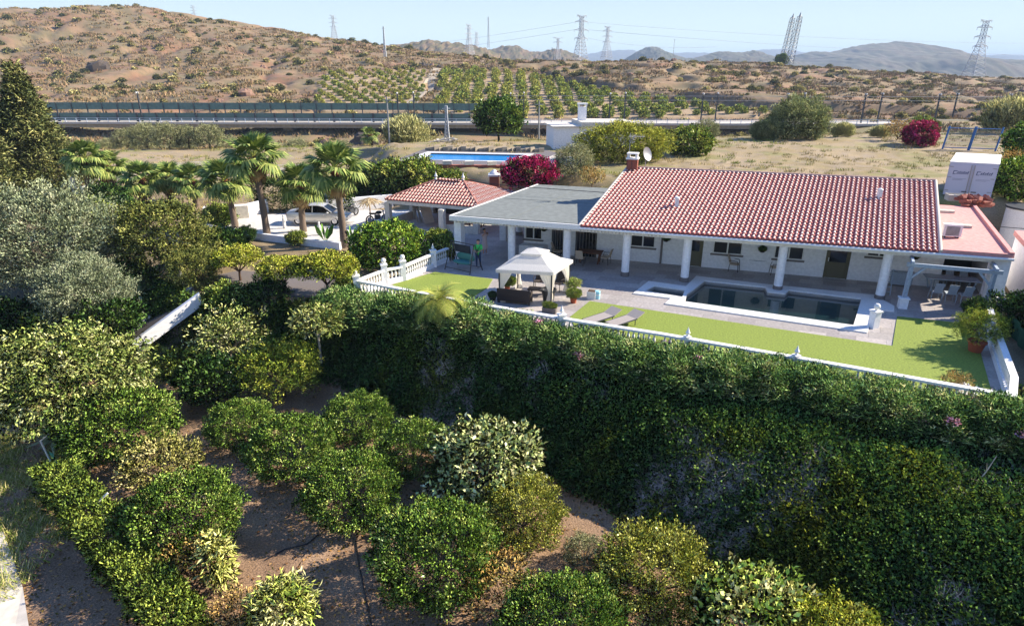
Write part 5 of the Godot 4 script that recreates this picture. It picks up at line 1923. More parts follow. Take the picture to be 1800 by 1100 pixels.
	# pale wood table and chairs at the back of the left porch
	table("wooden_table", "honey coloured table at the back of the left porch", Vector3(-2.66, 0.00, -47.15), -0.3, 1.2, 0.8, 0.72, M.pale_wood, M.wood)
	# white stone bed at the lawn's corner
	var bed := thing("stone_bed", "white edged bed of pale stones with dry stems at the lawn's front right corner", "flower bed", Vector3(16.0, 0.036, -20.6), 0.45)
	s = Sh.new()
	s.box(Vector3(-1.6, 0, -0.3), Vector3(0.0, 0.1, 0.3))
	obj("edging", s, M.white_wall, bed)
	var st := Sh.new()
	st.ball(Vector3.ZERO, Vector3(0.09, 0.06, 0.08), 6, 4)
	var sm := st.mesh()
	var rng := RandomNumberGenerator.new()
	rng.seed = 12
	for k in 60:
		piece("stone", sm, M.marble, bed, Transform3D(Basis(Vector3.UP, k).scaled(Vector3.ONE * rng.randf_range(0.7, 1.5)), Vector3(rng.randf_range(0.05, 1.4), 0.03, rng.randf_range(-0.35, 0.5))))
	var db := obj("dry_stems", kinds["dry_bush"][0], M.leaf, bed, Vector3(0.2, 0.0, 0.0))
	db.scale = Vector3(0.6, 0.55, 0.5)
	# aerial and dish behind the chimney
	var an := thing("television_aerial", "spiky television aerial on a thin mast beside the brick chimney", "aerial", hp(-1.95, 4.9, 4.9))
	s = Sh.new()
	s.tube(Vector3(0, -0.4, 0), Vector3(0, 2.3, 0), 0.022, 0.02, 6)
	obj("mast", s, M.steel, an)
	s = Sh.new()
	s.tube(Vector3(-0.1, 2.1, 0.1), Vector3(1.0, 2.05, -0.2), 0.014, 0.014, 4)
	for k in 8:
		var m := Vector3(-0.1 + k * 0.14, 2.1 - k * 0.007, 0.1 - k * 0.038)
		s.tube(m + Vector3(-0.04, -0.16, -0.2), m + Vector3(0.04, 0.16, 0.2), 0.01, 0.01, 4)
	obj("boom", s, M.pylon_steel, an)
	s = Sh.new()
	for k in 4:
		s.bar(Vector3(0.02 + 0.04 * k, 1.7 + k * 0.12, 0), Vector3(0.3, 1.75 + k * 0.14, 0.1), 0.05, 0.02)
	obj("reflector", s, M.white_trim, an)
	var di := thing("satellite_dish", "grey satellite dish seen edge on right of the chimney", "dish", hp(-1.05, 5.6, 5.3), -0.7)
	s = Sh.new()
	var prof := []
	for k in 7:
		var rr := k / 6.0 * 0.46
		prof.append(Vector2(rr, rr * rr * 0.6))
	s.lathe(prof, 20)
	var dd := obj("reflector", s, M.steel, di, Vector3(0, 0.5, 0))
	dd.rotation = Vector3(0.25, 0, -1.25)
	s = Sh.new()
	s.tube(Vector3(0, -0.6, 0), Vector3(0, 0.5, 0), 0.03, 0.03, 6)
	obj("mast", s, M.steel, di)
	s = Sh.new()
	s.tube(Vector3(0.05, 0.2, 0), Vector3(0.6, 0.35, 0.1), 0.015, 0.015, 5)
	obj("arm", s, M.steel, di)
	# straw parasol by the motorcycles
	var pa := thing("straw_parasol", "ragged straw parasol at the left end of the carport", "parasol", Vector3(-10.87, 0.00, -48.27))
	s = Sh.new()
	s.tube(Vector3.ZERO, Vector3(0, 1.75, 0), 0.05, 0.04, 7)
	obj("pole", s, M.wood, pa)
	s = Sh.new()
	for k in 150:
		var a := rng.randf() * TAU
		var r0 := rng.randf_range(0.0, 0.9)
		var p := Vector3(cos(a) * r0, 1.98 - r0 * 0.3, sin(a) * r0)
		var d := Vector3(cos(a + rng.randf_range(-0.3, 0.3)), rng.randf_range(-0.65, -0.25), sin(a + rng.randf_range(-0.3, 0.3))) * rng.randf_range(0.4, 0.7)
		var w := d.cross(Vector3.UP).normalized() * 0.05
		s.col = [rgb(168, 146, 108), rgb(142, 120, 88), rgb(186, 166, 128)][k % 3]
		s.quad(p - w, p + w, p + d + w * 0.5, p + d - w * 0.5, Vector3(cos(a), 1, sin(a)))
	obj("thatch", s, M.straw, pa)

func gazebo() -> void:
	var g := thing("gazebo", "white fabric gazebo with tied back curtains and a vented roof on the paving", "gazebo", Vector3.ZERO)
	var f := [Vector3(-0.64, 0.00, -30.55), Vector3(1.97, 0.00, -30.12), Vector3(3.02, 0.00, -32.10), Vector3(0.30, 0.00, -32.89)]
	var mid := Vector3.ZERO
	for q in f:
		mid += q / 4.0
	var h := 1.78
	var mids := []
	var eave := []
	var shoulder := []
	for q in f:
		var d: Vector3 = q - mid
		eave.append(mid + d * 1.1 + Vector3(0, h, 0))
		shoulder.append(mid + d * 0.34 + Vector3(0, 2.4, 0))
		mids.append(mid + d * 0.72 + Vector3(0, 2.0, 0))
	for i in 4:
		var e := (i + 1) % 4
		var n: Vector3 = (f[i] + f[e]) / 2.0 - mid + Vector3(0, 1.5, 0)
		var s := Sh.new()
		s.quad(eave[i], eave[e], mids[e], mids[i], n)
		s.quad(mids[i], mids[e], shoulder[e], shoulder[i], n)
		obj("roof_panel", s, M.canopy, g)
		s = Sh.new()
		var dn := Vector3(0, -0.17, 0)
		s.quad(eave[i] + dn, eave[e] + dn, eave[e], eave[i], n * Vector3(1, 0, 1))
		obj("valance", s, M.canopy, g)
		s = Sh.new()
		s.bar(f[i], f[i] + Vector3(0, h, 0), 0.07, 0.07)
		obj("post", s, M.dark_steel, g)
		s = Sh.new()
		s.bar(f[i] + Vector3(0, h - 0.05, 0), f[e] + Vector3(0, h - 0.05, 0), 0.05, 0.05)
		obj("top_rail", s, M.dark_steel, g)
	var cap := Sh.new()
	var tip := mid + Vector3(0, 2.66, 0)
	for i in 4:
		var e := (i + 1) % 4
		var a: Vector3 = mid + (f[i] - mid) * 0.42 + Vector3(0, 2.44, 0)
		var b: Vector3 = mid + (f[e] - mid) * 0.42 + Vector3(0, 2.44, 0)
		cap.tri(a, b, tip, (a + b) / 2.0 - mid)
		cap.quad(a, b, b - Vector3(0, 0.07, 0), a - Vector3(0, 0.07, 0), (a + b) / 2.0 - mid - Vector3(0, 2.4, 0))
	obj("vent_cap", cap, M.canopy, g)
	# curtains: pleated cloth gathered to each post
	for i in 4:
		for side in [1, 3]:
			var to: Vector3 = (f[(i + side) % 4] - f[i]).normalized()
			var out: Vector3 = (f[i] - mid).normalized()
			var s := Sh.new()
			var rows := 9
			var cols := 10
			var grid := []
			for r in rows + 1:
				var t := float(r) / rows
				var wide := lerpf(0.62, 0.16, smoothstep(0.0, 0.62, t)) if t < 0.62 else lerpf(0.16, 0.3, (t - 0.62) / 0.38)
				var line := []
				for k in cols + 1:
					var x := float(k) / cols
					line.append(f[i] + to * (x * wide) + out * (0.035 * sin(x * 22.0 + side)) + Vector3(0, (h - 0.08) * (1.0 - t) + 0.01, 0))
				grid.append(line)
			for r in rows:
				for k in cols:
					s.quad(grid[r][k], grid[r][k + 1], grid[r + 1][k + 1], grid[r + 1][k], out + Vector3(0.1, 0.2, 0))
			obj("curtain", s, M.curtain, g)

func swing() -> void:
	var t := thing("swing_seat", "black framed garden swing seat with a teal cushion and folded canopy", "swing seat", Vector3(-2.87, 0.00, -36.16), -0.62)
	for x in [-0.85, 0.85]:
		for z in [-0.6, 0.6]:
			var s := Sh.new()
			s.tube(Vector3(x * 1.12, 0, z), Vector3(x, 1.62, z * 0.08), 0.03, 0.03, 7)
			obj("leg", s, M.black_metal, t)
	var s := Sh.new()
	s.tube(Vector3(-0.95, 1.63, 0), Vector3(0.95, 1.63, 0), 0.032, 0.032, 7)
	obj("top_bar", s, M.black_metal, t)
	for z in [-0.55, 0.55]:
		s = Sh.new()
		s.tube(Vector3(-0.94, 0.16, z), Vector3(0.94, 0.16, z), 0.02, 0.02, 6)
		obj("brace", s, M.black_metal, t)
	s = Sh.new()
	s.ball(Vector3(0, 0.5, 0.06), Vector3(0.72, 0.12, 0.34), 14, 7)
	obj("seat_cushion", s, M.teal_cloth, t)
	s = Sh.new()
	s.ball(Vector3(0, 0.74, -0.24), Vector3(0.72, 0.3, 0.12), 14, 7)
	obj("back_cushion", s, M.teal_cloth, t)
	s = Sh.new()
	s.hexa([Vector3(-0.8, 0.95, -0.3), Vector3(0.35, 0.95, -0.3), Vector3(0.35, 1.0, -0.16), Vector3(-0.8, 1.0, -0.16), Vector3(-0.8, 1.45, -0.22), Vector3(0.35, 1.45, -0.22), Vector3(0.35, 1.45, -0.14), Vector3(-0.8, 1.45, -0.14)])
	obj("canopy", s, M.navy_cloth, t)
	for x in [-0.75, 0.75]:
		for z in [-0.24, 0.3]:
			s = Sh.new()
			s.tube(Vector3(x, 1.62, 0), Vector3(x * 0.92, 0.5, z), 0.01, 0.01, 4)
			obj("hanger", s, M.steel, t)

# ---------------------------------------------------------------- people
# surface nets over tapered capsules [from, to, radius, radius] joined smoothly
func body_mesh(caps: Array, cell: float, soft: float, into: Sh) -> void:
	var lo := Vector3(9, 9, 9)
	var hi := -lo
	for c in caps:
		var r := Vector3.ONE * (maxf(c[2], c[3]) + cell * 2.0)
		lo = lo.min((c[0] as Vector3).min(c[1]) - r)
		hi = hi.max((c[0] as Vector3).max(c[1]) + r)
	var nx := int((hi.x - lo.x) / cell) + 2
	var ny := int((hi.y - lo.y) / cell) + 2
	var nz := int((hi.z - lo.z) / cell) + 2
	var val := PackedFloat32Array()
	val.resize(nx * ny * nz)
	val.fill(1.0)
	for c in caps:
		var a: Vector3 = c[0]
		var b: Vector3 = c[1]
		var ra: float = c[2]
		var rb: float = c[3]
		var grow := Vector3.ONE * (maxf(ra, rb) + cell * 3.0)
		var i0 := Vector3i(((a.min(b) - grow - lo) / cell).floor()).max(Vector3i.ZERO)
		var i1 := Vector3i(((a.max(b) + grow - lo) / cell).ceil()).min(Vector3i(nx - 1, ny - 1, nz - 1))
		var ab := b - a
		var l2 := maxf(ab.length_squared(), 1e-8)
		for i in range(i0.x, i1.x + 1):
			for j in range(i0.y, i1.y + 1):
				for k in range(i0.z, i1.z + 1):
					var p := lo + Vector3(i, j, k) * cell
					var t := clampf((p - a).dot(ab) / l2, 0.0, 1.0)
					var d := (p - a - ab * t).length() - lerpf(ra, rb, t)
					var at := (i * ny + j) * nz + k
					var e := val[at]
					var h := clampf(0.5 + 0.5 * (e - d) / soft, 0.0, 1.0)
					val[at] = lerpf(e, d, h) - soft * h * (1.0 - h)
	var grad := func(p: Vector3i) -> Vector3:
		var q := p.clamp(Vector3i.ONE, Vector3i(nx - 2, ny - 2, nz - 2))
		var at := (q.x * ny + q.y) * nz + q.z
		return Vector3(val[at + ny * nz] - val[at - ny * nz], val[at + nz] - val[at - nz], val[at + 1] - val[at - 1]).normalized()
	var vert := {}
	for i in nx - 1:
		for j in ny - 1:
			for k in nz - 1:
				var sum := Vector3.ZERO
				var n := 0
				var corner := []
				var some := false
				var base := (i * ny + j) * nz + k
				var first := val[base] < 0.0
				for q in 8:
					var w := val[base + (q & 1) * ny * nz + ((q >> 1) & 1) * nz + ((q >> 2) & 1)]
					corner.append(w)
					if (w < 0.0) != first:
						some = true
				if not some:
					continue
				for e in [[0, 1], [2, 3], [4, 5], [6, 7], [0, 2], [1, 3], [4, 6], [5, 7], [0, 4], [1, 5], [2, 6], [3, 7]]:
					var u: float = corner[e[0]]
					var w: float = corner[e[1]]
					if (u < 0.0) != (w < 0.0):
						var t := u / (u - w)
						var pa := Vector3(e[0] & 1, (e[0] >> 1) & 1, (e[0] >> 2) & 1)
						var pb := Vector3(e[1] & 1, (e[1] >> 1) & 1, (e[1] >> 2) & 1)
						sum += pa.lerp(pb, t)
						n += 1
				vert[base] = [lo + (Vector3(i, j, k) + sum / n) * cell, grad.call(Vector3i(i, j, k) + Vector3i((sum / n).round()))]
	for i in range(1, nx - 1):
		for j in range(1, ny - 1):
			for k in range(1, nz - 1):
				var base := (i * ny + j) * nz + k
				var inside := val[base] < 0.0
				for axis in 3:
					var step: int = [ny * nz, nz, 1][axis]
					if inside == (val[base + step] < 0.0):
						continue
					var u: int = [ny * nz, nz, 1][(axis + 1) % 3]
					var w: int = [ny * nz, nz, 1][(axis + 2) % 3]
					var q := [base, base - u, base - u - w, base - w]
					if not (vert.has(q[0]) and vert.has(q[1]) and vert.has(q[2]) and vert.has(q[3])):
						continue
					var a: Array = vert[q[0]]
					var b: Array = vert[q[1]]
					var c: Array = vert[q[2]]
					var d: Array = vert[q[3]]
					into.smooth(a[0], b[0], c[0], a[1], b[1], c[1])
					into.smooth(a[0], c[0], d[0], a[1], c[1], d[1])

# a standing figure facing +z; the hands are held at the points given
func person(label: String, at: Vector3, turn: float, tall: float, hands: Array, top_m: Material, leg_m: Material, dress := false, cap: Material = null) -> Node3D:
	var t := thing("person", label, "person", at, turn)
	var k := tall / 1.75
	var hip := [Vector3(-0.09, 0.92, 0), Vector3(0.09, 0.92, 0)]
	var knee := [Vector3(-0.1, 0.5, 0.03), Vector3(0.11, 0.5, 0.02)]
	var ankle := [Vector3(-0.11, 0.09, -0.02), Vector3(0.13, 0.09, 0.0)]
	var sh := [Vector3(-0.19, 1.42, 0), Vector3(0.19, 1.42, 0)]
	var bones := [[Vector3(0, 0.95, 0), Vector3(0, 1.1, 0.0), 0.13, 0.125], [Vector3(0, 1.1, 0), Vector3(0, 1.33, 0.0), 0.125, 0.14], [Vector3(-0.09, 1.32, 0), Vector3(0.09, 1.32, 0), 0.11, 0.11], [Vector3(-0.15, 1.41, 0), Vector3(0.15, 1.41, 0), 0.065, 0.065], [Vector3(0, 1.42, 0), Vector3(0, 1.54, 0.015), 0.055, 0.05]]
	var head := [[Vector3(0, 1.6, 0.02), Vector3(0, 1.68, 0.0), 0.072, 0.092], [Vector3(0, 1.555, 0.055), Vector3(0, 1.6, 0.05), 0.045, 0.055], [Vector3(0, 1.625, 0.09), Vector3(0, 1.6, 0.112), 0.012, 0.018], [Vector3(-0.088, 1.62, 0), Vector3(-0.09, 1.65, -0.01), 0.014, 0.018], [Vector3(0.088, 1.62, 0), Vector3(0.09, 1.65, -0.01), 0.014, 0.018]]
	var legs := []
	var sleeves := []
	for e in 2:
		legs += [[hip[e], knee[e], 0.085, 0.06], [knee[e], ankle[e], 0.058, 0.04]]
		bones += [[hip[e], knee[e], 0.08, 0.055], [knee[e], ankle[e], 0.054, 0.036], [ankle[e], ankle[e] + Vector3(0, -0.05, 0.12), 0.036, 0.03]]
		var hand: Vector3 = hands[e]
		var out := -0.08 if e == 0 else 0.08
		var elbow: Vector3 = (sh[e] + hand) / 2.0 + Vector3(out, -0.13, -0.07)
		sleeves.append([sh[e], (sh[e] as Vector3).lerp(elbow, 0.75), 0.066, 0.06])
		bones += [[sh[e], elbow, 0.048, 0.038], [elbow, hand, 0.036, 0.026]]
		var dir := (hand - elbow).normalized()
		var side := dir.cross(Vector3.UP).normalized()
		bones.append([hand, hand + dir * 0.07, 0.024, 0.028])
	var s := Sh.new()
	body_mesh(bones, 0.022, 0.03, s)
	body_mesh(head, 0.014, 0.02, s)
	for e in 2:
		var hand: Vector3 = hands[e]
		var elbow: Vector3 = (sh[e] + hand) / 2.0 + Vector3(-0.08 if e == 0 else 0.08, -0.13, -0.07)
		var dir := (hand - elbow).normalized()
		var side := dir.cross(Vector3.UP).normalized()
		var curl := side.cross(dir)
		for q in 4:
			var o := hand + dir * 0.085 + side * (-0.027 + q * 0.018)
			var l: float = [0.06, 0.072, 0.066, 0.052][q]
			s.path([o, o + dir * l * 0.6 - curl * l * 0.2, o + dir * l * 0.8 - curl * l * 0.6], [0.009, 0.0085, 0.007], 5)
		var th := hand + dir * 0.02 + side * (0.03 if e == 0 else -0.03)
		s.path([th, th + dir * 0.03 + side * (0.025 if e == 0 else -0.025), th + dir * 0.06 + side * (0.025 if e == 0 else -0.025) - curl * 0.02], [0.011, 0.01, 0.008], 5)
	var b := obj("body", s, M.skin, t)
	b.scale = Vector3.ONE * k
	s = Sh.new()
	var torso := [[Vector3(0, 0.96, 0), Vector3(0, 1.12, 0), 0.15, 0.145], [Vector3(0, 1.1, 0), Vector3(0, 1.33, 0.0), 0.145, 0.155], [Vector3(-0.1, 1.33, 0), Vector3(0.1, 1.33, 0), 0.12, 0.12], [Vector3(-0.16, 1.41, 0), Vector3(0.16, 1.41, 0), 0.075, 0.075]]
	if dress:
		torso += [[Vector3(0, 0.98, 0), Vector3(0, 0.55, 0), 0.16, 0.22]]
	body_mesh(torso + sleeves, 0.024, 0.03, s)
	b = obj("dress" if dress else "shirt", s, top_m, t)
	b.scale = Vector3.ONE * k
	if not dress:
		s = Sh.new()
		body_mesh(legs + [[Vector3(-0.06, 0.95, 0), Vector3(0.06, 0.95, 0), 0.135, 0.135]], 0.024, 0.03, s)
		b = obj("trousers", s, leg_m, t)
		b.scale = Vector3.ONE * k
	for e in 2:
		s = Sh.new()
		s.ball(ankle[e] + Vector3(0, -0.045, 0.06), Vector3(0.05, 0.045, 0.135), 10, 6)
		b = obj("shoe", s, M.shoe, t)
		b.scale = Vector3.ONE * k
	s = Sh.new()
	s.ball(Vector3(0, 1.705, -0.022), Vector3(0.104, 0.088, 0.112), 12, 7)
	b = obj("cap" if cap else "hair", s, cap if cap else M.hair, t)
	b.scale = Vector3.ONE * k
	for x in [-0.032, 0.032]:
		s = Sh.new()
		s.ball(Vector3(x, 1.645, 0.088), Vector3(0.013, 0.008, 0.008), 6, 4)
		b = obj("eye", s, M.hair, t)
		b.scale = Vector3.ONE * k
	s = Sh.new()
	s.ball(Vector3(0, 1.572, 0.098), Vector3(0.024, 0.006, 0.008), 6, 4)
	b = obj("mouth", s, M.red_cloth, t)
	b.scale = Vector3.ONE * k
	return t

func people() -> void:
	var man := person("person in bright green shirt and jeans with dark strap, beside the swing seat", Vector3(-2.00, 0.00, -36.44), -0.15, 1.74, [Vector3(-0.1, 1.12, 0.3), Vector3(0.12, 1.14, 0.28)], M.green_shirt, M.denim)
	var s := Sh.new()
	s.path([Vector3(0.17, 1.47, 0.02), Vector3(0.08, 1.3, 0.165), Vector3(-0.06, 1.12, 0.17), Vector3(-0.17, 1.0, 0.05)], [0.018, 0.018, 0.018, 0.018], 5)
	obj("strap", s, M.black_metal, man)
	var ph := thing("phone", "small dark phone held by the person in the green shirt", "phone", man.position + Vector3(0, 1.17, 0.33))
	s = Sh.new()
	s.box(Vector3(-0.035, -0.06, -0.006), Vector3(0.035, 0.07, 0.006))
	obj("case", s, M.black_metal, ph)
	var w := person("person in a pale pink top and skirt photographing with both hands raised behind the swing", Vector3(-1.75, 0.00, -39.48), 0.7, 1.66, [Vector3(-0.08, 1.52, 0.26), Vector3(0.08, 1.53, 0.26)], M.pink_dress, M.denim, true)
	var cam := thing("handheld_camera", "small dark camera raised to the face of the person in pink", "camera", w.position + Vector3(0.16, 1.46, 0.22), 0.7)
	s = Sh.new()
	s.box(Vector3(-0.06, -0.04, -0.03), Vector3(0.06, 0.04, 0.03))
	s.tube(Vector3(0, 0, 0.03), Vector3(0, 0, 0.1), 0.03, 0.03, 8)
	obj("body", s, M.black_metal, cam)
	person("person in white with a red cap standing beyond the gate by the leaning palm", Vector3(-38.26, 0.00, -57.00), 0.4, 1.6, [Vector3(-0.2, 0.85, 0.1), Vector3(0.2, 0.85, 0.1)], M.white_cloth, M.denim, false, M.red_cloth)
	person("dark haired person in a white top bending by the gate right of the leaning palm", Vector3(-36.26, 0.00, -55.72), 1.2, 1.5, [Vector3(-0.1, 1.0, 0.3), Vector3(0.15, 1.0, 0.3)], M.white_cloth, M.white_cloth)

# ---------------------------------------------------------------- vehicles
func vehicles() -> void:
	car()
	for q in [["black motorcycle parked at the left end of the carport beside its column", Vector3(-10.38, 0.00, -48.46), 0.5], ["dark motorcycle under the straw parasol's left side", Vector3(-12.97, 0.00, -50.68), 1.1]]:
		var t := thing("motorcycle", q[0], "motorcycle", q[1], q[2], "motorcycles by the carport")
		for x in [-0.62, 0.62]:
			var s := Sh.new()
			ring(s, Vector3(x, 0.3, 0), 0.27, 0.055)
			var w := obj("wheel", s, M.rubber, t)
			s = Sh.new()
			s.tube(Vector3(x, 0.3, -0.03), Vector3(x, 0.3, 0.03), 0.17, 0.17, 12)
			obj("rim", s, M.steel, w)
		var s := Sh.new()
		s.ball(Vector3(0.12, 0.78, 0), Vector3(0.27, 0.14, 0.14), 10, 6)
		obj("tank", s, M.black_metal, t)
		s = Sh.new()
		s.hexa([Vector3(-0.6, 0.7, -0.1), Vector3(-0.1, 0.66, -0.12), Vector3(-0.1, 0.66, 0.12), Vector3(-0.6, 0.7, 0.1), Vector3(-0.62, 0.82, -0.08), Vector3(-0.1, 0.76, -0.11), Vector3(-0.1, 0.76, 0.11), Vector3(-0.62, 0.82, 0.08)])
		obj("saddle", s, M.rubber, t)
		s = Sh.new()
		s.box(Vector3(-0.2, 0.28, -0.14), Vector3(0.22, 0.6, 0.14))
		obj("engine", s, M.dark_steel, t)
		s = Sh.new()
		for z in [-0.09, 0.09]:
			s.tube(Vector3(0.62, 0.3, z), Vector3(0.42, 0.92, z), 0.025, 0.025, 6)
		obj("fork", s, M.steel, t)
		s = Sh.new()
		s.path([Vector3(0.36, 0.98, -0.36), Vector3(0.42, 0.96, 0), Vector3(0.36, 0.98, 0.36)], [0.018, 0.018, 0.018], 6)
		obj("handlebar", s, M.black_metal, t)
		s = Sh.new()
		s.ball(Vector3(0.5, 0.86, 0), Vector3(0.08, 0.09, 0.09), 8, 6)
		obj("headlight", s, M.clear_lens, t)

func ring(s: Sh, at: Vector3, r: float, w: float) -> void:
	for k in 20:
		var a := TAU * k / 20.0
		var b := TAU * (k + 1) / 20.0
		var va := Vector3(cos(a), sin(a), 0)
		var vb := Vector3(cos(b), sin(b), 0)
		for q in 8:
			var u := TAU * q / 8.0
			var v := TAU * (q + 1) / 8.0
			var nu := [va * cos(u) + Vector3(0, 0, sin(u)), vb * cos(u) + Vector3(0, 0, sin(u)), vb * cos(v) + Vector3(0, 0, sin(v)), va * cos(v) + Vector3(0, 0, sin(v))]
			var c := [va, vb, vb, va]
			var p := []
			for i in 4:
				p.append(at + c[i] * r + nu[i] * w)
			s.smooth(p[0], p[1], p[2], nu[0], nu[1], nu[2])
			s.smooth(p[0], p[2], p[3], nu[0], nu[2], nu[3])

# a four door saloon, nose to +x, lofted from cross sections
func car() -> void:
	var t := thing("car", "silver beige four door saloon parked on the drive behind the palms", "car", Vector3(-14.82, 0.00, -48.46), -0.05)
	t.scale = Vector3.ONE * 1.0
	# x, half width, sill height, shoulder height
	var st := [[-2.38, 0.62, 0.42, 0.82], [-2.3, 0.78, 0.3, 0.92], [-1.9, 0.88, 0.22, 0.97], [-1.0, 0.9, 0.2, 0.96], [0.0, 0.9, 0.2, 0.93], [0.9, 0.9, 0.2, 0.9], [1.6, 0.88, 0.22, 0.82], [2.15, 0.8, 0.26, 0.72], [2.36, 0.62, 0.34, 0.62]]
	var s := Sh.new()
	var last := []
	for q in st:
		var x: float = q[0]
		var w: float = q[1]
		var lo: float = q[2]
		var hi: float = q[3]
		var now := [Vector3(x, lo, w * 0.92), Vector3(x, lo + (hi - lo) * 0.3, w), Vector3(x, lo + (hi - lo) * 0.65, w * 0.99), Vector3(x, hi - 0.05, w * 0.94), Vector3(x, hi, w * 0.82), Vector3(x, hi + 0.025, w * 0.4)]
		for k in range(5, -1, -1):
			now.append(now[k] * Vector3(1, 1, -1))
		if last.size():
			for k in 11:
				var m: Vector3 = (last[k] + now[k + 1]) / 2.0 - Vector3(x, 0.55, 0)
				var n0 := ((last[k] as Vector3) - Vector3(x, 0.6, 0)) * Vector3(0.15, 1.0, 1.0)
				var n1 := ((last[k + 1] as Vector3) - Vector3(x, 0.6, 0)) * Vector3(0.15, 1.0, 1.0)
				s.smooth(last[k], last[k + 1], now[k + 1], n0.normalized(), n1.normalized(), n1.normalized())
				s.smooth(last[k], now[k + 1], now[k], n0.normalized(), n1.normalized(), n0.normalized())
			s.quad(last[0], last[11], now[11], now[0], Vector3.DOWN)
		else:
			for k in range(1, 11):
				s.tri(now[0], now[k], now[k + 1], Vector3.LEFT)
		last = now
	for k in range(1, 11):
		s.tri(last[0], last[k], last[k + 1], Vector3.RIGHT)
	obj("body", s, M.silver_paint, t)
	# cabin: roof and pillars, glass between
	var roofline := [[-1.75, 0.96, 0.74], [-1.15, 1.3, 0.62], [-0.6, 1.42, 0.58], [0.1, 1.44, 0.58], [0.55, 1.36, 0.6], [1.2, 0.94, 0.74]]
	s = Sh.new()
	for i in range(1, 4):
		var a: Array = roofline[i]
		var b: Array = roofline[i + 1]
		s.quad(Vector3(a[0], a[1], a[2]), Vector3(b[0], b[1], b[2]), Vector3(b[0], b[1], -b[2]), Vector3(a[0], a[1], -a[2]), Vector3.UP)
	for z in [-1.0, 1.0]:
		for q in [[0, 1], [1, 2], [2, 3], [3, 4], [4, 5]]:
			var a: Array = roofline[q[0]]
			var b: Array = roofline[q[1]]
			s.tube(Vector3(a[0], a[1], a[2] * z), Vector3(b[0], b[1], b[2] * z), 0.04, 0.04, 6)
		for x in [-0.28, -1.12]:
			s.tube(Vector3(x, 0.95, 0.8 * z), Vector3(x, 1.42 if x > -1.0 else 1.3, 0.6 * z), 0.03, 0.03, 6)
	obj("roof", s, M.silver_paint, t)
	s = Sh.new()
	var a: Array = roofline[0]
	var b: Array = roofline[1]
	s.quad(Vector3(a[0], a[1], a[2]), Vector3(a[0], a[1], -a[2]), Vector3(b[0], b[1], -b[2]), Vector3(b[0], b[1], b[2]), Vector3(-1, 1, 0))
	obj("rear_window", s, M.car_glass, t)
	s = Sh.new()
	a = roofline[5]
	b = roofline[4]
	s.quad(Vector3(a[0], a[1], a[2]), Vector3(a[0], a[1], -a[2]), Vector3(b[0], b[1], -b[2]), Vector3(b[0], b[1], b[2]), Vector3(1, 1, 0))
	obj("windscreen", s, M.car_glass, t)
	for z in [-1.0, 1.0]:
		for f in [[[-1.6, 0.96, 0.78], [-0.32, 0.95, 0.82], [-0.32, 1.4, 0.61], [-1.0, 1.33, 0.63]], [[-0.24, 0.95, 0.82], [1.08, 0.94, 0.79], [0.52, 1.35, 0.62], [-0.24, 1.41, 0.61]]]:
			s = Sh.new()
			var p := []
			for q in f:
				p.append(Vector3(q[0], q[1], q[2] * z))
			s.quad(p[0], p[1], p[2], p[3], Vector3(0, 0.4, z))
			obj("side_window", s, M.car_glass, t)
		s = Sh.new()
		s.ball(Vector3(0.95, 0.98, 0.98 * z), Vector3(0.1, 0.07, 0.09), 8, 6)
		obj("wing_mirror", s, M.silver_paint, t)
		for x in [-0.45, 0.55]:
			s = Sh.new()
			s.box(Vector3(x, 0.78, 0.895 * z - 0.015), Vector3(x + 0.17, 0.81, 0.895 * z + 0.025))
			obj("door_handle", s, M.chrome, t)
		for x in [-1.42, 1.4]:
			s = Sh.new()
			ring(s, Vector3(x, 0.31, 0.8 * z), 0.235, 0.085)
			var w := obj("wheel", s, M.rubber, t)
			s = Sh.new()
			s.tube(Vector3(x, 0.31, 0.8 * z), Vector3(x, 0.31, 0.885 * z), 0.2, 0.19, 14)
			for k in 5:
				var an := TAU * k / 5.0
				s.bar(Vector3(x, 0.31, 0.893 * z), Vector3(x + cos(an) * 0.19, 0.31 + sin(an) * 0.19, 0.893 * z), 0.05, 0.02)
			obj("rim", s, M.chrome, w)
			s = Sh.new()
			ring(s, Vector3(x, 0.32, 0.88 * z), 0.355, 0.025)
			obj("wheel_arch", s, M.silver_paint, t)
		s = Sh.new()
		s.ball(Vector3(-2.3, 0.78, 0.62 * z), Vector3(0.1, 0.1, 0.16), 8, 6)
		obj("tail_light", s, M.red_lens, t)
		s = Sh.new()
		s.ball(Vector3(2.2, 0.62, 0.6 * z), Vector3(0.13, 0.08, 0.16), 8, 6)
		obj("headlight", s, M.clear_lens, t)

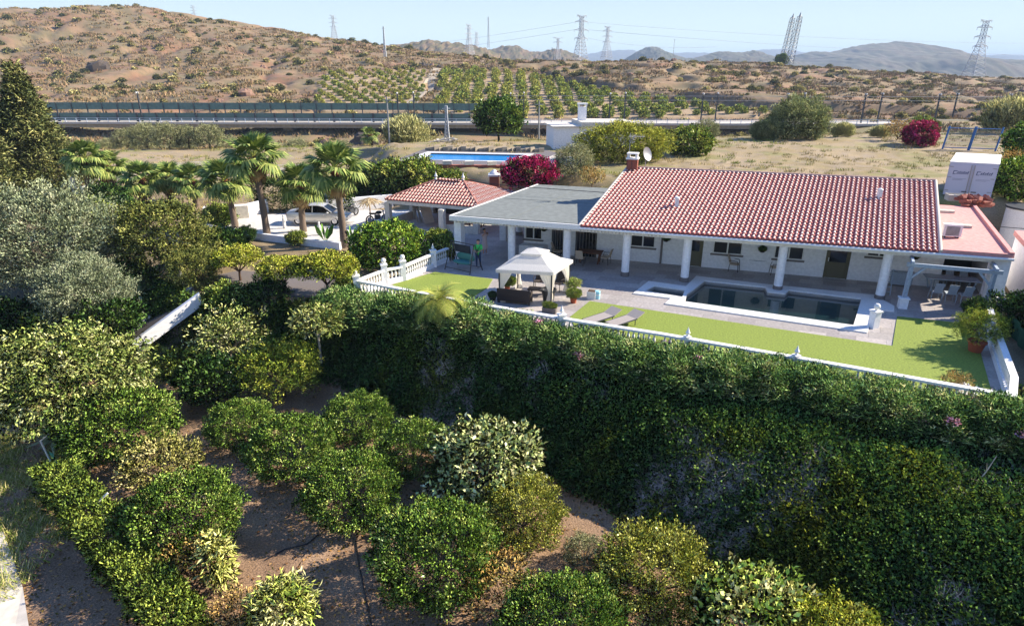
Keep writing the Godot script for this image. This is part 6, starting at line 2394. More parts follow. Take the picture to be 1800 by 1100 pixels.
# ---------------------------------------------------------------- plants
# a crown of separate leaves: sprigs spread through the outer part of a lumpy volume, each a bunch of leaves
# R half sizes, cy height of its middle; opts: style ball|cone|box|column, lump, fill, droop, up, low, gap
func crown(seed_: int, R: Vector3, cy: float, sprigs: int, per: int, len: float, wid: float, cols: Array, opts := {}) -> ArrayMesh:
	var rng := RandomNumberGenerator.new()
	rng.seed = seed_
	var v := PackedVector3Array()
	var n := PackedVector3Array()
	var c := PackedColorArray()
	var ix := PackedInt32Array()
	var style: String = opts.get("style", "ball")
	var lump: float = opts.get("lump", 0.28)
	var fill: float = opts.get("fill", 0.3)
	var droop: float = opts.get("droop", 0.0)
	var up: float = opts.get("up", 0.35)
	var low: float = opts.get("low", -0.75)
	var gap: float = opts.get("gap", 0.25)
	var freq: float = opts.get("freq", 1.9)
	var spread: float = opts.get("spread", 0.9)
	var off := seed_ * 13.7
	var made := 0
	var guard := 0
	while made < sprigs and guard < sprigs * 6:
		guard += 1
		var p := Vector3.ZERO
		var out := Vector3.UP
		var deep := 1.0 - fill * pow(rng.randf(), 1.6)
		if style == "box":
			var q := Vector3(rng.randf_range(-1, 1), rng.randf_range(-1, 1), rng.randf_range(-1, 1))
			var area: Array = [R.y * R.z, R.x * R.z, R.x * R.y]
			var pick: float = rng.randf() * (area[0] + area[1] + area[2])
			if pick < area[0]:
				q.x = signf(q.x)
				out = Vector3(q.x, 0.3, 0)
			elif pick < area[0] + area[1]:
				q.y = 1.0
				out = Vector3(q.x * 0.2, 1, q.z * 0.2)
			else:
				q.z = signf(q.z)
				out = Vector3(0, 0.3, q.z)
			p = q * R
			p -= out * (rng.randf() * fill * minf(R.x, R.z)) - out * lump * 0.5 * noise.get_noise_3d(p.x * 0.8 + off, p.y * 0.8, p.z * 0.8)
		elif style == "cone" or style == "column":
			var t := rng.randf()
			t = 1.0 - pow(t, 0.62) if style == "cone" else t
			var a := rng.randf() * TAU
			var prof := (1.0 - t) * 0.92 + 0.05 if style == "cone" else sqrt(maxf(0.0, 1.0 - pow(absf(t * 2.0 - 1.0), 3.0)))
			var g := 1.0 + lump * 1.6 * noise.get_noise_3d(cos(a) * freq + off, t * freq * 3.0, sin(a) * freq)
			var rr := prof * g * deep
			p = Vector3(cos(a) * R.x * rr, (t * 2.0 - 1.0) * R.y, sin(a) * R.z * rr)
			out = Vector3(cos(a), 0.25, sin(a))
		else:
			var d := Vector3(rng.randfn(), rng.randfn(), rng.randfn()).normalized()
			if d.y < low:
				continue
			var k := noise.get_noise_3d(d.x * freq + off, d.y * freq, d.z * freq)
			var k2 := noise2.get_noise_3d(d.x * freq * 2.4 + off, d.y * freq * 2.4, d.z * freq * 2.4)
			if k2 < -0.32 + gap * 0.5 and rng.randf() < gap * 2.4:
				continue
			p = d * R * (1.0 + lump * (k * 1.3 + k2 * 0.7)) * deep
			out = (d / R).normalized()
		made += 1
		var tone := clampf(0.5 + noise2.get_noise_3d(p.x * 0.9 + off, p.y * 0.9, p.z * 0.9) * 0.9 + rng.randf_range(-0.3, 0.3), 0.0, 0.999)
		var ci := tone * (cols.size() - 1)
		var base: Color = cols[int(ci)].lerp(cols[int(ci) + 1], ci - int(ci))
		p.y += cy
		for k in per:
			var d := (out * 0.75 + Vector3(rng.randf_range(-1, 1), rng.randf_range(-1, 1), rng.randf_range(-1, 1)) * spread + Vector3.UP * (up - droop)).normalized()
			var s := d.cross(Vector3(rng.randf_range(-1, 1), rng.randf_range(-0.4, 0.4), rng.randf_range(-1, 1))).normalized()
			var nn := d.cross(s)
			if nn.dot(out + Vector3.UP * 0.8) < 0.0:
				nn = -nn
			var l := len * rng.randf_range(0.7, 1.25)
			var w := wid * rng.randf_range(0.75, 1.2) * 0.5
			var o := p + Vector3(rng.randf_range(-1, 1), rng.randf_range(-1, 1), rng.randf_range(-1, 1)) * len * 0.9
			var i := v.size()
			v.append(o)
			v.append(o + d * l * 0.5 + s * w + nn * w * 0.3)
			v.append(o + d * l - nn * l * 0.12)
			v.append(o + d * l * 0.5 - s * w + nn * w * 0.3)
			var shade := base.lightened(rng.randf() * 0.12) if rng.randf() < 0.5 else base.darkened(rng.randf() * 0.2)
			for j in 4:
				n.append(nn)
				c.append(shade)
			ix.append(i); ix.append(i + 1); ix.append(i + 2)
			ix.append(i); ix.append(i + 2); ix.append(i + 3)
	var a := []
	a.resize(Mesh.ARRAY_MAX)
	a[Mesh.ARRAY_VERTEX] = v
	a[Mesh.ARRAY_NORMAL] = n
	a[Mesh.ARRAY_COLOR] = c
	a[Mesh.ARRAY_INDEX] = ix
	var m := ArrayMesh.new()
	m.add_surface_from_arrays(Mesh.PRIMITIVE_TRIANGLES, a)
	return m

func woody(seed_: int, top: float, r: float, wide: float, limbs: int, col: Color, fork := 0.35) -> ArrayMesh:
	var rng := RandomNumberGenerator.new()
	rng.seed = seed_
	var s := Sh.new()
	s.col = col
	var f := Vector3(rng.randf_range(-0.08, 0.08), top * fork, rng.randf_range(-0.08, 0.08))
	s.path([Vector3(0, -0.3, 0), Vector3(f.x * 0.3, f.y * 0.5, f.z), f], [r * 1.25, r, r * 0.9], 7)
	for k in limbs:
		var a := TAU * (k + rng.randf() * 0.6) / limbs
		var e := Vector3(cos(a) * wide * rng.randf_range(0.5, 0.9), top * rng.randf_range(0.85, 1.25), sin(a) * wide * rng.randf_range(0.5, 0.9))
		var m := f.lerp(e, 0.5) + Vector3(cos(a) * wide * 0.1, top * 0.06, sin(a) * wide * 0.1)
		s.path([f, m, e], [r * 0.7, r * 0.42, r * 0.12], 5)
		for q in 3:
			var b := a + rng.randf_range(-0.9, 0.9)
			s.path([m, m + Vector3(cos(b) * wide * 0.4, top * rng.randf_range(0.05, 0.35), sin(b) * wide * 0.4)], [r * 0.3, r * 0.08], 4)
	return s.mesh()

var kinds := {}

func plant_kind(key: String, crown_mesh: ArrayMesh, leaf: Material, wood: ArrayMesh = null) -> void:
	kinds[key] = [crown_mesh, leaf, wood]

func plant(key: String, called: String, label: String, category: String, at: Vector3, size := 1.0, turn := 0.0, group := "", squash := 1.0) -> Node3D:
	var k: Array = kinds[key]
	var t := thing(called, label, category, at, turn, group)
	t.scale = Vector3(size, size * squash, size)
	var c := obj("crown", k[0], k[1], t)
	if k[2]:
		obj("trunk", k[2], M.bark, t)
	return t

const CITRUS := [[52, 76, 28], [76, 104, 36], [104, 132, 50], [152, 170, 86]]
const LIMEY := [[70, 92, 26], [106, 124, 36], [140, 150, 48], [166, 168, 70]]
const OLIVE := [[80, 92, 70], [108, 120, 94], [134, 144, 116], [160, 166, 140]]
const OLEANDER := [[50, 80, 40], [76, 110, 54], [108, 138, 72], [166, 178, 118]]
const DARK := [[26, 48, 22], [40, 66, 28], [56, 82, 34], [80, 100, 44]]
const CREAM := [[66, 88, 38], [112, 126, 62], [158, 160, 98], [196, 188, 132]]
const CYPRESS := [[52, 62, 36], [78, 88, 50], [108, 112, 66], [140, 136, 88]]
const SCRUB := [[78, 80, 44], [112, 108, 62], [140, 130, 82], [160, 146, 100]]

func hues(a: Array) -> Array:
	var r := []
	for q in a:
		var c := rgb(minf(235, q[0] * 1.42 + 5), minf(235, q[1] * 1.42 + 5), minf(225, q[2] * 1.38 + 3))
		var grey := c.get_luminance()
		r.append(c.lerp(Color(grey * 1.04, grey, grey * 0.82), 0.08))
	return r

func make_kinds() -> void:
	var g: Material = M.glossy_leaf
	var l: Material = M.leaf
	for k in 3:
		plant_kind("citrus%d" % k, crown(100 + k, Vector3(2.2, 1.45, 2.2), 1.5, 3500, 9, 0.108, 0.056, hues(CITRUS), {"low": -0.75, "lump": 0.24, "gap": 0.12, "spread": 0.7, "fill": 0.22}), g, woody(100 + k, 1.5, 0.11, 1.6, 5, rgb(96, 84, 70)))
	plant_kind("yellow_citrus", crown(110, Vector3(2.2, 1.45, 2.2), 1.5, 3200, 9, 0.108, 0.056, hues([[84, 98, 34], [122, 128, 46], [150, 150, 62], [178, 168, 92]]), {"lump": 0.36}), g, woody(110, 1.5, 0.1, 1.6, 5, rgb(110, 98, 80)))
	plant_kind("thin_citrus", crown(111, Vector3(1.9, 1.1, 1.9), 1.4, 1000, 8, 0.14, 0.065, hues([[92, 96, 44], [124, 124, 60], [150, 144, 84], [160, 150, 110]]), {"gap": 0.45, "fill": 0.5}), l, woody(111, 1.5, 0.09, 1.6, 7, rgb(120, 106, 90)))
	plant_kind("flat_citrus", crown(112, Vector3(1.8, 0.7, 1.6), 1.85, 1500, 9, 0.13, 0.065, hues([[92, 106, 28], [130, 142, 42], [166, 172, 60], [190, 186, 84]]), {"low": -0.45, "lump": 0.3}), g, woody(112, 1.7, 0.09, 1.5, 5, rgb(96, 74, 58), 0.4))
	plant_kind("round_bush", crown(113, Vector3(2.3, 1.35, 1.9), 1.2, 2000, 9, 0.14, 0.075, hues([[52, 84, 26], [78, 112, 34], [112, 142, 44], [150, 170, 66]]), {"low": -0.8, "lump": 0.16, "gap": 0.08}), g, woody(113, 1.2, 0.1, 1.4, 5, rgb(90, 78, 62)))
	plant_kind("fig", crown(114, Vector3(2.1, 1.6, 2.1), 1.7, 1000, 7, 0.27, 0.14, hues([[92, 112, 62], [124, 140, 84], [156, 166, 108], [180, 184, 134]]), {"gap": 0.4, "lump": 0.5, "up": 0.2, "droop": 0.3}), l, woody(114, 1.8, 0.09, 1.7, 7, rgb(168, 160, 148)))
	plant_kind("lanky_fig", crown(115, Vector3(1.7, 1.5, 1.3), 1.8, 520, 8, 0.2, 0.085, hues(CREAM), {"gap": 0.6, "lump": 0.8, "freq": 2.6, "droop": 0.2}), l, woody(115, 1.9, 0.08, 1.6, 7, rgb(150, 140, 124)))
	plant_kind("avocado", crown(116, Vector3(3.4, 2.0, 3.0), 2.6, 3400, 8, 0.2, 0.07, hues([[62, 84, 34], [100, 116, 52], [142, 148, 84], [186, 176, 124]]), {"droop": 0.75, "lump": 0.42, "gap": 0.3}), l, woody(116, 2.6, 0.16, 2.6, 6, rgb(110, 98, 84)))
	plant_kind("mango", crown(117, Vector3(1.3, 0.8, 1.3), 2.2, 420, 8, 0.26, 0.06, hues(CREAM), {"droop": 0.5, "gap": 0.4, "low": -0.3}), l, woody(117, 2.1, 0.07, 1.0, 4, rgb(198, 190, 176), 0.6))
	plant_kind("pomegranate", crown(118, Vector3(2.0, 1.6, 2.0), 1.7, 2100, 8, 0.13, 0.045, hues([[64, 90, 28], [98, 118, 36], [136, 146, 48], [170, 166, 66]]), {"lump": 0.5, "gap": 0.35, "spread": 1.1}), l, woody(118, 1.8, 0.07, 1.6, 8, rgb(110, 92, 74)))
	plant_kind("olive", crown(119, Vector3(3.6, 2.9, 3.2), 3.4, 6500, 9, 0.17, 0.042, hues(OLIVE), {"lump": 0.42, "gap": 0.25, "freq": 2.6, "up": 0.5}), l, woody(119, 3.4, 0.24, 2.6, 7, rgb(104, 96, 86)))
	plant_kind("grey_olive", crown(120, Vector3(2.0, 1.5, 1.8), 1.6, 1500, 8, 0.16, 0.045, hues([[86, 94, 66], [112, 118, 84], [130, 132, 98], [140, 140, 110]]), {"lump": 0.3}), l, woody(120, 1.7, 0.12, 1.5, 6, rgb(96, 88, 76)))
	plant_kind("olive_mass", crown(143, Vector3(2.6, 1.9, 2.2), 1.6, 3400, 8, 0.2, 0.05, hues([[74, 86, 54], [98, 110, 70], [122, 130, 88], [146, 150, 108]]), {"low": -0.9, "lump": 0.35, "up": 0.7, "gap": 0.1}), l)
	plant_kind("oak", crown(121, Vector3(2.5, 2.1, 2.3), 2.4, 3000, 8, 0.15, 0.06, hues([[60, 72, 34], [86, 96, 44], [116, 120, 58], [140, 138, 78]]), {"lump": 0.4, "gap": 0.28, "freq": 2.4}), l, woody(121, 2.5, 0.17, 2.0, 6, rgb(90, 80, 66)))
	plant_kind("shady_shrub", crown(122, Vector3(1.4, 1.0, 1.3), 0.95, 900, 8, 0.16, 0.08, hues(DARK), {"low": -0.85, "lump": 0.35}), g, woody(122, 1.0, 0.06, 1.0, 5, rgb(80, 70, 56)))
	plant_kind("leafy_shrub", crown(123, Vector3(1.4, 0.9, 1.3), 0.85, 900, 8, 0.17, 0.09, hues([[58, 84, 30], [88, 110, 40], [124, 138, 56], [160, 160, 84]]), {"low": -0.85, "lump": 0.4}), g, woody(123, 1.0, 0.06, 1.0, 5, rgb(96, 84, 66)))
	for k in 3:
		plant_kind("oleander%d" % k, crown(130 + k, Vector3(1.35, 1.15, 1.1), 1.15, 1900, 9, 0.19, 0.034, hues(OLEANDER), {"low": -0.8, "lump": 0.3, "up": 0.75, "gap": 0.1}), l, woody(130 + k, 1.2, 0.05, 1.0, 7, rgb(100, 92, 76)))
	plant_kind("lime_sapling", crown(134, Vector3(0.85, 0.75, 0.8), 1.1, 420, 8, 0.24, 0.05, hues([[110, 140, 50], [150, 172, 70], [186, 196, 96], [206, 206, 120]]), {"droop": 0.6, "gap": 0.3, "low": -0.6}), l, woody(134, 1.2, 0.04, 0.5, 4, rgb(120, 104, 76)))
	plant_kind("slim_sapling", crown(135, Vector3(0.35, 0.85, 0.35), 1.15, 130, 8, 0.24, 0.055, hues([[124, 146, 60], [160, 172, 80], [190, 192, 110]]), {"droop": 0.5, "gap": 0.4}), l, woody(135, 1.3, 0.03, 0.25, 4, rgb(120, 104, 76)))
	plant_kind("dry_bush", crown(136, Vector3(1.0, 0.7, 0.9), 0.8, 260, 7, 0.12, 0.05, hues([[120, 96, 54], [150, 118, 66], [172, 140, 84], [140, 134, 72]]), {"gap": 0.6, "fill": 0.7}), l, woody(136, 0.9, 0.035, 0.8, 9, rgb(120, 98, 76), 0.15))
	plant_kind("maple_sapling", crown(137, Vector3(1.4, 1.0, 1.3), 1.3, 700, 7, 0.18, 0.12, hues([[96, 124, 48], [136, 160, 70], [170, 184, 96], [196, 204, 124]]), {"gap": 0.35, "lump": 0.5}), l, woody(137, 1.5, 0.06, 1.1, 6, rgb(120, 106, 84)))
	plant_kind("acacia", crown(138, Vector3(4.7, 1.9, 3.0), 1.8, 3600, 8, 0.24, 0.06, hues([[84, 96, 30], [112, 120, 38], [140, 144, 50], [160, 160, 66]]), {"lump": 0.3, "low": -0.8, "gap": 0.25, "droop": 0.3}), l, woody(138, 2.0, 0.16, 3.0, 7, rgb(92, 76, 60)))
	plant_kind("bougainvillea", crown(139, Vector3(2.3, 1.3, 1.6), 1.2, 1500, 7, 0.16, 0.12, hues([[60, 78, 34], [120, 36, 60], [186, 26, 84], [214, 40, 104]]), {"low": -0.8, "lump": 0.3}), M.petal, woody(139, 1.2, 0.06, 1.4, 6, rgb(90, 76, 60)))
	plant_kind("reed_bush", crown(140, Vector3(2.2, 1.5, 1.8), 1.3, 1100, 7, 0.55, 0.05, hues([[112, 118, 76], [140, 142, 96], [160, 156, 110], [176, 166, 120]]), {"up": 1.2, "low": -0.7, "lump": 0.3}), l)
	plant_kind("conifer", crown(141, Vector3(3.9, 6.2, 3.9), 6.2, 3600, 9, 0.42, 0.085, hues(CYPRESS), {"style": "cone", "lump": 0.5, "freq": 2.2, "fill": 0.4, "up": 0.2}), l, woody(141, 9.0, 0.26, 0.6, 4, rgb(90, 76, 60), 0.9))
	plant_kind("round_tree", crown(142, Vector3(2.4, 1.9, 2.2), 2.5, 1300, 8, 0.26, 0.14, hues([[40, 66, 26], [58, 86, 32], [82, 108, 42], [120, 136, 62]]), {"lump": 0.3, "gap": 0.25}), g, woody(142, 2.4, 0.12, 1.8, 5, rgb(90, 78, 62)))
	for k in 3:
		plant_kind("scrub%d" % k, crown(150 + k, Vector3(1.6, 1.0, 1.5), 0.7, 90, 6, 0.7, 0.4, hues([SCRUB, [[56, 62, 34], [78, 82, 44], [98, 98, 56], [116, 110, 70]], [[120, 116, 66], [146, 136, 82], [166, 150, 98], [176, 160, 112]]][k]), {"low": -0.6, "lump": 0.4, "fill": 0.5}), l)
	for k in 3:
		plant_kind("grove%d" % k, crown(160 + k, Vector3(1.5, 1.25, 1.5), 1.2, 95, 6, 0.6, 0.36, hues([[62, 86, 34], [92, 112, 42], [126, 136, 54], [160, 154, 72]] if k else [[90, 104, 40], [130, 136, 52], [160, 156, 66], [180, 168, 90]]), {"low": -0.7, "lump": 0.45, "gap": 0.4}), l, woody(160 + k, 1.2, 0.1, 1.0, 4, rgb(90, 76, 60)))
	kinds["oleander_flower"] = crown(170, Vector3(0.16, 0.12, 0.16), 0.0, 26, 4, 0.08, 0.07, hues([[206, 70, 110], [224, 110, 140], [236, 150, 170]]), {"low": -0.3})

func plants() -> void:
	orchard()
	slope()
	left_garden()
	palms()
	beyond_house()
	hillside()

func orchard() -> void:
	var cz := "trees of the citrus garden"
	var rows := [
		["citrus0", "large round dark green citrus tree standing alone in the middle of the bare orchard soil", Vector3(-2.30, -3.60, -15.24), 0.83, 1.0],
		["citrus1", "dark citrus tree at the near end of the diagonal row, above the hose", Vector3(-5.69, -3.60, -18.52), 0.74, 2.1],
		["citrus2", "broad citrus tree in the middle of the diagonal row of three", Vector3(-8.56, -3.60, -21.15), 0.73, 0.4],
		["citrus1", "pale tipped citrus tree at the far end of the diagonal row", Vector3(-11.34, -3.60, -23.18), 0.61, 4.0],
		["citrus0", "bright rounded citrus tree at the foot of the shaded bank", Vector3(-6.55, -3.60, -23.48), 0.64, 2.8],
		["citrus2", "dark citrus tree tucked behind the pale fig tree", Vector3(-3.77, -3.60, -21.15), 0.66, 3.3],
		["citrus1", "large citrus tree beside the left hedge, in front of the thin grey one", Vector3(-10.76, -3.60, -17.08), 0.79, 5.2],
		["thin_citrus", "thin greyish citrus tree with bare twigs behind the large left one", Vector3(-13.15, -3.60, -20.19), 0.73, 0.3],
		["citrus2", "citrus tree under the cream tipped avocado at the left", Vector3(-15.91, -3.60, -22.40), 0.92, 1.6],
		["fig", "pale grey green fig tree with big leaves at the orchard's centre", Vector3(-0.99, -3.60, -19.63), 0.79, 0.8],
		["yellow_citrus", "yellowish citrus tree in front of the pale fig tree", Vector3(0.28, -3.60, -17.46), 0.64, 2.2],
		["yellow_citrus", "yellow green citrus tree at the foot of the ivy bank, right of the bare path", Vector3(4.19, -3.60, -14.54), 0.74, 4.4],
		["citrus0", "dark citrus crown cut by the bottom edge below the dry bush", Vector3(1.33, -3.60, -12.58), 0.73, 5.5],
		["maple_sapling", "light green young tree with broad leaves at the bottom edge", Vector3(6.19, -3.21, -12.58), 0.93, 0.6],
		["flat_citrus", "yellow green citrus crown cut by the bottom edge at the right", Vector3(7.98, -3.08, -11.59), 0.71, 1.9],
		["lime_sapling", "bright lime young tree with drooping leaves beside the hose", Vector3(-6.36, -3.60, -13.46), 0.88, 0.2],
		["slim_sapling", "slim lime sapling standing left of the bare soil", Vector3(-8.76, -3.60, -14.97), 1.02, 2.0],
		["grey_olive", "tiny grey leaved sapling on a thin stem by the bank's foot", Vector3(2.30, -3.60, -16.03), 0.33, 0.0],
		["dry_bush", "sparse dry bush with brown leaves left of the bottom citrus tree", Vector3(-0.33, -3.60, -14.29), 1.12, 0.0],
		["dry_bush", "low dry vine at the near left corner of the orchard soil", Vector3(-9.80, -3.60, -15.28), 1.02, 1.3],
		["dry_bush", "dark twiggy dry shrub left of the lime young tree", Vector3(-7.75, -3.60, -13.66), 0.74, 2.6],
		["pomegranate", "feathery yellow green pomegranate tree below the ramp bank", Vector3(-10.79, -3.21, -26.78), 0.79, 0.9],
		["lanky_fig", "lanky pale fig with long leafy branches below the white ramp wall", Vector3(-13.73, -2.29, -28.27), 0.76, 0.5],
		["mango", "small tree with a white leaning trunk and drooping pale leaves", Vector3(-9.20, -1.83, -27.76), 0.84, 2.5],
		["shady_shrub", "dark shrub in the shade left of the pomegranate tree", Vector3(-13.82, -3.14, -26.20), 1.02, 0.7],
		["leafy_shrub", "yellow green shrub below the lanky fig, near the fern", Vector3(-15.81, -2.75, -27.51), 0.74, 3.0],
		["avocado", "wide cream tipped avocado tree at the left edge below the olive", Vector3(-18.62, -2.88, -23.31), 0.86, 0.4]]
	for r in rows:
		var base: Vector3 = r[2]
		plant(r[0], "fig_tree" if "fig" in r[0] else "bush" if ("shrub" in r[0] or "bush" in r[0]) else "fruit_tree" if not "sapling" in r[0] else "sapling", r[1], "bush" if ("shrub" in r[0] or "bush" in r[0]) else "tree", base, r[3], r[4], cz if "citrus" in r[0] else "")
	# clipped hedge between the orchard and the lane, and the one down the right side
	var a := Vector3(-17.04, -3.60, -19.91)
	var b := Vector3(-8.69, -3.60, -12.81)
	var a0 := a
	var b0 := b
	var long := a.distance_to(b)
	plant_kind("hedge", crown(180, Vector3(long / 2.0, 0.65, 0.62), 0.65, 4200, 9, 0.11, 0.045, hues([[50, 70, 26], [76, 96, 34], [104, 122, 44], [132, 144, 62]]), {"style": "box", "fill": 0.4, "lump": 0.8}), M.leaf)
	plant("hedge", "hedge", "long ragged hedge between the orchard and the concrete lane", "hedge", (a + b) / 2.0, 1.0, -atan2(b.z - a.z, b.x - a.x))
	plant_kind("tall_hedge", crown(181, Vector3(5.6, 1.2, 0.8), 1.1, 4200, 8, 0.12, 0.045, hues([[44, 70, 46], [60, 88, 58], [78, 104, 70], [96, 120, 84]]), {"style": "box", "fill": 0.25, "lump": 0.4}), M.leaf)
	a = Vector3(20.6, -2.0, -21.5)
	b = Vector3(14.9, -3.6, -12.5)
	plant("tall_hedge", "hedge", "tall clipped blue green hedge down the right edge of the bank", "hedge", (a + b) / 2.0, 1.0, -atan2(b.z - a.z, b.x - a.x))
	# leaf litter and small stones on the orchard soil
	var rng := RandomNumberGenerator.new()
	rng.seed = 77
	var bit := Sh.new()
	bit.col = rgb(176, 140, 92)
	bit.quad(Vector3(-0.05, 0, 0), Vector3(0, 0.012, 0.025), Vector3(0.05, 0, 0), Vector3(0, 0.012, -0.025), Vector3.UP)
	var where := []
	var tint := PackedColorArray()
	while where.size() < 9000:
		var p := Vector3(rng.randf_range(-22, 9), 0, rng.randf_range(-30, -13))
		p.y = land(p.x, p.z)
		if p.y > -3.2 or noise.get_noise_2d(p.x * 0.3, p.z * 0.3) + rng.randf_range(-0.4, 0.4) < 0.0:
			continue
		where.append(Transform3D(Basis.from_euler(Vector3(rng.randf() * 0.5, rng.randf() * TAU, 0)).scaled(Vector3.ONE * rng.randf_range(0.5, 1.5)), p + Vector3.UP * 0.02))
		tint.append([Color(0.9, 0.9, 0.9), Color(0.6, 0.5, 0.4), Color(1, 0.95, 0.8), Color(0.5, 0.55, 0.3)][rng.randi() % 4])
	swarm("leaf_litter", bit.mesh(), M.straw, where, null, tint)
	# lane at the lower left
	track("lane", fine_line([Vector3(-20.74, -3.60, -19.95), Vector3(-17.90, -3.60, -16.91), Vector3(-15.53, -3.60, -14.51), Vector3(-14.05, -3.60, -12.74)]), 1.7, M.concrete, 0.06)
	var blade := Sh.new()
	for k in 16:
		blade.col = [rgb(150, 158, 72), rgb(176, 172, 100), rgb(122, 138, 58), rgb(190, 178, 126)][k % 4]
		var e := rng.randf() * TAU
		var o := Vector3(rng.randf_range(-0.2, 0.2), 0, rng.randf_range(-0.2, 0.2))
		var d := Vector3(cos(e) * 0.7, 1, sin(e) * 0.7) * rng.randf_range(0.08, 0.26)
		var sd := d.cross(Vector3(sin(e), 0.3, cos(e))).normalized() * 0.012
		blade.tri(o - sd, o + sd, o + d, sd.cross(d))
	where = []
	while where.size() < 9000:
		var p := Vector3(rng.randf_range(-30, -15), 0, rng.randf_range(-32, -11))
		var t := Geometry2D.get_closest_point_to_segment(Vector2(p.x, p.z), Vector2(a0.x, a0.z), Vector2(b0.x, b0.z))
		if p.x > t.x - 0.4 or noise.get_noise_2d(p.x * 0.5, p.z * 0.5) + rng.randf_range(-0.3, 0.5) < 0.0:
			continue
		where.append(Transform3D(Basis(Vector3.UP, rng.randf() * TAU).scaled(Vector3.ONE * rng.randf_range(0.6, 1.5)), Vector3(p.x, land(p.x, p.z), p.z)))
	swarm("verge_grass", blade.mesh(), M.straw, where)
	# hoses on the soil
	for h in [["thin black hose running straight down the bare orchard soil", [Vector3(-5.24, -3.60, -17.18), Vector3(-4.82, -3.60, -15.88), Vector3(-4.29, -3.60, -14.51), Vector3(-3.92, -3.60, -13.49)]], ["black hose curving across the shaded orchard soil", [Vector3(-6.13, -3.60, -18.03), Vector3(-6.78, -3.60, -16.91), Vector3(-7.46, -3.60, -16.69), Vector3(-7.96, -3.60, -16.25)]]]:
		var s := Sh.new()
		var pts := []
		var rad := []
		for q in fine_line(h[1], 0.4):
			pts.append(on_land(q) + Vector3.UP * 0.03)
			rad.append(0.022)
		s.path(pts, rad, 5)
		tag(obj("hose", s, M.black_metal), h[0], "hose")
	# leaning fence posts with torn green net at the left
	for k in 4:
		var p: Vector3 = on_land([Vector3(-21.36, -3.30, -24.40), Vector3(-19.34, -3.50, -22.48), Vector3(-18.19, -3.50, -21.35), Vector3(-13.69, -3.60, -17.60)][k])
		var t := thing("fence_post", ["grey post with a bent arm furthest back at the lane", "rusty post behind the white one by the lane", "white post with a bent arm and torn teal netting", "short white post in the hedge by the large citrus tree"][k], "fence post", p)
		var s := Sh.new()
		s.path([Vector3.ZERO, Vector3(-0.1, 1.3, 0.1), Vector3(0.2, 1.55, -0.05)], [0.04, 0.04, 0.035], 6)
		obj("post", s, M.white_trim if k > 1 else M.steel, t)
		if k == 2:
			var w := Sh.new()
			for q in 5:
				w.quad(Vector3(0.05 + q * 0.16, 0.1, q * 0.14), Vector3(0.21 + q * 0.16, 0.05, 0.14 + q * 0.14), Vector3(0.21 + q * 0.16, 0.9 - q * 0.09, 0.2 + q * 0.14 - 0.1 * (q % 2)), Vector3(0.05 + q * 0.16, 1.0 - q * 0.09, q * 0.14 + 0.1 * (q % 2)), Vector3(0.5, 0.3, 1))
			obj("net", w, M.net_teal, t)

func rosette(key: String, blades: int, len: float, wid: float, cols: Array, rise := 0.6) -> void:
	var rng := RandomNumberGenerator.new()
	rng.seed = blades
	var s := Sh.new()
	for k in blades:
		s.col = cols[rng.randi() % cols.size()]
		var a := k * 2.399
		var e := lerpf(1.35, -0.15, pow(float(k) / blades, 0.8))
		var d := Vector3(cos(a) * cos(e), sin(e), sin(a) * cos(e))
		var side := d.cross(Vector3.UP).normalized() * wid
		var l := len * rng.randf_range(0.8, 1.1)
		var m := d * l * 0.5
		var t := d * l - Vector3.UP * l * 0.12
		var nn := side.cross(d).normalized()
		s.quad(side * 0.5, -side * 0.5, m - side * 0.55, m + side * 0.55, nn)
		s.tri(m + side * 0.55, m - side * 0.55, t, nn)
	kinds[key] = s.mesh()

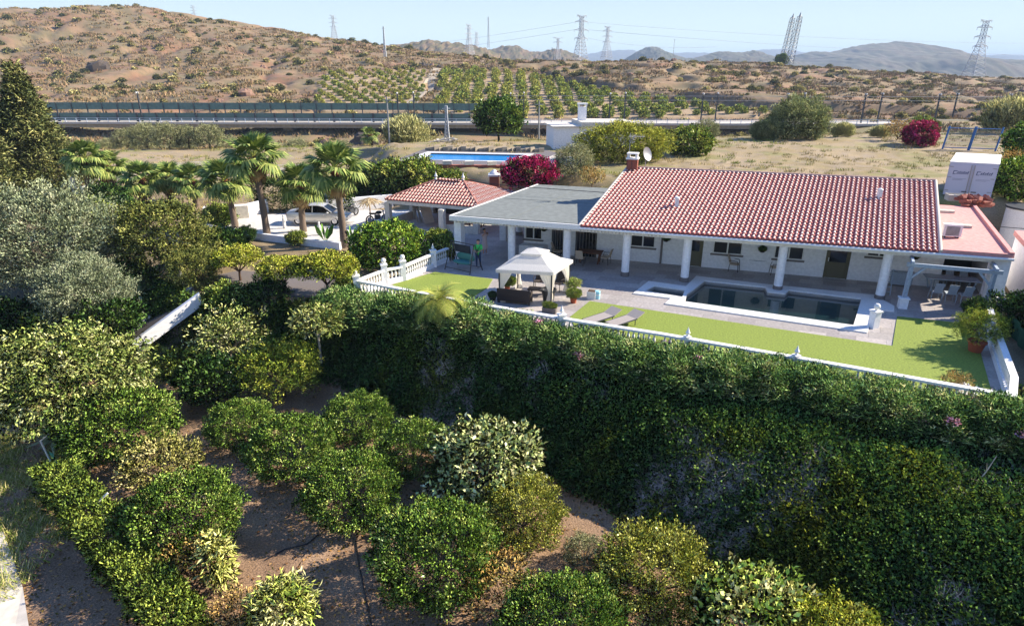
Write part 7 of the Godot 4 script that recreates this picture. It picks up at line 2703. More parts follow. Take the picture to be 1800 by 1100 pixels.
func slope() -> void:
	# oleanders in front of the balustrade
	var rng := RandomNumberGenerator.new()
	rng.seed = 5
	var line := [Vector3(-8.7, 0, -30.4), Vector3(-3.7, 0, -28.4), Vector3(3.35, 0, -24.75), Vector3(13.2, 0, -20.05), Vector3(18.2, 0, -17.5)]
	var spots := fine_line(line, 1.75)
	var said := ["tall", "dense", "pink flowered", "leggy", "bright tipped", "spreading"]
	var flower: ArrayMesh = kinds["oleander_flower"]
	for i in spots.size():
		var p: Vector3 = spots[i]
		var q := p + Vector3(0.35, 0, 0.75) * rng.randf_range(-0.25, 0.35)
		q.y = land(q.x, q.z) - 0.1
		var size := rng.randf_range(0.98, 1.15)
		var t := plant("oleander%d" % (i % 3), "oleander_bush", ["leafy green oleander in the hedge in front of the left lawn", "oleander in the hedge in front of the gazebo", "pink flowered oleander in the hedge in front of the sun loungers", "pink flowered oleander in the hedge in front of the pool", "pink flowered oleander in the hedge in front of the right lawn"][mini(4, i * 5 / spots.size())], "bush", q, size, rng.randf() * TAU, "oleanders hedging the front balustrade", rng.randf_range(0.58, 0.68))
		if i > 3:
			for k in (3 if i > 12 else 1):
				var a := rng.randf() * TAU
				piece("flower_head", flower, M.petal, t, Transform3D(Basis().scaled(Vector3.ONE * 1.1), Vector3(cos(a) * 1.25, rng.randf_range(1.0, 2.1), sin(a) * 1.1)))
	# ivy and straw on the bank
	var clump := crown(190, Vector3(0.34, 0.1, 0.34), 0.05, 26, 3, 0.085, 0.06, hues([[54, 80, 40], [76, 108, 48], [98, 130, 60], [136, 160, 86]]), {"low": -0.1, "up": 0.5})
	var tuft := Sh.new()
	for k in 22:
		tuft.col = [rgb(176, 160, 148), rgb(146, 132, 122), rgb(196, 178, 160)][k % 3]
		var a := rng.randf() * TAU
		var o := Vector3(rng.randf_range(-0.2, 0.2), 0.02, rng.randf_range(-0.2, 0.2))
		var d := Vector3(cos(a), rng.randf_range(-0.1, 0.5), sin(a)) * rng.randf_range(0.2, 0.42)
		var s := d.cross(Vector3.UP).normalized() * 0.012
		tuft.tri(o - s, o + s, o + d, Vector3.UP)
	var green := []
	var straw := []
	var tint := PackedColorArray()
	var tries := 0
	while green.size() < 24000 and tries < 120000:
		tries += 1
		var x := rng.randf_range(-22.0, 24.0)
		var z := rng.randf_range(-36.0, -11.0)
		var y := land(x, z)
		if y > -0.3 or y < -3.35:
			continue
		var k := noise.get_noise_2d(x * 0.16 + 30.0, z * 0.16) + noise2.get_noise_2d(x * 0.6, z * 0.6) * 0.5
		var e := 0.3
		var up := Vector3(land(x - e, z) - land(x + e, z), 2.0 * e, land(x, z - e) - land(x, z + e)).normalized()
		var side := up.cross(Vector3(sin(x * 9.0), 0.1, cos(z * 7.0))).normalized()
		var b := Basis(side, up, side.cross(up)).scaled(Vector3.ONE * rng.randf_range(0.8, 1.5))
		if k > 0.13:
			if straw.size() < 9000:
				straw.append(Transform3D(b, Vector3(x, y + 0.02, z)))
			if rng.randf() < 0.72:
				continue
		green.append(Transform3D(b, Vector3(x, y, z)))
		var warm := clampf(noise.get_noise_2d(x * 0.25, z * 0.25 + 60.0) * 1.5, 0, 1)
		tint.append(Color(1, 1, 1).lerp(Color(1.5, 1.15, 0.8), warm))
	swarm("ivy_cover", clump, M.leaf, green, null, tint)
	swarm("dry_straw", tuft.mesh(), M.straw, straw)
	# yuccas at the foot of the hedge
	rosette("yucca", 60, 1.0, 0.075, [rgb(60, 92, 52), rgb(76, 108, 60), rgb(92, 120, 70)])
	for q in [["spiky green yucca under the hedge below the feather palm", Vector3(-2.32, -1.10, -28.09), 0.8], ["spiky yucca at the hedge's foot left of the bank's middle", Vector3(3.51, -0.70, -24.46), 0.7], ["spiky yucca in the hedge's shade beneath the pink oleander", Vector3(10.57, -0.60, -20.58), 0.6], ["spiky yucca on a short pale stump at the top of the ivy bank", Vector3(12.90, -0.60, -18.91), 0.6]]:
		var t := thing("yucca", q[0], "plant", on_land(q[1]))
		t.scale = Vector3.ONE * q[2]
		obj("rosette", kinds["yucca"], M.leaf, t, Vector3(0, 0.45, 0))
		var st := Sh.new()
		st.col = rgb(150, 130, 104)
		st.tube(Vector3(0, -0.4, 0), Vector3(0, 0.5, 0), 0.14, 0.1, 8)
		obj("stem", st, M.bark, t)
	var stick := Sh.new()
	var sp := on_land(Vector3(14.22, -2.40, -16.30))
	stick.path([sp, sp + Vector3(0.1, 0.5, 0.1), sp + Vector3(0.3, 1.0, 0.05)], [0.02, 0.016, 0.008], 5)
	stick.path([sp + Vector3(0.1, 0.5, 0.1), sp + Vector3(-0.05, 0.85, 0.2)], [0.012, 0.005], 4)
	tag(obj("dry_stalk", stick, M.pale_wood), "bare pale forked stalk standing in the ivy at the right of the bank", "stalk")
	# trees just past the right edge, whose shade falls on the lawn and the bank
	var side_trees := [["leafy_shrub", "shrub with browning leaves leaning over the right balustrade's end", Vector3(19.4, -1.6, -19.6), 1.2], ["round_tree", "round leafy tree outside the right hand balustrade", Vector3(25.9, -0.8, -24.0), 1.25], ["round_tree", "leafy tree at the right edge above the tall hedge", Vector3(23.2, -2.6, -19.6), 1.1], ["shady_shrub", "dark shrub below the green netting at the right edge", Vector3(23.6, -0.5, -27.4), 1.0]]
	for q in side_trees:
		plant(q[0], "bush" if "shrub" in q[0] else "tree", q[1], "bush" if "shrub" in q[0] else "tree", q[2], q[3], q[3] * 3.0)
	var net := Sh.new()
	for k in 8:
		var a := Vector3(22.5, 0, -27.6).lerp(Vector3(20.4, 0, -23.2), k / 8.0)
		var b := Vector3(22.5, 0, -27.6).lerp(Vector3(20.4, 0, -23.2), (k + 1) / 8.0)
		var w := Vector3(0.12, 0, 0) * (k % 2)
		var w2 := Vector3(0.12, 0, 0) * ((k + 1) % 2)
		net.quad(a + w + Vector3(0.7, -0.8, 0), b + w2 + Vector3(0.7, -0.8, 0), b + w2 + Vector3(0.5, 0.75, 0), a + w + Vector3(0.5, 0.75, 0), Vector3(-1, 0, 0.3))
	tag(obj("green_netting", net, M.green_net), "dark green shade netting hung outside the right balustrade", "netting")

func left_garden() -> void:
	plant("olive", "olive_tree", "big silvery olive tree filling the left edge", "tree", Vector3(-25.60, -1.05, -33.95), 0.98, 0.4)
	plant("olive", "olive_tree", "lower silvery olive tree in front of the big one, beside the white ramp wall", "tree", Vector3(-21.84, -1.70, -30.74), 0.62, 2.4)
	plant("oak", "tree", "dark rounded tree right of the olive, above the white ramp", "tree", Vector3(-19.92, -0.30, -35.63), 1.0, 0.0)
	plant("oak", "tree", "smaller olive green tree leaning out right of the rounded one", "tree", Vector3(-17.56, -0.50, -33.68), 0.55, 2.0)
	var flat_trees := [["flat topped yellow green tree with a forked trunk by the corner newel", Vector3(-9.66, 0.00, -31.70), 0.85], ["flat topped green tree in the middle of the three on the left terrace", Vector3(-12.20, 0.00, -32.20), 0.72], ["flat topped yellow tree at the left of the three on the left terrace", Vector3(-15.33, 0.00, -34.19), 0.72]]
	for i in 3:
		plant("flat_citrus", "garden_tree", flat_trees[i][0], "tree", flat_trees[i][1], flat_trees[i][2], i * 2.0, "flat topped trees on the left terrace")
	plant("round_bush", "bush", "big round glossy green bush behind the left balustrade", "bush", Vector3(-7.47, 0.00, -37.21), 1.0, 0.3)
	plant("leafy_shrub", "bush", "thin pale shrub between the round bush and the porch column", "bush", Vector3(-4.91, 0.00, -41.41), 0.62, 0.3)
	plant("leafy_shrub", "bush", "low flowering shrub behind the swing seat", "bush", Vector3(-4.31, 0.00, -39.03), 0.72, 1.3)
	var low := [["dark evergreen shrub below the fourth palm", "shady_shrub", Vector3(-18.43, 0.00, -42.86), 0.5], ["pale shrub at the edge of the drive between two palms", "leafy_shrub", Vector3(-14.70, 0.00, -42.23), 0.45], ["shrub with reddish leaves at the left end of the drive", "leafy_shrub", Vector3(-22.34, 0.00, -48.05), 0.8], ["dark shrub under the round tree beside the path", "shady_shrub", Vector3(-17.92, 0.00, -38.27), 1.0], ["dark shrub left of the gate by the yellow hedge", "shady_shrub", Vector3(-32.70, 0.00, -51.28), 1.2], ["dark shrub right of the gate behind the yellow hedge", "shady_shrub", Vector3(-29.71, 0.00, -48.05), 1.0], ["bright yellow green shrub behind the olive tree", "leafy_shrub", Vector3(-30.96, 0.00, -45.55), 1.3], ["second yellow green shrub beside the yucca palm", "leafy_shrub", Vector3(-28.66, -0.20, -43.44), 0.9], ["green ground shrub at the top of the bank left of the corner newel", "shady_shrub", Vector3(-13.01, -0.79, -31.83), 0.8], ["green ground shrub at the bank's top beside the ramp's upper end", "leafy_shrub", Vector3(-15.26, -0.72, -31.82), 0.7], ["yellow leaved shrub by the corner newel", "leafy_shrub", Vector3(-8.81, -0.20, -32.51), 0.55], ["dark shrub below the agave at the ramp", "shady_shrub", Vector3(-21.59, -0.92, -34.00), 1.0], ["dark shrub at the left edge below the olive trees", "shady_shrub", Vector3(-25.58, -2.40, -30.51), 1.2], ["pale shrub at the left edge between the olive and the avocado", "leafy_shrub", Vector3(-23.16, -2.40, -29.75), 1.1], ["dark shrub left of the agave under the olive", "shady_shrub", Vector3(-20.21, -1.44, -29.65), 1.0]]
	for q in low:
		plant(q[1], "bush", q[0], "bush", q[2], q[3], q[3] * 7.0)
	# hedge behind the parked car and by the carport
	plant_kind("car_hedge", crown(182, Vector3(4.2, 1.3, 0.8), 1.2, 1700, 8, 0.18, 0.08, hues([[30, 50, 22], [44, 66, 28], [64, 84, 34], [104, 100, 50]]), {"style": "box", "fill": 0.4, "lump": 0.6}), M.leaf)
	plant("car_hedge", "hedge", "dark tall hedge along the back of the drive behind the silver car", "hedge", Vector3(-17.53, 0.00, -53.32) + Vector3(0, -0.1, 0), 1.0, -0.1)
	var back := [["dark leafy bush behind the carport's left end", "shady_shrub", Vector3(-13.66, 0.00, -59.21), 1.5], ["green flowering bush behind the carport roof", "leafy_shrub", Vector3(-10.80, 0.60, -58.06), 1.5], ["bright green bush behind the carport's ridge", "leafy_shrub", Vector3(-8.39, 0.90, -57.47), 1.5], ["small green bush right of the carport's ridge finial", "leafy_shrub", Vector3(-5.08, 1.60, -54.67), 0.8]]
	for q in back:
		plant(q[1], "bush", q[0], "bush", q[2], q[3], q[3] * 5.0)
	plant("bougainvillea", "bougainvillea", "crimson bougainvillea behind the grey flat roof", "bush", Vector3(1.36, 2.20, -51.22), 0.95, 0.2)
	plant("bougainvillea", "bougainvillea", "crimson bougainvillea beside the blue gate in the field", "bush", Vector3(46.68, 2.80, -75.19), 1.05, 1.2)
	plant("grey_olive", "bush", "grey green shrub between the bougainvillea and the roof ridge", "bush", Vector3(5.17, 2.60, -53.26), 0.85, 1.0)
	plant("dry_bush", "bush", "dry brown shrub at the left verge of the tiled roof", "bush", Vector3(6.15, 2.60, -49.59), 1.0, 1.0)
	# agaves and banana like clumps
	rosette("agave", 26, 1.0, 0.16, [rgb(140, 156, 120), rgb(160, 172, 136), rgb(120, 138, 104)])
	var spiky := [["pale agave rosette beside the white ramp wall", "agave", Vector3(-20.61, -0.60, -33.22), 1.1], ["dark spiky yucca palm left of the rounded tree", "yucca", Vector3(-26.34, 1.30, -41.03), 1.2], ["grey agave in the shade at the lane's edge", "agave", Vector3(-19.04, -3.30, -22.80), 1.1], ["second agave under the rounded tree at the ramp's top", "agave", Vector3(-19.06, -0.20, -34.51), 0.7]]
	for q in spiky:
		var t := thing("agave", q[0], "plant", q[2])
		t.scale = Vector3.ONE * q[3]
		obj("rosette", kinds[q[1]], M.leaf, t, Vector3(0, 0.1, 0))
		var st := Sh.new()
		st.col = rgb(130, 112, 90)
		st.tube(Vector3(0, -1.4, 0), Vector3(0, 0.15, 0), 0.1, 0.09, 7)
		obj("stem", st, M.bark, t)
	var bl := Sh.new()
	for k in 9:
		bl.col = [rgb(70, 112, 40), rgb(98, 138, 52), rgb(58, 94, 36)][k % 3]
		var a := k * 2.4
		var d := Vector3(cos(a) * 0.5, 1.0, sin(a) * 0.5).normalized()
		var s := d.cross(Vector3(sin(a), 0.2, cos(a))).normalized() * 0.17
		var nn := s.cross(d)
		bl.quad(d * 0.4 + s * 0.2, d * 0.4 - s * 0.2, d * 0.9 - s, d * 0.9 + s, nn)
		bl.quad(d * 0.9 + s, d * 0.9 - s, d * 1.4 - s * 0.3, d * 1.4 + s * 0.3, nn)
		bl.tube(Vector3.ZERO, d * 0.45, 0.025, 0.015, 4, false)
	for q in [["clump of broad paddle leaves at the edge of the drive", Vector3(-12.70, 0.00, -42.16), 1.0], ["broad paddle leaved plant left of the big round bush", Vector3(-10.84, 0.00, -42.16), 0.9]]:
		var t := thing("paddle_plant", q[0], "plant", q[1])
		t.scale = Vector3.ONE * q[2]
		obj("rosette", bl, M.leaf, t)

func frond_fan(seed_: int, droop: float, dead := false) -> ArrayMesh:
	var rng := RandomNumberGenerator.new()
	rng.seed = seed_
	var s := Sh.new()
	s.col = rgb(142, 150, 76)
	s.path([Vector3.ZERO, Vector3(0, 0.02, 0.26), Vector3(0, 0.0, 0.5)], [0.018, 0.013, 0.009], 4, false)
	var hub := Vector3(0, 0, 0.5)
	var k := 26
	for i in k:
		var a := lerpf(-2.1, 2.1, float(i) / (k - 1))
		var d := Vector3(sin(a), 0.0, cos(a))
		var l := 0.5 * (1.0 - 0.16 * absf(a) / 2.1) * rng.randf_range(0.92, 1.06)
		var side := Vector3(cos(a), 0, -sin(a))
		var fold := 0.028 if i % 2 else -0.006
		var m := hub + d * l * 0.55 + Vector3(0, fold - droop * 0.04, 0)
		var t := hub + d * l * 0.98 + Vector3(0, -droop * l * rng.randf_range(0.35, 0.75), 0)
		s.col = rgb(70, 96, 40).lerp(rgb(166, 172, 96), pow(rng.randf(), 1.5))
		if dead:
			s.col = rgb(150, 122, 84).lerp(rgb(184, 160, 116), rng.randf())
		var w := l * 0.085
		var nn := Vector3(0, 1, 0) + side * (0.5 if i % 2 else -0.5)
		s.tri(hub, m - side * w, m + side * w, nn)
		s.tri(m - side * w, m + side * w, t, nn)
	return s.mesh()

func frond_feather(seed_: int, col_a: Color, col_b: Color) -> ArrayMesh:
	var rng := RandomNumberGenerator.new()
	rng.seed = seed_
	var s := Sh.new()
	var p := func_curve(0.0)
	for i in 26:
		var t := (i + 1) / 26.0
		var q := func_curve(t)
		s.col = rgb(150, 146, 80)
		s.path([p, q], [0.014 * (1.2 - t), 0.014 * (1.15 - t)], 3, false)
		var d := (q - p).normalized()
		for e in [-1.0, 1.0]:
			var l := 0.34 * sin(PI * clampf(t * 0.85 + 0.12, 0, 1)) + 0.05
			var o := (Vector3(e, 0.25, 0) + d * 0.9).normalized()
			s.col = col_a.lerp(col_b, rng.randf())
			var w := d * 0.016
			s.tri(q - w, q + w, q + o * l - Vector3.UP * l * 0.25, Vector3(0, 1, 0))
		p = q
	return s.mesh()

func func_curve(t: float) -> Vector3:
	return Vector3(0, 0.55 * t - 0.95 * t * t, 1.15 * t - 0.25 * t * t)

func palms() -> void:
	var fans := [frond_fan(1, 0.3), frond_fan(2, 0.6), frond_fan(3, 1.0), frond_fan(4, 1.4, true)]
	var rows := [
		["tallest fan palm, left of the parked silver car", Vector3(-17.26, 0.00, -43.87), Vector3(-17.26, 0.00, -43.87), 5.6, 2.75], ["tall fan palm in front of the silver car's bonnet", Vector3(-11.31, 0.00, -41.72), Vector3(-11.31, 0.00, -41.72), 5.2, 2.7],
		["fan palm in front of the silver car's rear door", Vector3(-15.30, 0.00, -45.72), Vector3(-15.30, 0.00, -45.72), 3.5, 2.5], ["fan palm left of the tallest one at the drive's edge", Vector3(-20.88, 0.00, -47.15), Vector3(-20.88, 0.00, -47.15), 3.6, 2.5],
		["leaning fan palm at the far left beside the conifer", Vector3(-37.01, 0.00, -55.72), Vector3(-37.01, 0.00, -55.72), 4.0, 2.5], ["fan palm second from the conifer, behind the gate", Vector3(-36.06, 0.00, -57.79), Vector3(-36.06, 0.00, -57.79), 3.0, 2.5],
		["short fan palm third from the conifer", Vector3(-31.73, 0.00, -54.74), Vector3(-31.73, 0.00, -54.74), 2.4, 2.5], ["short fan palm with pale leaves, fourth from the conifer", Vector3(-30.26, 0.00, -56.23), Vector3(-30.26, 0.00, -56.23), 2.2, 2.3],
		["short fan palm at the left end of the drive wall", Vector3(-27.30, 0.00, -54.74), Vector3(-27.30, 0.00, -54.74), 2.3, 2.4], ["young fan palm at the edge of the far field", Vector3(-20.42, 0.00, -95.75), Vector3(-20.42, 0.00, -95.75), 1.5, 2.0]]
	var rng := RandomNumberGenerator.new()
	rng.seed = 8
	for i in rows.size():
		var r: Array = rows[i]
		var at: Vector3 = r[1]
		if i == 9:
			at = on_land(at)
		var t := thing("fan_palm", r[0], "palm tree", at, rng.randf() * TAU, "fan palms along the drive" if i < 9 else "")
		var s := Sh.new()
		var lean := Vector3(rng.randf_range(-0.45, 0.45), 0, rng.randf_range(-0.3, 0.3))
		var h: float = r[3]
		var pts := []
		var rad := []
		for k in 9:
			var f := k / 8.0
			pts.append(lean * f * f + Vector3(0, -0.2 + (h + 0.2) * f, 0))
			rad.append(lerpf(0.24, 0.17, f) + (0.03 if k % 2 else 0.0) + (0.05 if f > 0.7 else 0.0))
		s.col = rgb(142, 124, 108)
		s.path(pts.slice(0, 7), rad.slice(0, 7), 9)
		s.col = rgb(146, 88, 58)
		s.path(pts.slice(6, 9), rad.slice(6, 9), 9)
		for k in 26:
			var a := k * 2.399
			var y := h * (0.72 + 0.28 * k / 26.0)
			var o := lean * (y / h) * (y / h) + Vector3(0, y, 0)
			var d := Vector3(cos(a), 0.9, sin(a)).normalized()
			s.bar(o + Vector3(cos(a), 0, sin(a)) * 0.16, o + Vector3(cos(a), 0, sin(a)) * 0.17 + d * 0.24, 0.09, 0.03)
		obj("trunk", s, M.bark, t)
		var count := 28 if i < 9 else 18
		for k in count:
			var f := float(k) / count
			var e := lerpf(1.35, -0.6, pow(f, 0.95)) + rng.randf_range(-0.12, 0.12)
			var a := k * 2.399 + rng.randf_range(-0.2, 0.2)
			var size: float = 0.9 * r[4] * lerpf(0.72, 1.0, minf(1.0, f * 2.0)) * rng.randf_range(0.9, 1.08)
			var b := Basis(Vector3.UP, a) * Basis(Vector3.RIGHT, -e) * Basis(Vector3.FORWARD, rng.randf_range(-0.3, 0.3))
			piece("frond", fans[mini(2, int(f * 3.0))], M.leaf, t, Transform3D(b.scaled(Vector3.ONE * size), lean + Vector3(0, h - 0.1 * f, 0)))
		for k in (5 + i * 3 % 7 if i < 9 else 0):
			var b := Basis(Vector3.UP, k * 2.1 + i) * Basis(Vector3.RIGHT, rng.randf_range(1.0, 1.35))
			piece("dead_frond", fans[3], M.straw, t, Transform3D(b.scaled(Vector3.ONE * r[4] * rng.randf_range(0.55, 0.75)), lean + Vector3(0, h - 0.15, 0)))
	# feather palm below the balustrade, fern like cycad by the ramp
	var ff := frond_feather(4, rgb(120, 136, 52), rgb(176, 176, 86))
	for q in [["feather leaved palm with arching yellow fronds in front of the left lawn", Vector3(-3.35, 1.23, -27.60), 1.5, 24, -1.2], ["fern like cycad at the lower end of the white ramp wall", Vector3(-18.71, -2.60, -30.62), 1.15, 16, -3.4]]:
		var t := thing("feather_palm", q[0], "palm tree", q[1])
		var s := Sh.new()
		s.col = rgb(128, 106, 80)
		s.tube(Vector3(0, q[4] - q[1].y, 0), Vector3(0, 0.05, 0), 0.16, 0.13, 8)
		obj("trunk", s, M.bark, t)
		for k in q[3]:
			var f: float = float(k) / q[3]
			var b := Basis(Vector3.UP, k * 2.399) * Basis(Vector3.RIGHT, -lerpf(0.75, -0.55, f) + rng.randf_range(-0.1, 0.1))
			piece("frond", ff, M.leaf, t, Transform3D(b.scaled(Vector3.ONE * q[2] * rng.randf_range(0.85, 1.05)), Vector3.ZERO))

func beyond_house() -> void:
	plant("conifer", "conifer", "tall dark conifer at the left edge beyond the palms", "tree", Vector3(-44.0, -0.5, -60.0), 0.98, 0.6)
	plant("conifer", "conifer", "broad conifer cut by the left edge, in front of the taller one", "tree", Vector3(-45.5, -0.5, -55.0), 0.86, 2.6)
	plant("acacia", "acacia_tree", "spreading yellow green acacia behind the left end of the tiled roof", "tree", on_land(Vector3(10.64, 2.80, -62.26)), 0.92, 0.1)
	plant("leafy_shrub", "bush", "yellow flowered shrub right of the spreading acacia", "bush", on_land(Vector3(18.24, 2.80, -66.94)), 1.5, 0.1)
	plant("round_tree", "tree", "round dark tree standing alone beyond the blue pool", "tree", on_land(Vector3(-1.66, 2.20, -82.94)), 1.15, 0.1)
	var bushes := [["olive_mass", "large grey green olive bush at the field's far edge before the viaduct", Vector3(36.14, 2.50, -83.42), 1.35], ["olive_mass", "smaller grey green bush left of the large olive bush", Vector3(31.68, 2.50, -82.09), 0.7], ["grey_olive", "low grey shrub at the left of the field's far edge", Vector3(24.02, 2.50, -81.44), 0.75], ["reed_bush", "tall pale reed clump at the right edge beyond the blue gate", Vector3(69.10, 2.80, -91.56), 1.4], ["reed_bush", "reed clump hiding the viaduct right of the large olive bush", Vector3(43.27, 2.50, -86.19), 0.55], ["reed_bush", "second reed clump left of the crimson bougainvillea", Vector3(47.36, 2.50, -84.78), 0.45], ["dry_bush", "dry shrub left of the gate's bougainvillea", Vector3(47.14, 2.60, -80.51), 1.6], ["round_bush", "dark rounded tree at the right edge behind the container", Vector3(50.0, 2.6, -61.0), 1.5], ["round_bush", "clipped dark green bush beside the container at the right edge", Vector3(35.70, 2.80, -44.37), 1.1], ["dry_bush", "brown shrub with dry heads right of the container", Vector3(39.39, 2.80, -50.80), 1.5], ["leafy_shrub", "dark green plant on the embankment above the bougainvillea", Vector3(62.76, 2.80, -100.68), 1.3],
		["reed_bush", "tall dry grass clump left of the lattice mast beyond the blue pool", Vector3(-14.35, 1.50, -89.40), 1.3]]
	for q in bushes:
		plant(q[0], "reed_clump" if q[0] == "reed_bush" else "bush", q[1], "bush", on_land(q[2]), q[3], q[3] * 4.0)
	# olive bushes along the road below the viaduct
	var rng := RandomNumberGenerator.new()
	rng.seed = 60
	var at := [Vector3(-68.12, -2.23, -110.00), Vector3(-61.31, -1.85, -104.00), Vector3(-55.79, -1.69, -100.00), Vector3(-50.94, -1.55, -97.00), Vector3(-48.45, -1.60, -98.00), Vector3(-44.83, -1.55, -97.00), Vector3(-48.56, -1.90, -112.00), Vector3(-66.90, -2.20, -118.00), Vector3(-60.52, -2.43, -120.00), Vector3(-48.37, -3.00, -125.00), Vector3(-32.55, -2.36, -125.00), Vector3(-40.29, -2.45, -122.00)]
	for i in at.size():
		plant("grey_olive", "olive_bush", "grey green olive bush in the row between the road and the viaduct", "bush", on_land(at[i]), rng.randf_range(0.85, 1.2), rng.randf() * TAU, "olive bushes below the viaduct")
	# dry grass over the field and the near ground
	var tuft := Sh.new()
	for k in 14:
		tuft.col = [rgb(186, 164, 116), rgb(164, 146, 92), rgb(140, 136, 76)][k % 3]
		var a := rng.randf() * TAU
		var o := Vector3(rng.randf_range(-0.25, 0.25), 0, rng.randf_range(-0.25, 0.25))
		var d := Vector3(cos(a) * 0.5, 1, sin(a) * 0.5) * rng.randf_range(0.12, 0.26)
		var s := d.cross(Vector3(sin(a), 0.3, cos(a))).normalized() * 0.02
		tuft.tri(o - s, o + s, o + d, s.cross(d))
	var where := []
	var tint := PackedColorArray()
	while where.size() < 3800:
		var x := rng.randf_range(-62.0, 72.0)
		var z := rng.randf_range(-104.0, -45.0)
		var p := Vector2(x, z)
		if outside(p, poly_terrace) < 0.6 or noise.get_noise_2d(x * 0.07 + 3.0, z * 0.15) + rng.randf_range(-0.3, 0.3) < 0.02:
			continue
		where.append(Transform3D(Basis(Vector3.UP, rng.randf() * TAU).scaled(Vector3.ONE * rng.randf_range(0.6, 1.7)), Vector3(x, land(x, z), z)))
		tint.append(Color(1, 1, 1).lerp(Color(0.7, 0.9, 0.5), clampf(noise2.get_noise_2d(x * 0.1, z * 0.1) * 2.0, 0, 1)))
	swarm("dry_grass", tuft.mesh(), M.straw, where, null, tint)

func hillside() -> void:
	var rng := RandomNumberGenerator.new()
	rng.seed = 90
	# the planted slopes: the nearest three hundred trees one by one, the rest together
	var spots := []
	for i in range(-60, 90):
		for j in range(0, 30):
			var left := Vector2(-150.0 + i * 5.6 + j * 2.6, -208.0 - j * 5.4)
			var p := left + Vector2(rng.randf_range(-0.5, 0.5), rng.randf_range(-0.6, 0.6))
			if in_plantation(p) == 0 and rng.randf() < 0.93:
				spots.append(p)
			var q := Vector2(-40.0 + i * 5.4 + (j % 2) * 1.0, -207.0 - j * 5.2) + Vector2(rng.randf_range(-0.7, 0.7), rng.randf_range(-0.8, 0.8))
			if in_plantation(q) == 1 and rng.randf() < 0.92:
				spots.append(q)
	spots.sort_custom(func(a, b): return a.length() < b.length())
	var first := []
	var rest := [[], [], []]
	for i in spots.size():
		var p: Vector2 = spots[i]
		var side := in_plantation(p)
		var k := (1 + rng.randi() % 2) if p.x > 20.0 or rng.randf() < 0.5 else 0
		var at := Vector3(p.x, land(p.x, p.y) - 0.1, p.y)
		var size := rng.randf_range(0.8, 1.25) * (0.55 if side == 0 else 0.78)
		if i < 300:
			var text := "small fruit tree in the slanting rows left of the dirt track on the slope" if side == 0 else "small fruit tree in the upright rows right of the dirt track on the slope"
			if first.size() <= k * 2 + side or first[k * 2 + side] == null:
				first.resize(6)
				first[k * 2 + side] = plant("grove%d" % k, "grove_tree", text, "tree", at, size, rng.randf() * TAU, "fruit trees planted in rows on the far slope")
			else:
				copy(first[k * 2 + side], at, rng.randf() * TAU, size)
		else:
			rest[k].append(Transform3D(Basis(Vector3.UP, rng.randf() * TAU).scaled(Vector3.ONE * size), at))
	for k in 3:
		if rest[k].size():
			swarm("far_grove_trees", kinds["grove%d" % k][0], M.leaf, rest[k])
	# scrub on the hills
	var made := 0
	var base := []
	base.resize(3)
	var far := [[], [], []]
	var tries := 0
	var many := 0
	while many < 2100 and tries < 40000:
		tries += 1
		var z := -125.0 - pow(rng.randf(), 0.8) * 330.0
		var x := rng.randf_range(-1.0, 1.0) * (60.0 + absf(z) * 0.86)
		var p := Vector2(x, z)
		if in_plantation(p) >= 0 or (z > -204.0 and z < -160.0 and rng.randf() < 0.5):
			continue
		var c := noise.get_noise_2d(x * 0.03 + 70.0, z * 0.03)
		if c + rng.randf_range(-0.35, 0.35) < -0.02:
			continue
		if absf(x - lerpf(-40.0, -32.0, (z + 200.0) / -110.0)) < 5.0 and z < -195.0 and z > -312.0:
			continue
		many += 1
		var k := 1 if rng.randf() < 0.32 else (0 if rng.randf() < 0.5 else 2)
		var size := (0.3 + 0.7 * pow(rng.randf(), 1.8)) * (1.1 if k == 1 else 1.0)
		var at := Vector3(x, land(x, z) - 0.15, z)
		if size > 0.62 and made < 290:
			made += 1
			if base[k] == null:
				base[k] = plant("scrub%d" % k, "scrub_bush", ["olive brown scrub bush on the dry hills", "dark green scrub bush on the dry hills", "pale straw coloured scrub bush on the dry hills"][k], "bush", at, size, rng.randf() * TAU, "scrub bushes over the dry hills")
			else:
				copy(base[k], at, rng.randf() * TAU, size)
		else:
			far[k].append(Transform3D(Basis(Vector3.UP, rng.randf() * TAU).scaled(Vector3(size, size * 0.8, size)), at))
	for k in 3:
		swarm("low_scrub", kinds["scrub%d" % k][0], M.leaf, far[k])
	var clump := Sh.new()
	for k in 16:
		clump.col = [rgb(168, 140, 106), rgb(138, 122, 86), rgb(108, 100, 68), rgb(150, 122, 92)][k % 4]
		var a := rng.randf() * TAU
		var o := Vector3(rng.randf_range(-0.9, 0.9), 0, rng.randf_range(-0.9, 0.9))
		var d := Vector3(cos(a) * 0.6, 1, sin(a) * 0.6) * rng.randf_range(0.35, 0.8)
		var sd := d.cross(Vector3(sin(a), 0.3, cos(a))).normalized() * 0.16
		clump.tri(o - sd, o + sd, o + d, sd.cross(d))
	var where := []
	var tint := PackedColorArray()
	while where.size() < 17000:
		var z := -118.0 - pow(rng.randf(), 0.75) * 330.0
		var x := rng.randf_range(-1.0, 1.0) * (60.0 + absf(z) * 0.86)
		if in_plantation(Vector2(x, z)) >= 0 and rng.randf() < 0.8:
			continue
		if noise2.get_noise_2d(x * 0.02, z * 0.03) + rng.randf_range(-0.3, 0.4) < 0.0:
			continue
		where.append(Transform3D(Basis(Vector3.UP, rng.randf() * TAU).scaled(Vector3.ONE * rng.randf_range(0.6, 1.7)), Vector3(x, land(x, z) - 0.05, z)))
		var g := clampf(noise.get_noise_2d(x * 0.04 + 20.0, z * 0.04) * 1.8 + rng.randf_range(-0.3, 0.3), 0, 1)
		tint.append(Color(1, 1, 1).lerp(Color(0.72, 0.7, 0.52), g))
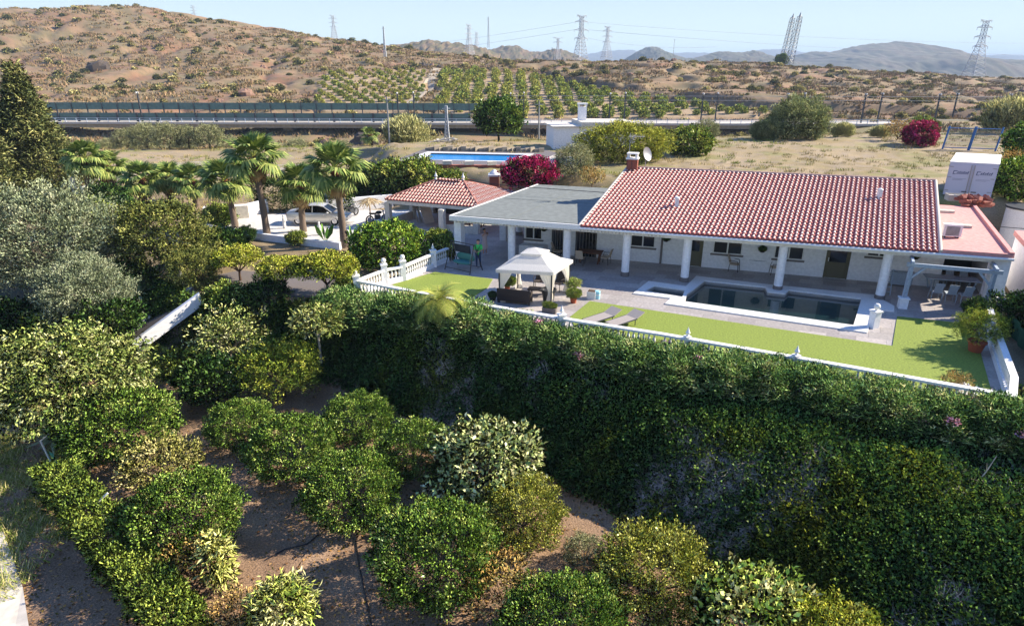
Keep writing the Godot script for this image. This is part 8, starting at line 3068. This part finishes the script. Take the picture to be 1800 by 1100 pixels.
	swarm("hill_grass", clump.mesh(), M.straw, where, null, tint)
	# rocks on the slope above the track
	for q in [["large dark boulder above the top of the planted slope", Vector3(-41.78, 12.68, -318.00), 3.0], ["smaller dark boulder right of the large one above the planted slope", Vector3(-33.86, 12.43, -318.00), 2.0], ["red rock outcrop under the left hill", Vector3(-94.52, 2.38, -238.00), 3.2], ["dark rock hollow on the left hill's flank", Vector3(-184.32, 10.73, -305.00), 5.0], ["pale boulder below the viaduct's second pier", Vector3(-47.53, -4.21, -168.00), 2.0], ["dark rock face below the viaduct right of the second pier", Vector3(-37.27, -4.58, -166.00), 4.0]]:
		var s := Sh.new()
		s.col = Color.WHITE
		var m := ball_rock(int(q[2] * 10.0), q[2])
		tag(obj("boulder", m, M.dark_rock if "dark" in q[0] else M.rock, null, on_land(q[1])), q[0], "rock")
	var stones := [ball_rock(41, 1.3), ball_rock(42, 1.0), ball_rock(43, 1.7)]
	var made_rocks := 0
	while made_rocks < 46:
		var z := -215.0 - rng.randf() * 210.0
		var x := rng.randf_range(-1.0, 1.0) * (40.0 + absf(z) * 0.7)
		if in_plantation(Vector2(x, z)) >= 0 or noise.get_noise_2d(x * 0.02, z * 0.02) < 0.05:
			continue
		var o := obj("rock", stones[made_rocks % 3], M.rock, null, Vector3(x, land(x, z) - 0.2, z), made_rocks * 1.3)
		o.scale = Vector3.ONE * rng.randf_range(0.5, 1.5)
		tag(o, "pale weathered rock lying on the dry hillside", "rock", "loose rocks on the hills")
		made_rocks += 1

func ball_rock(seed_: int, size: float) -> ArrayMesh:
	var s := Sh.new()
	s.ball(Vector3.ZERO, Vector3(1, 0.75, 1) * size, 12, 8)
	var v := s.v
	for i in v.size():
		var d := v[i].normalized()
		v[i] *= 1.0 + 0.5 * noise.get_noise_3d(d.x * 1.5 + seed_, d.y * 1.5, d.z * 1.5)
	var t := Sh.new()
	for i in range(0, v.size(), 3):
		t.tri(v[i], v[i + 1], v[i + 2], v[i] + v[i + 1] + v[i + 2])
	return t.mesh()
